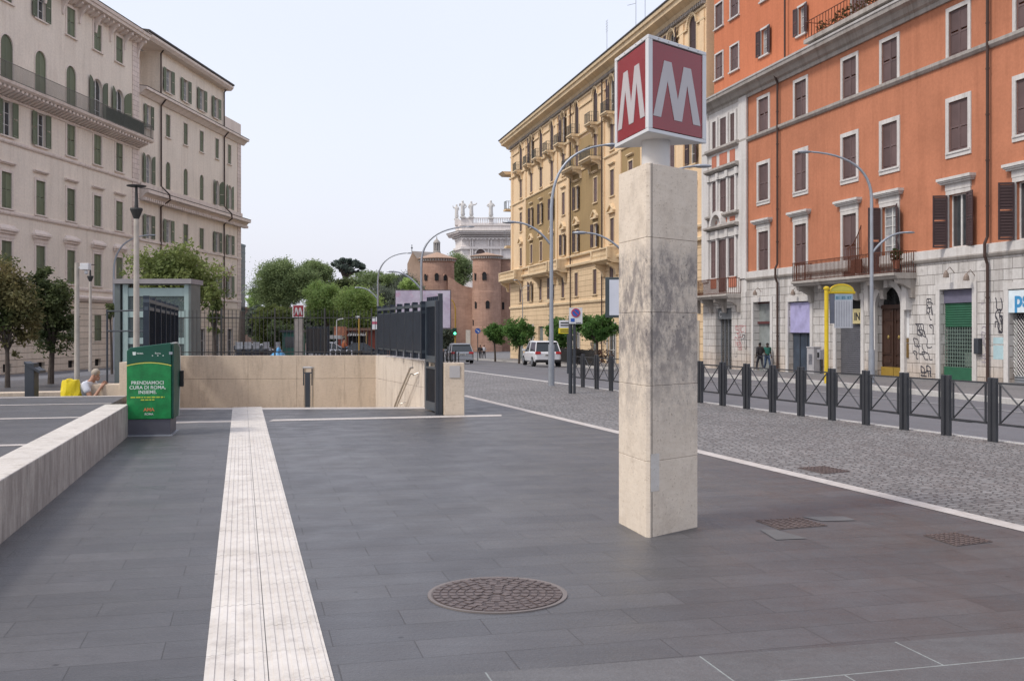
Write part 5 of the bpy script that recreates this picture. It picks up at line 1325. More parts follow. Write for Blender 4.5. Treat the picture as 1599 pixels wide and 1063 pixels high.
# ================= barrier row along the kerb
ang = math.atan2(KD[1], KD[0])
def barrier():
    t = thing('street_barrier', 'x', 'barrier', group='dark steel barriers with crossed bars along the kerb')
    for x in (.055, .885):
        mb = MB(); mb.box(x-.031, x+.031, -.031, .031, -.02, .94)
        mb.build('post', postm, t, bevel=.006, seg=1)
    mb = MB(); a, b = .145, .795; r = .012
    for x in (a, b): mb.box(x-r, x+r, -r, r, .27, .85)
    mb.box(.083, .857, -r, r, .85, .85+2*r); mb.box(a-.02, b+.02, -r, r, .25, .27+r)
    for (p, q) in (((a, .28), (b, .85)), ((a, .85), (b, .28))):
        mb.cyl((p[0], 0, p[1]), (q[0], 0, q[1]), .012, n=6)
    mb.build('cross_panel', postm, t)
    return t
proto = barrier(); first = True
for k in range(-2, 17):
    if 13 < k < 0: continue
    s = .445 + .94*k - .0
    o = proto if first else copy_tree(proto); first = False
    p = kerb(s, -.12); o.location = (p[0], p[1], .0); o.rotation_euler = (0, 0, ang + R(random.uniform(-1, 1)))
    lab = {-2: 'dark crossed-bar steel barrier nearest the viewer, cut by the right edge', 16: 'dark crossed-bar steel barrier nearest the no-parking sign at the far end of the row'}.get(k)
    o['label'] = lab or ['dark steel barrier with crossed bars along the kerb, seen right of the pillar', 'dark steel barrier with crossed bars along the kerb, seen left of the pillar'][k > 11]
    o['k'] = k
# distinct labels by what stands behind each
behind = {-1: 'in front of the lattice-shuttered shop at the right edge', 0: 'in front of the wall between downpipe and green shop', 1: 'in front of the green shuttered shop', 2: 'in front of the graffiti beside the arched door',
          3: 'in front of the dark arched door', 4: 'in front of the grey roller shutter', 5: 'in front of the yellow bus stop pole', 6: 'in front of the grey utility cabinets', 7: 'in front of the lilac board door', 8: 'in front of the two pedestrians',
          9: 'in front of the red graffiti', 10: 'in front of the shop under the iron balcony', 11: 'just right of the pillar', 12: 'hidden mostly behind the pillar', 13: 'just left of the pillar', 14: 'third from the no-parking sign', 15: 'second from the no-parking sign'}
for o in list(bpy.data.objects):
    if 'k' in o.keys():
        if o['k'] in behind: o['label'] = 'dark crossed-bar steel barrier ' + behind[o['k']]
        del o['k']

# ================= street lamps
def curve(p0, p1, p2, n=10):
    p0, p1, p2 = Vector(p0), Vector(p1), Vector(p2); return [p0*(1-t)**2 + p1*2*t*(1-t) + p2*t*t for t in [i/n for i in range(n+1)]]
def lamp(loc, H, hz, long_, short_, zs_, label, r=.058, flip=1):
    """tall galvanised lamp: the pole bends into a long arm (+x*flip); a shorter arm leaves the other side"""
    t = thing('street_lamp', label, 'street lamp', loc, 0, 'curved galvanised street lamps')
    f = flip; mb = MB()
    top = [(0, 0, 0), (0, 0, H*.35), (0, 0, hz)] + [tuple(p) for p in curve((0, 0, hz), (.05*f, 0, H*.985), (long_*f*.96, 0, H), 12)[1:]]
    k = len(top); mb.tube(top, [r*1.25, r, r*.85] + [r*.8 - r*.35*i/12 for i in range(1, k-2)], 14); mb.cyl((0, 0, 0), (0, 0, 1.2), r*1.6, n=16)
    mb.build('pole', galv, t)
    if short_:
        mb = MB(); mb.tube(curve((0, 0, zs_-short_*.62), (-short_*.45*f, 0, zs_), (-short_*f, 0, zs_), 9), [r*.6]*5 + [r*.5]*5, 8); mb.build('side_arm', galv, t)
        mb = MB(); mb.ball((-short_*f-.12*f, 0, zs_-.0), .22, .09, .045, 10, 6); mb.build('luminaire', galv, t)
    mb = MB(); mb.ball((long_*f+.05*f, 0, H-.01), .28, .11, .055, 10, 6); mb.build('luminaire', galv, t)
    return t
p = kerb(16.0, -.25)
p1 = fl(861, 602); lamp((p1.x, p1.y, 0), 7.05, 5.2, 1.75, 1.1, 4.78, 'tall curved galvanised lamp left of the pillar, standing on the kerb by the white car')
Y2 = 37.5; x2 = (1361-CX)/F*Y2; g2 = road_z(x2, Y2)+.13
lamp((x2, Y2, g2), EYE+277*Y2/F-g2, EYE+205*Y2/F-g2, 2.4, 1.25, EYE+151*Y2/F-g2, 'tall curved galvanised lamp in front of the orange building and its arched door', r=.07, flip=-1)
p3 = Vector((3.3, 28.3)); lamp((p3.x, p3.y, road_z(*p3)), 6.3, 3.9, 1.9, 1.3, 4.45, 'galvanised lamp mostly hidden behind the pillar, its short arm showing on the left', r=.05)
def far_lamp(px_, ytop, H, xarm, yside, xside, label, r=.085):
    Y = (H-1.5)/(HY-ytop)*F; X = (px_-CX)/F*Y; g = road_z(X, Y); Hh = EYE+(HY-ytop)*Y/F-g
    lo = abs(xarm-px_)/F*Y; so_ = abs(xside-px_)/F*Y if xside else 0
    return lamp((X, Y, g), Hh, Hh*.74, lo, so_, (EYE+(HY-yside)*Y/F-g) if yside else 0, label, r, 1 if xarm > px_ else -1)
far_lamp(658, 354, 7.6, 733, 424, 612, 'curved lamp rising in front of the left brick tower, behind the dark stair fence')
far_lamp(590, 395, 7.6, 638, 449, 560, 'curved lamp against the dark trees, left of the billboard')
far_lamp(178, 367, 7.6, 236, None, None, 'curved lamp behind the glass lift, against the cream building')
far_lamp(816, 437, 7.0, 806, 446, 824, 'thin distant lamp in front of the yellow building and its small trees', r=.05)
far_lamp(730, 478, 6.0, 722, None, None, 'thin distant lamp in front of the right brick tower', r=.05)
far_lamp(397, 440, 6.0, 375, None, None, 'thin curved lamp beside the dark glass block at the left building end') if False else far_lamp(372, 447, 6.5, 395, None, None, 'thin curved lamp at the far end of the left building, by the dark glass block', r=.06)
far_lamp(565, 486, 5.0, 562, None, None, 'very thin pale lamp post in front of the bright green trees', r=.04)
# park columns with cone lamps
colm = M_('pale_concrete_column', (.42, .38, .33), .8, var=.15, sc=4)
def park(px_, ytop, Y, label):
    X = (px_-CX)/F*Y; g = road_z(X, Y)+.0 if Y > 45 else -.05; H = EYE+(HY-ytop)*Y/F-g
    t = thing('park_lamp', label, 'lamp post', (X, Y, g), 0, 'pale round park lamp posts'); mb = MB(); mb.cyl((0, 0, 0), (0, 0, H-.85), .085, .065, n=12); mb.build('column', colm, t)
    mb = MB(); mb.lathe([(.03, H-.95), (.16, H-.62), (.15, H-.58), (.05, H-.58), (.04, H-.3), (.03, H-.02), (.24, H-.02), (.25, H), (0, H)], n=16); mb.build('lantern', raild, t)
park(213, 290, 26.5, 'tall pale park lamp post with a dark cone lantern in front of the glass lift'); park(141, 413, 52, 'thin pale park lamp post with a dark cone lantern, right of the camera post')
cp = fl(120, 604, 0); CP = thing('camera_post', 'pale round post topped with a white surveillance camera beside the small tree', 'camera post', (-12.1, 28.5, -.05))
mb = MB(); mb.cyl((0, 0, 0), (0, 0, 3.55), .075, .06, n=12); mb.build('column', colm, CP)
mb = MB(); mb.box(.12, .36, -.1, .1, 3.35, 3.53); mb.cyl((0, 0, 3.4), (.15, 0, 3.42), .03, n=6); mb.ball((.26, 0, 3.28), .06, n=8, m=6); mb.build('camera', white_paint, CP, bevel=.01)

# ================= signs near the road
def disc(mb, c, r, y, n=20): mb.ext([(c[0]+r*math.cos(2*math.pi*k/n), c[1]+r*math.sin(2*math.pi*k/n)) for k in range(n)], y-.01, y)
signblue = M_('sign_blue', (.03, .10, .38), .4); signred = M_('sign_red', (.50, .03, .04), .4); signwhite = M_('sign_white', (.62, .62, .64), .4); signyel = M_('sign_yellow', (.70, .56, .03), .4)
Y = 26.3; X = (897-CX)/F*Y
PS = thing('parking_sign', 'no-parking sign with a round blue and red disc on a dark post', 'traffic sign', (X, Y, 0))
mb = MB(); mb.cyl((0, 0, 0), (0, 0, 2.2), .035, n=8); mb.cyl((-.1, .05, 0), (-.1, .05, 2.0), .05, n=8); mb.build('post', dgrey, PS)
mb = MB(); mb.box(-.14, .2, -.06, -.04, 1.79, 2.2); pn = mb.build('panel', signwhite, PS)
mb = MB(); disc(mb, (.03, 2.07), .115, -.062); mb.build('disc_rim', signred, pn); mb = MB(); disc(mb, (.03, 2.07), .09, -.066); mb.build('disc_centre', signblue, pn)
mb = MB(); mb.cyl((-.03, -.08, 2.13), (.09, -.08, 2.01), .012, n=4); mb.build('bar', signred, pn); mb = MB(); mb.box(-.10, -.0, -.066, -.06, 1.84, 1.93); mb.build('small_symbol', signblue, pn)
mb = MB(); mb.box(.03, .17, -.066, -.06, 1.81, 1.825); mb.build('text_line', blackl, pn)
Y = 48; X = (882-CX)/F*Y; gz = road_z(X, Y)
YS = thing('street_sign', 'white and yellow rectangular sign on a thin post left of the no-parking sign', 'traffic sign', (X, Y, gz))
def zz(y): return EYE+(HY-y)*Y/F-gz
mb = MB(); mb.cyl((.15, .05, 0), (.15, .05, zz(500)), .05, n=8); mb.build('post', dgrey, YS)
mb = MB(); mb.box(-.27, .3, -.02, 0, zz(512), zz(500)); mb.build('white_panel', signwhite, YS); mb = MB(); mb.box(-.3, .33, -.02, 0, zz(520.5), zz(512.3)); mb.build('yellow_panel', signyel, YS)
mb = MB()
for z in (504, 508): mb.box(-.2, .22, -.03, -.02, zz(z)-.03, zz(z)+.03)
for z in (515, 518): mb.box(-.22, .24, -.03, -.02, zz(z)-.02, zz(z)+.02)
mb.build('text_lines', blackl, YS)
# advertising panel behind the pillar
Y = 24.5; X0_ = (945-CX)/F*Y
AD = thing('advertising_panel', 'tall dark framed advertising panel with pale poster, half hidden by the pillar', 'advertising panel', (X0_, Y, 0), R(-8))
zb, zt = EYE+(HY-496)*Y/F, EYE+(HY-433)*Y/F
mb = MB(); mb.box(0, 1.0, 0, .16, zb, zt); mb.box(.4, .6, .03, .13, 0, zb); mb.build('frame', M_('ad_frame', (.045, .058, .062), .4), AD, bevel=.01)
mb = MB(); mb.box(.1, .93, -.006, 0, zb+.06, zt-.06); mb.build('poster', M_('pale_poster', (.52, .54, .60), .25, var=.05), AD)
# ================= bus stop
bp = gp(1291, 597, .13) if False else Vector((0, 0, 0))
Y = 30.5; X = (1290.5-CX)/F*Y; gz = road_z(X, Y)+.13
Y = 36.0; X = (1290.5-CX)/F*Y; gz = PZ(X, Y)
BS = thing('bus_stop_sign', 'yellow bus stop pole with arched top and white timetable board', 'bus stop', (X, Y, gz))
zz = lambda y: EYE+(HY-y)*Y/F-gz
mx = lambda x: (x-1290.5)/F*Y
yel = M_('yellow_paint', (.62, .44, .02), .45)
mb = MB(); mb.cyl((0, 0, 0), (0, 0, zz(449)), .075, n=12); mb.lathe([(.1, zz(452)), (.11, zz(449)), (.04, zz(447)), (0, zz(447))], n=10)
mb.tube(curve((0, 0, zz(457)), (.3, 0, zz(456)), (mx(1335), 0, zz(457)), 6), .05, 8); mb.build('pole', yel, BS)
hw = (mx(1333)-mx(1295))/2; cxm = (mx(1333)+mx(1295))/2
mb = MB(); mb.ext([(cxm + hw*math.cos(math.pi*k/14), zz(455) + .26*math.sin(math.pi*k/14)) for k in range(15)], -.05, .05); mb.build('arched_top', M_('yellow_sign_face', (.45, .40, .06), .5), BS)
mb = MB(); mb.ext([(cxm + hw*math.cos(math.pi*k/14), zz(455) + .27*math.sin(math.pi*k/14)) for k in range(15)] + [(cxm - hw*.93*math.cos(math.pi*k/14), zz(455) + .22*math.sin(math.pi*k/14)) for k in range(15)], -.06, .06); mb.build('arch_rim', yel, BS)
mb = MB(); mb.box(mx(1303), mx(1331), -.03, .03, zz(512), zz(459)); pn = mb.build('timetable_board', M_('timetable', (.42, .43, .46), .35, var=.06), BS)
mb = MB(); mb.box(mx(1296), mx(1302.5), -.03, .03, zz(505), zz(459)); mb.build('side_strip', M_('dark_strip', (.10, .11, .14), .5), BS)
mb = MB(); mb.box(mx(1303), mx(1331), -.036, -.031, zz(468), zz(460)); mb.build('header', M_('teal_header', (.22, .33, .40), .4), pn)
for i_, s_ in enumerate(('81', '85', '87')): text(s_, M_('teal_dark', (.03, .12, .18), .5), pn, Matrix.Translation((mx(1303)+.11+.2*i_, -.038, zz(467))) @ Matrix(((1,0,0,0),(0,0,-1,0),(0,1,0,0),(0,0,0,1))), .14, name='route_number', bold=.002, ext=.001)
mb = MB()
for k in range(7): x = mx(1303)+.04+k*.088; mb.box(x, x+.05, -.036, -.031, zz(510), zz(470))
mb.build('timetable_columns', M_('timetable_print', (.30, .31, .34), .5), pn)
# cabinets by the wall
def onfac(px_, out_=.6): # point in front of the orange facade at pixel column
    u_ = ob(px_, out_); c, s_ = math.cos(OF.phi), math.sin(OF.phi); x = OF.a + u_*c - out_*s_; y = u_*s_ + out_*c; return x, y, PZ(x, y)
x, y, z = onfac(1271, .5); cb = thing('utility_cabinet', 'grey utility cabinet with posters against the rusticated wall', 'cabinet', (x, y, z), OF.phi)
mb = MB(); mb.box(-.35, .4, -.22, .22, 0, 1.45); mb.box(-.38, .43, -.25, .25, 1.45, 1.52); mb.build('cabinet_body', M_('cabinet_grey', (.36, .35, .36), .6, var=.1), cb, bevel=.01)
mb = MB(); mb.box(-.2, .2, .221, .226, .5, 1.1); mb.build('poster', M_('dark_poster', (.14, .14, .16), .5, var=.5, sc=8), cb)
x, y, z = onfac(1281, .5); cb = thing('pay_phone', 'small grey payphone on a thin post beside the utility cabinet', 'phone', (x, y, z), OF.phi)
mb = MB(); mb.cyl((0, 0, 0), (0, 0, .8), .04, n=8); mb.build('post', dgrey, cb); mb = MB(); mb.box(-.16, .16, -.12, .12, .8, 1.35); mb.build('phone_box', M_('phone_grey', (.30, .30, .33), .5), cb, bevel=.02)
mb = MB(); mb.box(-.1, .1, .121, .14, .9, 1.2); mb.build('handset_panel', black, cb)

# ================= foliage
def tree(name, label, cat, base, H, clumps, n, leaf, mat, trunk_r=.1, trunk_h=None, group=None, seed=1, limbs=True, tint=None):
    """clumps: list of (dx,dy,z, rx,ry,rz); leaves are scattered on and inside each clump"""
    rnd = random.Random(seed); t = thing(name, label, cat, base, 0, group); mb = MB()
    vol = [c[3]*c[4]*c[5] for c in clumps]; tot = sum(v**.7 for v in vol)
    for c, v in zip(clumps, vol):
        k = int(n*(v**.7)/tot); sub = []
        for _ in range(max(7, int(k/45))):     # secondary tufts on the clump's shell
            d = Vector((rnd.gauss(0, 1), rnd.gauss(0, 1), rnd.gauss(.15, 1))).normalized(); r_ = rnd.uniform(.45, .97)
            sub.append((c[0]+d.x*c[3]*r_, c[1]+d.y*c[4]*r_, c[2]+d.z*c[5]*r_, min(c[3:6])*rnd.uniform(.2, .42)))
        for _ in range(k):
            s_ = rnd.choice(sub); d = Vector((rnd.gauss(0, 1), rnd.gauss(0, 1), rnd.gauss(0, .8)))
            q = Vector(s_[:3]) + d*s_[3]*.85
            a = Vector((rnd.gauss(0, 1), rnd.gauss(0, 1), rnd.gauss(0, .7))).normalized(); b = a.cross(Vector((rnd.gauss(0, 1), rnd.gauss(0, 1), rnd.gauss(0, 1)))).normalized()
            sz = leaf*rnd.uniform(.55, 1.35); mb.add([q-a*sz, q-b*sz*.5, q+a*sz, q+b*sz*.5], [(0, 1, 2, 3)])
    mb.build('crown', mat, t, fix=False)
    th = trunk_h or min(c[2]-c[5]*.5 for c in clumps); mb = MB()
    bend = rnd.uniform(-.05, .05)*th; top = Vector((bend, 0, th))
    mb.tube([(0, 0, -.3), (bend*.3, 0, th*.4), tuple(top)], [trunk_r*1.25, trunk_r, trunk_r*.8], 8)
    if limbs:
        for c in clumps[:9]:
            e = Vector(c[:3]); m_ = top.lerp(e, .5) + Vector((0, 0, -.12*(e-top).length)); mb.tube([top*.93, m_, e], [trunk_r*.6, trunk_r*.4, trunk_r*.15], 6)
    mb.build('trunk', bark, t); return t
def blobs(rnd, n, W, D, H2, zc, rmin, rmax, shape='round'):
    """clump centres spread through an ellipsoid of half sizes W, D, H2, denser near its skin"""
    out_ = []
    for i in range(n):
        a = i*2.39996 + rnd.uniform(-.4, .4); v = 1 - 2*(i+.5)/n; rr_ = rnd.uniform(.72, 1.0) if i % 3 else rnd.uniform(.2, .6)
        k = rnd.uniform(rmin, rmax); f = (1-k*.72)*rr_; c = math.sqrt(max(0, 1-v*v))
        z = v*f
        if shape == 'umbrella': z = abs(z)*.8 - .3
        out_.append((math.cos(a)*c*f*W, math.sin(a)*c*f*D, zc + z*H2, W*k, D*k, H2*k*.9))
    return out_
lf_dark = M_leaf('dark_leaves', (.045, .066, .028), (.13, .155, .06), .9)
lf_autumn = M_leaf('autumn_leaves', (.07, .095, .035), (.25, .20, .09), .7)
lf_olive = M_leaf('olive_green_leaves', (.11, .15, .045), (.28, .32, .11), .6)
lf_pine = M_leaf('pine_needles', (.12, .165, .075), (.26, .33, .14), .25)
lf_bright = M_leaf('bright_leaves', (.30, .42, .14), (.46, .58, .20), .15)
lf_grey = M_leaf('grey_green_leaves', (.09, .115, .085), (.19, .21, .15), .2)
lf_cedar = M_leaf('cedar_needles', (.07, .10, .085), (.14, .17, .14), .3)
lf_orange = M_leaf('citrus_leaves', (.06, .14, .035), (.15, .27, .075), 1.2)
def box_tree(px0, px1, y0, y1, Y, n, leaf, mat, name, label, nb=14, ybase=None, seed=1, tr=.1, shape='round', group=None, cat='tree', depth=None, rr=(.36, .52)):
    X0_, X1_ = (px0-CX)/F*Y, (px1-CX)/F*Y; cx_ = (X0_+X1_)/2; g = road_z(cx_, Y) if Y > 45 else (-.05 if cx_ < 0 else road_z(cx_, Y)+.13)
    z1 = EYE+(HY-y0)*Y/F-g; z0 = EYE+(HY-y1)*Y/F-g; W = (X1_-X0_)/2; rnd = random.Random(seed)
    D = depth or W
    cl_ = blobs(rnd, nb, W, D, (z1-z0)/2, (z0+z1)/2, rr[0], rr[1], shape)
    return tree(name, label, cat, (cx_, Y, g), z1, cl_, n, leaf, mat, tr, None, group, seed)
box_tree(40, 118, 405, 555, 31, 11000, .058, lf_dark, 'street_tree', 'small dark leafy tree with a thin trunk, left of the camera post', 18, seed=3, tr=.09)
box_tree(-40, 64, 398, 555, 29, 12000, .058, lf_autumn, 'street_tree', 'small browning leafy tree cut by the left edge of the view', 20, seed=5, tr=.07)
box_tree(196, 350, 368, 508, 44, 14000, .085, lf_olive, 'street_tree', 'broad olive-green tree behind the glass lift', 22, seed=8, tr=.16)
box_tree(318, 352, 415, 535, 42, 2200, .07, lf_olive, 'street_tree', 'narrow ragged olive-green tree right of the glass lift', 9, seed=13, tr=.08)
box_tree(164, 186, 462, 505, 40, 700, .06, lf_dark, 'shrub', 'small dark leafy tree top peeping left of the glass lift', 5, seed=9, tr=.05, cat='bush')
for i, (a, b, y0, y1, Y, lab) in enumerate(((887, 975, 487, 536, 62, 'round clipped orange tree nearest the pillar'), (848, 900, 492, 548, 75, 'round orange tree behind the white and yellow sign'), (785, 836, 492, 545, 88, 'round orange tree behind the white car'), (752, 795, 500, 540, 100, 'round orange tree farthest down the pavement'))):
    box_tree(a, b, y0, y1, Y, 7500, .10, lf_orange, 'orange_tree', lab, 15, seed=20+i, tr=.09, group='orange trees on the far pavement')
# background: pines and other trees
def pine(px0, px1, y0, y1, Y, n, mat, label, seed, leaf=.135, nb=20, name='umbrella_pine', tr=.4, shape='round', rr=(.34, .5), cat='pine tree'):
    return box_tree(px0, px1, y0, y1, Y, int(n*1.5*(2.0 if Y > 105 else 1)), leaf, mat, name, label, nb, seed=seed, tr=tr, shape=shape, cat=cat, depth=None, rr=rr)
pine(392, 505, 399, 488, 150, 22000, lf_pine, 'large umbrella pine with a broad dark green crown, left of the bright green trees', 31, nb=26)
pine(462, 530, 401, 456, 155, 9000, lf_pine, 'second umbrella pine adjoining the largest one on its right', 32, nb=12)
pine(382, 412, 444, 500, 165, 2200, lf_bright, 'small light green tree at the left of the large pine', 33, name='tree', cat='tree')
pine(470, 550, 436, 512, 118, 13000, lf_bright, 'bright green feathery tree in the middle, left of the taller bright one', 34, leaf=.12, nb=18, name='tree', cat='tree', tr=.3)
pine(522, 604, 443, 528, 112, 13000, lf_bright, 'bright green feathery tree behind the low brick kiosk', 35, leaf=.12, nb=18, name='tree', cat='tree', tr=.3)
pine(515, 572, 401, 432, 215, 1700, lf_cedar, 'tall dark cedar with flat open branches on the skyline', 36, leaf=.35, nb=15, name='cedar', cat='cedar', rr=(.2, .36))
pine(540, 645, 420, 462, 190, 10000, lf_pine, 'umbrella pine with a rounded light top right of the cedar', 37, nb=14)
pine(500, 580, 430, 480, 185, 8000, lf_dark, 'dark evergreen below the cedar', 38, nb=12, name='tree', cat='tree', leaf=.3)
pine(562, 636, 440, 515, 170, 11000, lf_grey, 'grey-green oak left of the billboard', 39, nb=16, name='oak', cat='tree')
pine(608, 672, 420, 510, 185, 10000, lf_grey, 'grey-green tree between the left brick tower and the church gable', 40, nb=14, name='oak', cat='tree')
pine(622, 656, 428, 460, 178, 2000, lf_bright, 'bright green bush beside the left brick tower', 45, nb=8, name='tree', cat='tree')
pine(690, 746, 388, 452, 205, 6000, lf_pine, 'umbrella pine rising between the two brick towers', 41, nb=12)
pine(388, 475, 474, 545, 120, 9000, lf_olive, 'low ragged tree under the large pine', 42, nb=20, name='tree', cat='tree', leaf=.22, tr=.2)
pine(415, 470, 498, 540, 100, 2500, lf_pine, 'dark shrubbery behind the parked scooters', 43, nb=10, name='shrub', cat='bush', leaf=.2, tr=.1)
pine(684, 712, 508, 545, 125, 1800, lf_grey, 'grey-green bush beside the traffic light', 44, nb=8, name='shrub', cat='bush', leaf=.22, tr=.1)

pine(380, 440, 470, 545, 140, 3500, lf_grey, 'grey-green low tree at the left of the far treeline', 46, nb=12, name='tree', cat='tree', leaf=.25, tr=.2)
pine(455, 560, 480, 545, 135, 6000, lf_grey, 'dull green hedge-like tree under the bright green trees', 47, nb=16, name='tree', cat='tree', leaf=.25, tr=.2)
pine(560, 640, 478, 545, 140, 5000, lf_dark, 'dark low tree right of the brick kiosk', 48, nb=14, name='tree', cat='tree', leaf=.25, tr=.2)

# ================= brick gate towers, wall
m_brick = M_stucco('old_brick', (.42, .265, .20), dirt=.35, dirtcol=(.6, .55, .52), blot=.2, brick=(.9, .3, .012), mortar=.8)
def tower(px0, px1, ytop, Y, label, wins, roof=1.25):
    x0, x1 = (px0-CX)/F*Y, (px1-CX)/F*Y; r = (x1-x0)/2; cx_ = (x0+x1)/2; g = road_z(cx_, Y); H = EYE+(HY-ytop)*Y/F-g
    t = thing('brick_tower', label, 'tower', (cx_, Y, g)); mb = MB()
    mb.lathe([(r*1.05, -1), (r*1.04, H*.25), (r*1.0, H*.26), (r*.99, H*.62), (r*.97, H*.63), (r*.95, H-.8), (r*1.0, H-.7), (r*1.02, H-.15)], n=40)
    o = mb.build('wall', m_brick, t)
    mb = MB()
    for k in range(44): a = 2*math.pi*k/44; mb.box(-.12, .12, -.2, .35, 0, .35, Matrix.Translation((r*1.0*math.cos(a), r*1.0*math.sin(a), H-.55)) @ Matrix.Rotation(a+math.pi/2, 4, 'Z'))
    mb.build('eaves_corbels', m_cor, t)
    mb = MB(); mb.lathe([(r*1.12, H-.15), (r*1.13, H), (r*.45, H+roof*.6), (.05, H+roof), (.0, H+roof)], n=36); mb.build('tiled_roof', rooft, t)
    for (px_, y0, y1, wd_) in wins:
        dx = (px_-CX)/F*Y - cx_; q = cl(dx/r, -.95, .95); a = math.asin(q); z0 = EYE+(HY-y1)*Y/F-g; z1 = EYE+(HY-y0)*Y/F-g; w2 = wd_/2/F*Y
        M = Matrix.Translation((r*.97*math.sin(a), -r*.97*math.cos(a), 0)) @ Matrix.Rotation(a, 4, 'Z'); mb = MB()
        poly = [(-w2, z0), (w2, z0)] + list(reversed(arcpts(w2, z1-w2, 8)))
        n0 = len(mb.v); mb.ext(poly, -.14, .1); mb.v = [tuple(M @ Vector(p)) for p in mb.v]; mb.build('window', dark, t)
        mb = MB(); ao_, ai_ = arcpts(w2*1.45, z1-w2, 8), arcpts(w2*1.02, z1-w2, 8)
        for i in range(len(ao_)-1): mb.ext([ao_[i], ao_[i+1], ai_[i+1], ai_[i]], -.2, .1)
        mb.v = [tuple(M @ Vector(p)) for p in mb.v]; mb.build('window_arch', m_brick, t)
    return t
tower(655, 710.5, 404, 192, 'round brick gate tower with a conical tiled roof, partly behind the billboard', ((666.5, 429, 438.5, 5), (684, 428, 439, 6), (697, 430, 439, 5)))
tower(737, 783, 400, 188, 'taller round brick gate tower with a tiled roof, beside the yellow building', ((742.5, 427, 438, 3), (757, 426, 438, 6.5), (743.5, 471, 482, 4), (762, 470, 482, 6), (739.5, 499, 508, 3)), .7)
gw_ = thing('brick_gatehouse', 'old brick wall joining the two round gate towers, with ruined top and small openings', 'wall')
Y = 190; A = lambda x, y: at(x, y, Y)
mb = MB(); top = [(700, 432), (708, 436), (714, 441), (722, 446), (730, 448), (741, 450)]
poly = [(at(698, 0, Y).x, -4), (at(745, 0, Y).x, -4)] + [(at(x, y, Y).x, at(x, y, Y).z) for x, y in reversed(top)]; mb.ext(poly, Y-1, Y+3); mb.build('wall', m_brick, gw_)
mb = MB(); mb.box(at(772, 0, Y).x, at(830, 0, Y).x, Y, Y+4, -4, at(0, 405, Y).z); mb.build('wall', m_brick, gw_)
mb = MB(); mb.box(at(784, 0, Y).x, at(787.5, 0, Y).x, Y-.1, Y, at(0, 483, Y).z, at(0, 472, Y).z); mb.build('window', dark, gw_)
mb = MB(); mb.box(at(771, 0, Y).x, at(830, 0, Y).x, Y-.3, Y+4.3, at(0, 405, Y).z, at(0, 403, Y).z); mb.build('coping', m_cor, gw_)
mb = MB(); mb.box(at(730, 0, Y).x, at(737, 0, Y).x, Y-7.2, Y-7, -3, at(0, 515, Y).z); mb.build('pale_door', trav, gw_)
# ================= basilica front with statues
m_bas = M_stucco('white_basilica_stone', (.70, .65, .62), dirt=.35, blot=.08)
BA = thing('basilica', 'pale stone basilica front with a balustrade, rising behind the brick towers', 'church'); Y = 350
sx = lambda x: (x-CX)/F*Y; sz = lambda y: EYE+(HY-y)*Y/F
mb = MB(); mb.box(sx(721), sx(900), Y, Y+20, -4, sz(370)); mb.prism([(sx(721), Y), (sx(709), Y+9), (sx(709), Y+20), (sx(721), Y+20)], -4, sz(370)); mb.build('wall', m_bas, BA)
def crn(y0, y1, out_, nm='cornice', mat=None, dx=0):
    mb = MB(); mb.prism([(sx(900), Y-out_), (sx(721)-out_*.35, Y-out_), (sx(709)-out_, Y+9), (sx(709)-out_, Y+20), (sx(900), Y+20)], sz(y0), sz(y1)); mb.build(nm, mat or m_bas, BA)
crn(369, 367.3, .5); crn(389, 385, .8); crn(373, 371, .3); crn(366.5, 364, 1.6); crn(363.9, 362, 3.0); crn(361.9, 361.2, 3.3, mat=m_cor)
crn(361, 352, 0, 'attic_wall'); crn(352, 349.5, .3)
mb = MB(); mb.box(sx(721), sx(900), Y-.4, Y+.3, sz(341.2), sz(340)); mb.box(sx(721), sx(900), Y-.2, Y+.6, sz(349.5), sz(348.3)); mb.box(sx(709), sx(722), Y+4, Y+9, sz(349.5), sz(341)); mb.box(sx(720), sx(738), Y-.3, Y+2, sz(349.5), sz(340))
x = sx(739)
while x < sx(850):
    mb.box(x-.14, x+.14, Y-.1, Y+.18, sz(348.3), sz(341.2)); x += .62
for p_ in (767, 800): mb.box(sx(p_-3.5), sx(p_+3.5), Y-.4, Y+.8, sz(349.5), sz(339.5))
mb.build('balustrade', m_bas, BA)
mb = MB(); a = arcpts(sx(757)-sx(750), sz(400)+.0, 12); c = sx(750.5); r_ = (sx(757)-sx(743))/2
mb.ext([(c+p[0], p[1]) for p in arcpts(r_, sz(396), 12)], Y-.1, Y+.02); mb.build('arched_opening', M_('brown_recess', (.12, .085, .08), .9), BA)
mb = MB(); o_, i_ = arcpts(r_*1.3, sz(396), 12), arcpts(r_, sz(396), 12)
for k in range(12): mb.ext([(c+o_[k][0], o_[k][1]), (c+o_[k+1][0], o_[k+1][1]), (c+i_[k+1][0], i_[k+1][1]), (c+i_[k][0], i_[k][1])], Y-.5, Y+.1)
for x_ in (735, 738, 763, 767, 782): mb.box(sx(x_-1), sx(x_+1), Y-.67, Y+.1, sz(420), sz(374))
for x_ in range(722, 800, 6): mb.box(sx(x_)-.3, sx(x_)+.3, Y-1.4, Y+.1, sz(374.6), sz(373.05))
mb.build('arch_and_pilasters', m_bas, BA)
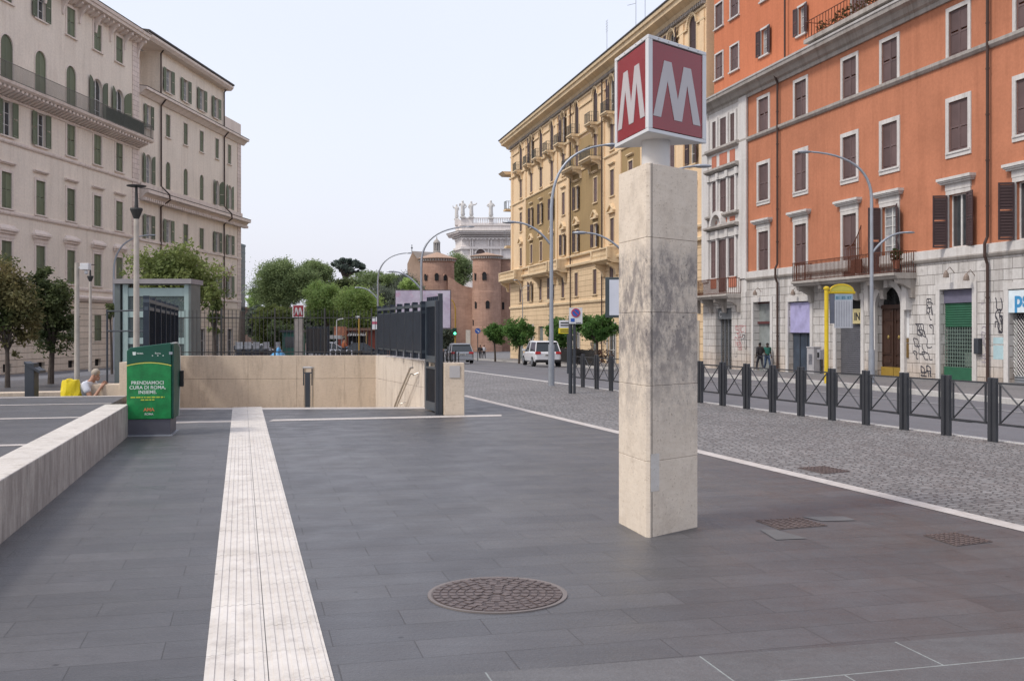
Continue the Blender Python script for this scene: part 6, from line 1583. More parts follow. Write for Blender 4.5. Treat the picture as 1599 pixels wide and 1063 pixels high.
# statues: robed figures of stone as single continuous meshes
def skinfig(name, joints, edges, radii, mat, parent, sub=2, loc=(0, 0, 0)):
    me = bpy.data.meshes.new(name); me.from_pydata([Vector(j) for j in joints], edges, []); me.materials.append(mat)
    o = bpy.data.objects.new(name, me); COL.objects.link(o); o.parent = parent; o.location = loc
    sk = o.modifiers.new('s', 'SKIN'); sk.use_smooth_shade = True
    for v, r in zip(me.skin_vertices[0].data, radii): v.radius = (r, r) if not isinstance(r, tuple) else r
    me.skin_vertices[0].data[0].use_root = True
    sb = o.modifiers.new('u', 'SUBSURF'); sb.levels = sb.render_levels = sub
    return o
stone = M_('statue_stone', (.56, .54, .51), .9, var=.15, sc=.8)
def statue(px_, yb, yt, Yd, label, pose):
    s_ = (yb-yt)/F*Yd; X = (px_-CX)/F*Yd; z = EYE+(HY-yb)*Yd/F
    t = thing('rooftop_statue', label, 'statue', (X, Yd, z), 0, 'stone statues on the basilica roof')
    J = [(0, 0, .45), (0, 0, .25), (.02, 0, .02), (0, 0, .62), (0, 0, .76), (0, 0, .85), (0, 0, .91), (0, -.01, .98)]; E = [(0, 1), (1, 2), (0, 3), (3, 4), (4, 5), (5, 6), (6, 7)]
    Rr = [.125, .14, .15, .12, .09, .05, .075, .06]
    for sd, (el, ha) in pose.items():
        k = len(J); J += [(sd*.12, 0, .75), (sd*el[0], -.03, el[1]), (sd*ha[0], -.06, ha[1])]; E += [(4, k), (k, k+1), (k+1, k+2)]; Rr += [.055, .045, .03]
    J = [tuple(c*s_ for c in j) for j in J]; Rr = [r*s_ for r in Rr]
    skinfig('figure', J, E, Rr, stone, t)
    mb = MB(); mb.box(-.16*s_, .16*s_, -.16*s_, .16*s_, -.06*s_, .03*s_); mb.build('plinth', stone, t)
statue(713, 342, 318.5, 358, 'leftmost of the rooftop statues, thin with one raised arm', {-1: ((.2, .72), (.25, .88)), 1: ((.15, .6), (.05, .55))})
statue(722.5, 339, 312.5, 350, 'broadest rooftop statue, second from the left, cloaked', {-1: ((.2, .66), (.16, .82)), 1: ((.22, .62), (.1, .5))})
statue(736, 339, 313.5, 350, 'rooftop statue pointing right with an outstretched arm', {-1: ((.17, .6), (.08, .5)), 1: ((.24, .76), (.36, .86))})
statue(766.5, 340, 312, 350, 'rightmost rooftop statue, apart from the others, holding a cross', {-1: ((.22, .66), (.1, .6)), 1: ((.22, .66), (.1, .62))})
# church gable and lantern
CG = thing('church', 'distant church gable with a small cross, left of the brick towers', 'church'); Y = 300
mb = MB(); g_ = [(638, 420), (643, 393), (660, 405)]; mb.ext([((636-CX)/F*Y, -4), ((665-CX)/F*Y, -4), ((665-CX)/F*Y, EYE+(HY-409)*Y/F), ((644-CX)/F*Y, EYE+(HY-393)*Y/F), ((636-CX)/F*Y, EYE+(HY-412)*Y/F)], Y, Y+2)
mb.build('gable_wall', M_stucco('tan_church', (.42, .30, .22), dirt=.3), CG)
mb = MB(); q = lambda x, y: ((x-CX)/F*Y, EYE+(HY-y)*Y/F)
a, b = q(643, 392), q(684, 394); mb.add([(a[0], Y, a[1]), (b[0], Y+12, b[1]+.8), (q(690, 404)[0], Y-3, q(690, 404)[1]), (q(652, 404)[0], Y-2, q(652, 404)[1])], [(0, 1, 2, 3)]); mb.box(q(665.5, 0)[0], q(690, 0)[0], Y+.6, Y+10, -4, q(0, 405)[1]); mb.build('nave_roof', M_('grey_roof', (.20, .17, .15), .9), CG)
mb = MB(); mb.box(q(642.6, 0)[0], q(643.6, 0)[0], Y, Y+.2, q(0, 394)[1], q(0, 382)[1]); mb.box(q(641.6, 0)[0], q(644.6, 0)[0], Y, Y+.2, q(0, 388)[1], q(0, 386.5)[1]); mb.build('cross', dgrey, CG)
LN = thing('lantern_turret', 'small grey columned lantern turret behind the left brick tower', 'turret', ((682-CX)/F*290, 290, EYE+(HY-392)*290/F))
s_ = 290/F; mb = MB(); mb.lathe([(6*s_, -12*s_), (6*s_, -1*s_), (5.5*s_, 0), (0, 0)], n=8); mb.lathe([(5.6*s_, 12*s_), (5.8*s_, 13*s_), (4*s_, 16*s_), (1.5*s_, 18*s_), (.7*s_, 20*s_), (.5*s_, 23*s_), (0, 23*s_)], n=12)
mb.lathe([(2.2*s_, 0), (2.2*s_, 12*s_), (0, 12*s_)], n=10)
for k in range(8): a = math.pi*k/4; mb.cyl((4.6*s_*math.cos(a), 4.6*s_*math.sin(a), 0), (4.6*s_*math.cos(a), 4.6*s_*math.sin(a), 12.3*s_), .75*s_, n=6)
mb.build('turret_body', M_('lantern_stone', (.33, .30, .27), .9), LN)
# ================= billboard
BB = thing('billboard', 'large pale pink and lilac billboard on a post beyond the dark stair fence', 'billboard'); Y = 92
mb = MB(); mb.box((617-CX)/F*Y, (704-CX)/F*Y, Y, Y+.3, EYE+.0, EYE+(HY-452.5)*Y/F); mb.build('frame', M_('billboard_frame', (.10, .09, .10), .5), BB)
def billm():
    m, nt, b = base_mat('billboard_picture'); v = coords(nt)
    c = ramp(nt, noise(nt, v, .9, 6, .7), .38, (.44, .38, .49), .62, (.58, .54, .64)); c2 = ramp(nt, noise(nt, v, 1.7, 4, .6), .58, g3(1.0), .7, (1.0, .72, .80)); c = mul(nt, c, c2)
    nt.links.new(c, b.inputs['Base Color']); b.inputs['Roughness'].default_value = .3; return m
mb = MB(); mb.box((618-CX)/F*Y, (703-CX)/F*Y, Y-.03, Y, EYE+.12, EYE+(HY-453.8)*Y/F); mb.build('picture', billm(), BB)
mb = MB(); x_ = (660-CX)/F*Y; mb.box(x_-.2, x_+.2, Y+.05, Y+.25, -1.5, EYE+.1); mb.build('post', dgrey, BB)
# traffic light and blue sign
Y = 100; X = (711-CX)/F*Y; g = road_z(X, Y); TL = thing('traffic_light', 'traffic light showing green on a yellow pole with an overhanging arm', 'traffic light', (X, Y, g)); z_ = lambda y: EYE+(HY-y)*Y/F-g
mb = MB(); mb.cyl((0, 0, 0), (0, 0, z_(480)), .07, n=8); mb.tube(curve((0, 0, z_(488)), (0, 0, z_(472)), (-.4, 0, z_(468)), 5), .06, 6); mb.build('pole', M_('ochre_pole', (.42, .26, .05), .6), TL)
mb = MB(); mb.box(-.26, .14, -.32, -.1, z_(523), z_(512)); mb.box(-.5, -.28, -.3, -.2, z_(517), z_(514.5)); mb.build('signal_housing', M_('dark_green_housing', (.01, .05, .035), .5), TL, bevel=.03)
mb = MB(); mb.ball((-.02, -.33, z_(520.5)), .13, .04, .13, 10, 6); mb.build('green_lamp', M_('green_signal', (.05, .8, .4), .4, emit=(.15, 1, .55, 2.2)), TL)
X = (746-CX)/F*Y; g = road_z(X, Y); BSN = thing('direction_sign', 'small round blue arrow sign on a thin post in the road ahead', 'traffic sign', (X, Y, g)); z_ = lambda y: EYE+(HY-y)*Y/F-g
mb = MB(); mb.cyl((0, 0, 0), (0, 0, z_(516)), .04, n=6); mb.build('post', dgrey, BSN); mb = MB(); disc(mb, (0, z_(516.5)), .27, -.05, 18); o = mb.build('disc', signblue, BSN)
mb = MB(); mb.cyl((-.14, -.07, z_(516.5)+.1), (.1, -.07, z_(516.5)-.08), .03, n=4); mb.ext([(.16, z_(516.5)-.14), (.12, z_(516.5)+.02), (.0, z_(516.5)-.1)], -.09, -.06); mb.build('arrow', signwhite, o)
# ================= dark glass block
GB = thing('office_block', 'narrow dark glass office block seen past the end of the cream building', 'building'); Y = 185
x1 = (383-CX)/F*(Y+15); x0 = x1 - 12; zt = EYE+(HY-380)*(Y+10)/F
mb = MB(); mb.box(x0, x1, Y, Y+15, -4, zt); mb.build('glass_wall', M_('dark_teal_glass', (.018, .04, .042), .25, var=.5, sc=.4), GB)
mb = MB(); z = 2
while z < zt: mb.box(x0, x1+.04, Y-.06, Y+15.1, z, z+.12); z += 1.6
mb.box(x0, x1+.06, Y-.1, Y+15.15, zt-.3, zt+.1); mb.build('floor_bands', M_('teal_band', (.06, .10, .105), .4), GB)
bt = thing('tree_stump_trunk', 'thick bare tree trunk in front of the dark glass block', 'tree', ((377-CX)/F*60, 60, -.5)); mb = MB(); mb.tube([(0, 0, -.3), (0, 0, 1.5), (.05, 0, 3.2)], [.26, .2, .16], 8); mb.build('trunk', bark, bt)

# ================= cars
def car(label, loc, rz, paint, L=4.6, W=1.9, H=1.72, suv=True, group=None, lights=True):
    """x = length (front at +x), origin on the ground under the middle"""
    t = thing('parked_car' if group else 'car', label, 'car', loc, rz, group)
    h1 = H*.59; gc = H*.16; hw = W/2
    # body from cross sections along x: (x, half width, z bottom, z shoulder)
    st_ = [(-L/2, .84, gc+.18, h1*.93), (-L/2+.12, .95, gc+.04, h1*1.0), (-L/2+.7, 1, gc, h1*1.02), (0, 1, gc, h1), (L/2-1.1, .99, gc, h1*.96), (L/2-.25, .93, gc+.03, h1*.84), (L/2, .78, gc+.12, h1*.66)]
    prof = [(.88, 0), (.98, .12), (1, .5), (.97, .85), (.90, 1.0)]
    vs = []; n = len(prof)*2
    for (x, w_, zb, zt_) in st_:
        row = [(x, -hw*w_*p, zb+(zt_-zb)*q) for p, q in prof] + [(x, hw*w_*p, zb+(zt_-zb)*q) for p, q in reversed(prof)]; vs += row
    fs = [(i*n+k, i*n+(k+1) % n, (i+1)*n+(k+1) % n, (i+1)*n+k) for i in range(len(st_)-1) for k in range(n)] + [tuple(range(n)), tuple(range((len(st_)-1)*n, len(st_)*n))[::-1]]
    mb = MB(); mb.add(vs, fs); o = mb.build('body', paint, t, smooth=False, bevel=.03, seg=2)
    rx = -L/2+.25 if suv else -L/2+.55; fx = L/2-1.55
    g0 = [(-L/2+.10, .90), (fx+.45, .90)]; top = [(rx+.28, .74), (fx-.45, .74)]
    zb_, zt_ = h1*.97, H
    mb = MB(); mb.add([(g0[0][0], -hw*.9, zb_), (g0[1][0], -hw*.9, zb_), (g0[1][0], hw*.9, zb_), (g0[0][0], hw*.9, zb_), (top[0][0], -hw*.74, zt_-.06), (top[1][0], -hw*.74, zt_-.06), (top[1][0], hw*.74, zt_-.06), (top[0][0], hw*.74, zt_-.06)],
                    [(0,3,2,1),(4,5,6,7),(0,1,5,4),(1,2,6,5),(2,3,7,6),(3,0,4,7)]); mb.build('windows', M_('car_glass', (.015, .02, .022), .06, spec=.7), t, bevel=.03)
    mb = MB(); mb.add([(top[0][0]-.12, -hw*.76, zt_-.07), (top[1][0]+.08, -hw*.76, zt_-.07), (top[1][0]+.08, hw*.76, zt_-.07), (top[0][0]-.12, hw*.76, zt_-.07), (top[0][0], -hw*.68, zt_+.02), (top[1][0]-.1, -hw*.68, zt_+.02), (top[1][0]-.1, hw*.68, zt_+.02), (top[0][0], hw*.68, zt_+.02)],
                    [(0,3,2,1),(4,5,6,7),(0,1,5,4),(1,2,6,5),(2,3,7,6),(3,0,4,7)])
    for s_ in (-1, 1):
        for (x0_, x1_) in ((g0[0][0]+.02, top[0][0]), (-.2, -.1), (g0[1][0]-.02, top[1][0])):
            mb.tube([(x0_, s_*hw*.905, zb_), (x1_, s_*hw*.75, zt_-.05)], .045, 5)
    mb.build('roof', paint, t, bevel=.02)
    for (x, s_) in ((-L/2+.85, -1), (-L/2+.85, 1), (L/2-.9, -1), (L/2-.9, 1)):
        rw = H*.205; wh = bpy.data.objects.new('wheel', None); COL.objects.link(wh); wh.parent = t; wh.location = (x, s_*(hw-.12), rw)
        mb = MB(); mb.cyl((0, -.12*1, 0), (0, .13, 0), rw, n=20); mb.build('tyre', rubber, wh, bevel=.02)
        mb = MB(); mb.cyl((0, s_*.125, 0), (0, s_*.14, 0), rw*.62, n=14); mb.build('rim', galv, wh)
    tl = M_('tail_light', (.45, .02, .02), .3)
    for s_ in (-1, 1):
        mb = MB(); mb.box(-L/2-.02, -L/2+.14, s_*hw*.55, s_*hw*.93, h1*.84, h1*1.0); mb.build('tail_light', tl, t, bevel=.02)
        mb = MB(); mb.box(fx+.15, fx+.35, s_*hw*.95, s_*(hw+.16), h1, h1+.14); mb.build('side_mirror', paint, t, bevel=.02)
        mb = MB(); mb.box(L/2-.2, L/2-.02, s_*hw*.5, s_*hw*.85, h1*.6, h1*.75); mb.build('headlight', glassl, t, bevel=.02)
    mb = MB(); mb.box(-L/2-.05, -L/2+.2, -hw*.92, hw*.92, gc+.02, gc+.22); mb.build('bumper', black if suv else paint, t, bevel=.03)
    mb = MB(); mb.box(-L/2-.015, -L/2+.1, -.26, .26, h1*.72, h1*.72+.12); pl_ = mb.build('licence_plate', M_('plate', (.55, .55, .52), .4), t)
    mb = MB(); mb.box(-L/2-.022, -L/2-.015, -.2, .2, h1*.72+.03, h1*.72+.09); mb.build('plate_characters', blackl, pl_)
    return t
wp = M_('white_car_paint', (.62, .63, .65), .18, var=.02, spec=.6); sp_ = M_('silver_car_paint', (.30, .31, .33), .25, .5, var=.03); dp_ = M_('dark_car_paint', (.03, .035, .045), .2, spec=.6)
q = Vector(((846-CX)/F*71, 71, 0)); q.z = road_z(q.x, q.y); rzc = math.atan2(1, -.19); car('white off-road estate car driving away on the road, seen from behind', (q.x, q.y+2.0, q.z-.01), rzc, wp, 4.8, 1.95, 1.76)
q = Vector(((715-CX)/F*78, 78, 0)); q.z = road_z(q.x, q.y); car('silver grey hatchback waiting beyond the stair gate, seen from behind', (q.x, q.y+2.0, q.z-.01), math.atan2(1, -.16), sp_, 4.4, 1.85, 1.50, suv=False)
for (px_, yb_2, Yd, pt_, lab, rz_) in ((519, 547, 92, wp, 'small white car parked across, seen through the thin railing', 0.3), (708, 553, 118, dp_, 'dark car ahead of the silver hatchback', 1.7), (410, 548, 95, wp, 'white car parked behind the scooters', .1), (570, 548, 98, dp_, 'dark car in front of the low brick kiosk', .15)):
    X = (px_-CX)/F*Yd; car(lab, (X, Yd, road_z(X, Yd)-.01), rz_, pt_, 4.1, 1.75, 1.5, suv=False, group='cars parked beyond the metro stairs')
# ================= scooters
def scooter():
    t = thing('parked_scooter', 'dark parked scooter among the row behind the thin railing', 'scooter', group='scooters parked in a row behind the railing')
    for x in (-.6, .62): 
        mb = MB(); mb.cyl((x, -.06, .26), (x, .06, .26), .26, n=14); mb.build('wheel', rubber, t, bevel=.02)
    mb = MB(); mb.ext([(-.85, .5), (-.8, .72), (-.1, .74), (-.02, .36), (.3, .34), (.48, .9), (.56, .9), (.52, .28), (-.1, .2), (-.6, .3)], -.16, .16); mb.build('body', dp_, t, bevel=.04)
    mb = MB(); mb.box(-.78, -.05, -.14, .14, .74, .84); mb.build('seat', black, t, bevel=.04)
    mb = MB(); mb.cyl((.55, 0, .3), (.42, 0, 1.05), .03, n=6); mb.cyl((.42, -.32, 1.05), (.42, .32, 1.05), .02, n=6); mb.build('handlebar', dgrey, t)
    mb = MB(); mb.box(.48, .51, -.2, .2, .95, 1.35); mb.build('windscreen', glassl, t)
    mb = MB(); mb.box(-.98, -.66, -.17, .17, .86, 1.14); mb.build('top_box', dgrey, t, bevel=.04)
    return t
sc_ = scooter()
slabs_ = ['dark parked scooter nearest the end of the cream building', 'parked scooter second from the cream building end', 'parked scooter third in the row, below the white car', 'parked scooter fourth in the row, left of the blue sack', 'parked scooter at the right end of the row, beside the blue sack']
for k, px_ in enumerate((372, 384, 396, 410, 426)):
    o = sc_ if k == 0 else copy_tree(sc_); Yd = 58+k*.8; X = (px_-CX)/F*Yd; o.location = (X, Yd, road_z(X, Yd)); o.rotation_euler = (0, 0, R(-70 + k*6)); o['label'] = slabs_[k]
X = (435-CX)/F*50; bb_ = thing('rubbish_sack', 'crumpled bright blue plastic sack behind the thin railing', 'sack', (X, 50, road_z(X, 50)))
mb = MB(); mb.ball((0, 0, .4), .45, .4, .45, 12, 8); mb.v = [(x*(1+random.uniform(-.12, .12)), y, z*(1+random.uniform(-.12, .12))) for x, y, z in mb.v]; mb.ball((0, 0, .9), .12, .1, .18, 8, 5); mb.build('sack', M_('blue_plastic', (.08, .28, .50), .35, var=.3, sc=5), bb_)
# second totem and stair fence
X = (468-CX)/F*70; T2 = thing('metro_totem', 'second metro totem in the distance with a small red M sign, behind the thin railing', 'metro sign', (X, 70, road_z(X, 70)), R(-10))
mb = MB(); mb.prism([(-.33, -.2), (.33, -.2), (0, .38)], 0, 2.95); mb.build('pillar', M_('grey_travertine', (.30, .27, .245), .8, var=.2), T2); mb = MB(); mb.cyl((0, 0, 2.9), (0, 0, 3.1), .1); mb.build('neck', whf, T2)
mb = MB(); mb.prism([(-.42, -.25), (.42, -.25), (0, .47)], 3.05, 3.9); mb.build('sign_frame', whf, T2)
mb = MB(); mb.box(-.36, .36, -.262, -.25, 3.1, 3.85); pn = mb.build('red_panel', redp, T2)
mb = MB(); k = len(M2); mb.ext([(-.36+.72*x, 3.1+.75*z) for x, z in M2], -.272, -.262); mb.build('letter_m', ltr, pn)
sfb = Vector(((480-CX)/F*68, 68)); sfe = Vector(((513-CX)/F*66, 66))
def block_fence(a, b, z0, z1, label):
    t = thing('stair_fence', label, 'fence'); a, b = Vector(a), Vector(b); d = (b-a).normalized(); L = (b-a).length; n = Vector((-d.y, d.x))
    mb = MB(); s = 0
    while s < L: p = a+d*s; mb.prism([p, p+d*.03-n*.05, p+d*.05-n*.05, p+d*.02], z0, z1); s += .07
    mb.build('slats', slate, t, fix=False)
    mb = MB()
    for z in (z0, z1): mb.prism([a-n*.04, b-n*.04, b+n*.04, a+n*.04], z-.05, z+.05)
    for k in range(4): p = a+d*(L*k/3); mb.prism([p-n*.06-d*.04, p-n*.06+d*.04, p+n*.06+d*.04, p+n*.06-d*.04], z0-1, z1+.1)
    mb.build('frame', slate, t)
block_fence(sfb, sfe, .1, 1.75, 'second dark slatted fence in the distance beside the far totem')
a_ = Vector(((483-CX)/F*68, 68)); 
# notice board
X = (587-CX)/F*46; NB = thing('notice_board', 'white notice board with a red stripe at the far end of the stair fence', 'sign', (X, 46, road_z(X, 46))); g = road_z(X, 46)
z_ = lambda y: EYE+(HY-y)*46/F-g
mb = MB(); mb.cyl((0, 0, 0), (0, 0, z_(514)), .04, n=6); mb.build('post', dgrey, NB)
for k in range(3): mb = MB(); mb.box(-.21+.145*k, -.075+.145*k, -.03, .0, z_(514), z_(495)); o = mb.build('panel', signwhite, NB); mb = MB(); mb.box(-.21+.145*k, -.075+.145*k, -.036, -.03, z_(506), z_(502)); mb.build('red_stripe', M_('pink_red', (.45, .08, .14), .5), o)
# low brick kiosk
Y = 108; KS = thing('kiosk', 'low red brick kiosk with a row of white awnings beyond the railing', 'kiosk', ((560-CX)/F*Y, Y, road_z(-16, Y))); g = KS.location.z
kz = lambda y: EYE+(HY-y)*Y/F-g; kx = lambda x: (x-560)/F*Y
mb = MB(); mb.box(kx(528), kx(600), 0, 5, -.5, kz(516)); mb.build('wall', M_stucco('kiosk_brick', (.33, .10, .075), dirt=.3), KS)
mb = MB(); mb.box(kx(526), kx(602), -.6, 5.4, kz(516), kz(512)); mb.build('flat_roof', M_('kiosk_roof', (.28, .17, .12), .8), KS)
mb = MB(); mb.box(kx(544), kx(574), -.05, .0, -.2, kz(524)); mb.build('shop_opening', dark, KS)
mb = MB()
for k in range(8): x = kx(544)+k*(kx(574)-kx(544))/8; mb.add([(x+.03, -.9, kz(524)), (x+.22, -.9, kz(524)), (x+.22, 0, kz(518)), (x+.03, 0, kz(518))], [(0, 1, 2, 3)])
mb.build('awning', M_('awning_white', (.55, .55, .52), .7), KS)
mb = MB()
for x_ in (542, 574): mb.box(kx(x_)-.06, kx(x_)+.06, -1.0, -.88, -.1, kz(518))
mb.build('awning_post', M_('tan_post', (.45, .33, .16), .7), KS)
ST = thing('market_stall', 'small market stall draped in bright blue sheet in front of the brick kiosk', 'stall', (KS.location.x + kx(553), Y-4, road_z(-16, Y-4)))
mb = MB(); mb.box(-.9, .7, -.6, .6, 0, 1.2); mb.build('blue_sheet', M_('blue_sheet', (.06, .28, .52), .6, var=.3, sc=3), ST, bevel=.15, seg=3); mb = MB(); mb.box(.4, .6, -.7, -.6, 1.2, 1.7); mb.build('stall_post', galv, ST)
mb = MB()
OK_ = thing('shelter', 'small orange-roofed shelter left of the brick kiosk', 'shelter', ((528-CX)/F*100, 100, road_z(-17, 100)))
mb = MB(); mb.box(-.4, .55, 0, 1.6, 2.2, 3.1); mb.build('orange_top', M_('orange_board', (.50, .22, .13), .7, var=.3), OK_); mb = MB(); mb.box(-1.2, .4, -.2, 1.6, 1.9, 2.25); mb.build('white_canopy', awn if False else M_('awning_white', (.55, .55, .52), .7), OK_)
mb = MB()
for x_ in (-1.1, .35): mb.cyl((x_, 0, 0), (x_, 0, 1.9), .05, n=6)
mb.build('posts', galv, OK_)
GT = thing('kiosk', 'dark green newspaper kiosk left of the far totem', 'kiosk', ((452-CX)/F*85, 85, road_z(-18, 85)))
mb = MB(); mb.box(-.6, 1.0, 0, 1.5, 0, 2.3); mb.build('walls', M_('kiosk_green', (.03, .11, .085), .6, var=.2), GT); mb = MB(); mb.box(-.75, 1.15, -.2, 1.7, 2.3, 2.45); mb.build('roof', dgrey, GT)
mb = MB(); mb.box(-.4, .8, -.02, 0, 1.0, 1.9); mb.build('window', glassd, GT)
# slim orange-red post and L lamp
x_ = (560.5-CX)/F*80; tp_ = thing('bus_stop_pole', 'thin ochre pole with a small white plate in front of the brick kiosk', 'bus stop', (x_, 80, road_z(x_, 80))); mb = MB(); mb.cyl((0, 0, 0), (0, 0, 3.4), .05, n=6); mb.build('pole', M_('ochre_pole', (.42, .26, .05), .6), tp_); mb = MB(); mb.box(-.25, .05, -.03, .03, 3.3, 3.5); mb.build('plate', signwhite, tp_)
x_ = (526-CX)/F*82; tp_ = thing('street_lamp', 'short white lamp with a straight bracket above the orange shelter', 'street lamp', (x_, 82, road_z(x_, 82))); mb = MB(); mb.cyl((0, 0, 0), (0, 0, 3.2), .05, n=6); mb.cyl((0, 0, 3.2), (.35, 0, 3.3), .05, n=6); mb.build('pole', white_paint, tp_); mb = MB(); mb.ball((.4, 0, 3.3), .14, .08, .05); mb.build('luminaire', white_paint, tp_)
# small dark bollards beyond the rail
bo_ = thing('bollard', 'x', 'bollard', group='small dark bollards beyond the railing'); mb = MB(); mb.lathe([(.09, 0), (.09, .75), (.11, .78), (.09, .88), (0, .92)], n=10); mb.build('bollard_post', black, bo_)
for k, px_ in enumerate((520, 528, 536, 545, 554, 563)):
    o = bo_ if k == 0 else copy_tree(bo_); Yd = 46; X = (px_-CX)/F*Yd; o.location = (X, Yd, road_z(X, Yd)+.05)
    o['label'] = ['small dark bollard farthest left, beside the far stair fence', 'small dark bollard second from the far stair fence', 'small dark bollard third from the far stair fence', 'small dark bollard third from the notice board side', 'small dark bollard second from the notice board side', 'small dark bollard farthest right, toward the notice board'][k]
# low pavement fence with tables by the orange trees
x0_, x1_ = fk(88)[0]+.6, fk(72)[0]+.6
barfence((x1_, 72), (x0_, 88), road_z(x1_, 72)+.1, road_z(x1_, 72)+1.15, .16, .022, 'dark low railing round the cafe terrace under the orange trees', 'terrace_railing')
hd = thing('hedge', 'low dark reddish hedge inside the cafe terrace railing', 'hedge'); mb = MB()
for k in range(14): f = k/13; leaves(mb, (x1_+(x0_-x1_)*f+.7, 72+16*f, road_z(x1_, 72)+.75), .7, .8, .55, 60, .14)
mb.build('foliage', M_leaf('reddish_hedge', (.05, .035, .025), (.12, .06, .045), 1), hd, fix=False)

# ================= people
skin = M_('skin', (.40, .22, .15), .55, var=.06); skind = M_('dark_skin', (.06, .035, .025), .5, var=.06)
def person(name, label, loc, rz, J, cloth, skinmat, hair, group=None, scale=1.0):
    """J: dict of joints; one continuous skinned body, clothes as skinned shells"""
    t = thing(name, label, 'person', loc, rz, group)
    keys = ['pelvis', 'chest', 'neck', 'head', 'crown', 'shl', 'ell', 'wrl', 'hal', 'shr', 'elr', 'wrr', 'har', 'hil', 'knl', 'anl', 'tol', 'hir', 'knr', 'anr', 'tor']
    rad = dict(pelvis=.125, chest=.135, neck=.05, head=.082, crown=.07, shl=.06, ell=.042, wrl=.028, hal=.032, shr=.06, elr=.042, wrr=.028, har=.032, hil=.085, knl=.055, anl=.038, tol=.034, hir=.085, knr=.055, anr=.038, tor=.034)
    E = [('pelvis', 'chest'), ('chest', 'neck'), ('neck', 'head'), ('head', 'crown'), ('chest', 'shl'), ('shl', 'ell'), ('ell', 'wrl'), ('wrl', 'hal'), ('chest', 'shr'), ('shr', 'elr'), ('elr', 'wrr'), ('wrr', 'har'), ('pelvis', 'hil'), ('hil', 'knl'), ('knl', 'anl'), ('anl', 'tol'), ('pelvis', 'hir'), ('hir', 'knr'), ('knr', 'anr'), ('anr', 'tor')]
    ix = {k: i for i, k in enumerate(keys)}
    Jl = [J[k] for k in keys]; El = [(ix[a], ix[b]) for a, b in E]; Rl = [rad[k] for k in keys]
    # fingers rooted in the palm
    for h_, w_ in (('hal', 'wrl'), ('har', 'wrr')):
        hv = Vector(J[h_]); d = (hv - Vector(J[w_])).normalized(); sd = d.cross(Vector((.3, .2, 1))).normalized()
        for k, (o_, ln) in enumerate(((-.028, .06), (-.010, .075), (.008, .07), (.026, .055), (-.045, .035))):
            i0 = len(Jl); b = hv + sd*o_ + d*.02; Jl += [tuple(b), tuple(b + d*ln*.6 + sd*o_*.2), tuple(b + d*ln + Vector((0, 0, -.012)))]; El += [(ix[h_], i0), (i0, i0+1), (i0+1, i0+2)]; Rl += [.009, .008, .006]
    skinfig('body', Jl, El, Rl, skinmat, t)
    for (nm, ks, ex, mt) in cloth:
        ks2 = [k for k in keys if k in ks]; m_ = {k: i for i, k in enumerate(ks2)}
        pj = []; pr = []
        for k in ks2: pj.append(J[k]); pr.append(rad[k] + ex)
        e_ = [(m_[a], m_[b]) for a, b in E if a in m_ and b in m_]
        # clothes that end half way down a limb
        extra = [(a, b) for a, b in E if a in m_ and b not in m_ and b in ('ell', 'elr', 'knl', 'knr', 'anl', 'anr', 'wrl', 'wrr')]
        for a, b in extra: e_.append((m_[a], len(pj))); pj.append(tuple(Vector(J[a]).lerp(Vector(J[b]), .55))); pr.append(rad[b] + ex*1.6)
        if 'chest' in m_: e_.append((m_['chest'], len(pj))); pj.append(tuple(Vector(J['chest']).lerp(Vector(J['neck']), .72))); pr.append(.092)
        skinfig(nm, pj, e_, pr, mt, t)
    hc = Vector(J['head']).lerp(Vector(J['crown']), .75); f = (Vector(J['face']) - Vector(J['head'])).normalized()
    mb = MB(); c = hc - f*.018 + Vector((0, 0, .018)); mb.ball(c, .086, .088, .082, 14, 10)
    mb.v = [v for v in mb.v]; keep = MB(); keep.v = [tuple(Vector(v) if (Vector(v)-hc).dot(f) < .03 else Vector(v) - f*((Vector(v)-hc).dot(f)-.03)) for v in mb.v]; keep.f = mb.f; keep.build('hair', hair, t, smooth=True)
    mb = MB(); hh = Vector(J['head']).lerp(Vector(J['crown']), .45); side = f.cross(Vector((0, 0, 1))).normalized()
    mb.cyl(hh + f*.055 + Vector((0, 0, .01)), hh + f*.088 - Vector((0, 0, .012)), .008, .015, 6)
    mb.ball(hh + f*.035 - Vector((0, 0, .055)), .045, .04, .04, 8, 6)
    for s_ in (-1, 1): mb.ball(hh + side*s_*.072, .012, .02, .03, 6, 5)
    mb.build('nose_and_ears', skinmat, t, smooth=True)
    mb = MB()
    for s_ in (-1, 1): mb.ball(hh + f*.062 + side*s_*.026 + Vector((0, 0, .025)), .010, .010, .007, 6, 4)
    mb.ball(hh + f*.068 - Vector((0, 0, .038)), .022, .012, .006, 8, 4); mb.build('eyes_and_mouth', blackl, t)
    mb = MB()
    for a, b in (('anl', 'tol'), ('anr', 'tor')):
        p_, q_ = Vector(J[a]), Vector(J[b]); mb.tube([p_ - (q_-p_).normalized()*.05 - Vector((0, 0, .02)), p_.lerp(q_, .5) - Vector((0, 0, .01)), q_ + (q_-p_).normalized()*.04], [.045, .045, .035], 8)
    mb.build('shoes', M_('dark_shoes', (.03, .03, .03), .6) if skinmat is not skind else M_('pale_shoes', (.4, .4, .4), .6), t)
    t.scale = (scale,)*3
    return t
tee = M_('white_tshirt', (.58, .60, .66), .8, var=.05); trd = M_('dark_trousers', (.035, .035, .045), .8); jkt = M_('dark_jacket', (.025, .022, .024), .8); teal = M_('teal_shirt', (.03, .14, .11), .8); jean = M_('blue_jeans', (.05, .08, .14), .8)
ghair = M_('pale_grey_hair', (.36, .31, .25), .8); dhair = M_('dark_hair', (.015, .012, .012), .8)
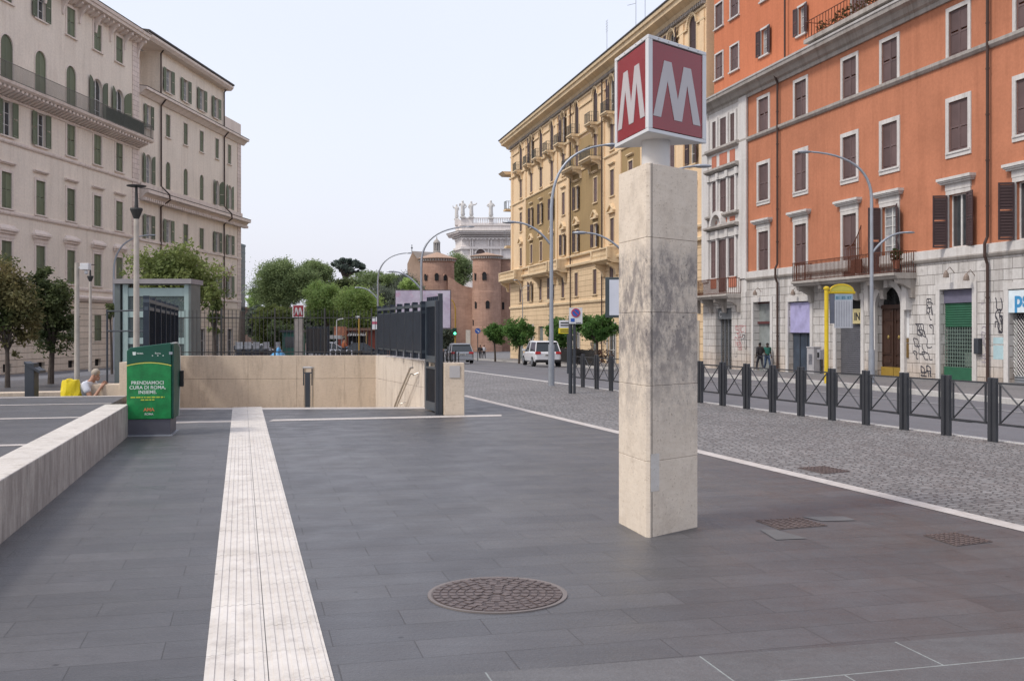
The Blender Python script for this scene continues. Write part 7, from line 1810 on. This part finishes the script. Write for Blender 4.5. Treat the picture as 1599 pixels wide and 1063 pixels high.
# seated man, facing +x, leaning forward, hands raised together in front of the face
Js = dict(pelvis=(0, 0, .13), chest=(.19, 0, .50), neck=(.27, 0, .64), head=(.335, 0, .69), crown=(.385, 0, .79), face=(.46, 0, .64), shl=(.22, .17, .55), ell=(.42, .22, .27), wrl=(.50, .07, .50), hal=(.53, .03, .57), shr=(.22, -.17, .55), elr=(.40, -.22, .25), wrr=(.49, -.07, .48), har=(.52, -.03, .55),
          hil=(.03, .10, .12), knl=(.42, .18, .30), anl=(.62, .18, .07), tol=(.76, .20, .03), hir=(.03, -.10, .12), knr=(.42, -.20, .26), anr=(.64, -.20, .06), tor=(.78, -.22, .03))
q = at(133, 608, 20.4)
person('person', 'grey-haired person in a white t-shirt sitting bent forward beside a yellow bag', (q.x-.12, 20.4, .0), R(-8), Js,
       (('t_shirt', ('pelvis', 'chest', 'shl', 'shr'), .022, tee), ('trousers', ('pelvis', 'hil', 'knl', 'hir', 'knr', 'anl', 'anr'), .014, trd)), skin, ghair)
bg_ = thing('shopping_bag', 'large crumpled bright yellow plastic bag beside the seated person', 'bag', (at(111, 608, 20.2).x, 20.2, 0))
mb = MB(); n = 14; rr = random.Random(3); rings_ = [(.18, -.02), (.21, .06), (.205, .25), (.19, .42), (.17, .58), (.15, .65)]
for j, (r_, z) in enumerate(rings_):
    for i in range(n): a = 2*math.pi*i/n; k_ = 1+rr.uniform(-.1, .1); mb.v.append((r_*1.05*math.cos(a)*k_, r_*.7*math.sin(a)*k_, z+rr.uniform(-.015, .02)))
for j in range(len(rings_)-1):
    for i in range(n): mb.f.append((j*n+i, j*n+(i+1) % n, (j+1)*n+(i+1) % n, (j+1)*n+i))
mb.f.append(tuple(range(5*n, 6*n)))
ymat = M_('yellow_plastic', (.72, .56, .01), .4, var=.12, sc=6); mb.build('bag_body', ymat, bg_, smooth=False)
mb = MB(); mb.tube(curve((-.1, -.03, .64), (0, -.05, .71), (.08, -.02, .63), 6), .012, 5); mb.build('handle', ymat, bg_)
mb = MB(); mb.ball((.24, .02, .12), .09, .08, .14, 10, 7); mb.build('small_white_bag', white_paint, bg_)
# walkers
Jw = dict(pelvis=(0, 0, .95), chest=(.02, 0, 1.30), neck=(.03, 0, 1.48), head=(.05, 0, 1.57), crown=(.05, 0, 1.69), face=(.16, 0, 1.56), shl=(.02, .19, 1.42), ell=(-.08, .24, 1.15), wrl=(.08, .22, .95), hal=(.12, .21, .88), shr=(.02, -.19, 1.42), elr=(.10, -.24, 1.16), wrr=(.24, -.18, 1.06), har=(.30, -.15, 1.04),
          hil=(0, .09, .90), knl=(.20, .10, .50), anl=(.28, .10, .09), tol=(.42, .11, .05), hir=(0, -.09, .90), knr=(-.04, -.10, .48), anr=(-.28, -.10, .12), tor=(-.18, -.11, .03))
cw = (('jacket', ('pelvis', 'chest', 'shl', 'ell', 'shr', 'elr'), .034, jkt), ('trousers', ('pelvis', 'hil', 'knl', 'hir', 'knr', 'anl', 'anr'), .016, trd))
x, y, z = onfac(1187, 1.3); person('person', 'dark-clothed pedestrian walking left in front of the glazed shop', (x, y, z), OF.phi, Jw, cw, skind, dhair)
x, y, z = onfac(1198, .5); person('person', 'pedestrian in a teal shirt and jeans behind the dark-clothed walker', (x, y, z), OF.phi+math.pi*.95, Jw, (('shirt', ('pelvis', 'chest', 'shl', 'shr'), .034, teal), ('trousers', ('pelvis', 'hil', 'knl', 'hir', 'knr', 'anl', 'anr'), .016, jean)), skind, dhair)
for (px_, Yd, rz_, lab, m1, sk_) in ((537, 78, .4, 'distant passer-by in orange near the brick kiosk', M_('orange_top', (.40, .12, .05), .8), skin), (500, 84, 2.4, 'distant passer-by in dark clothes near the far stair fence', jkt, skin),
                                (750, 125, 1.5, 'distant pedestrian at the crossing below the brick towers, on the left', jkt, skin), (756, 128, 1.9, 'distant pedestrian in white at the crossing below the brick towers', tee, skin)):
    X = (px_-CX)/F*Yd; person('person', lab, (X, Yd, road_z(X, Yd)), rz_, Jw, (('jacket', ('pelvis', 'chest', 'shl', 'ell', 'shr', 'elr'), .034, m1), ('trousers', ('pelvis', 'hil', 'knl', 'hir', 'knr', 'anl', 'anr'), .016, trd)), sk_, dhair)

PB = thing('apartment_building', 'distant low pinkish building glimpsed under the big pine', 'building'); Y = 205
mb = MB(); mb.box((372-CX)/F*Y, (486-CX)/F*Y, Y, Y+12, -5, EYE+(HY-482)*Y/F); mb.build('wall', M_stucco('pink_wall', (.55, .38, .30), dirt=.4), PB)
mb = MB(); mb.box((370-CX)/F*Y, (488-CX)/F*Y, Y-.5, Y+12.5, EYE+(HY-482)*Y/F, EYE+(HY-479)*Y/F); mb.build('roof', rooft, PB)
for k in range(11):
    x = (378+k*10-CX)/F*Y; mb = MB(); mb.box(x, x+.6, Y-.05, Y, EYE+(HY-502)*Y/F, EYE+(HY-490)*Y/F); mb.build('window', dark, PB)
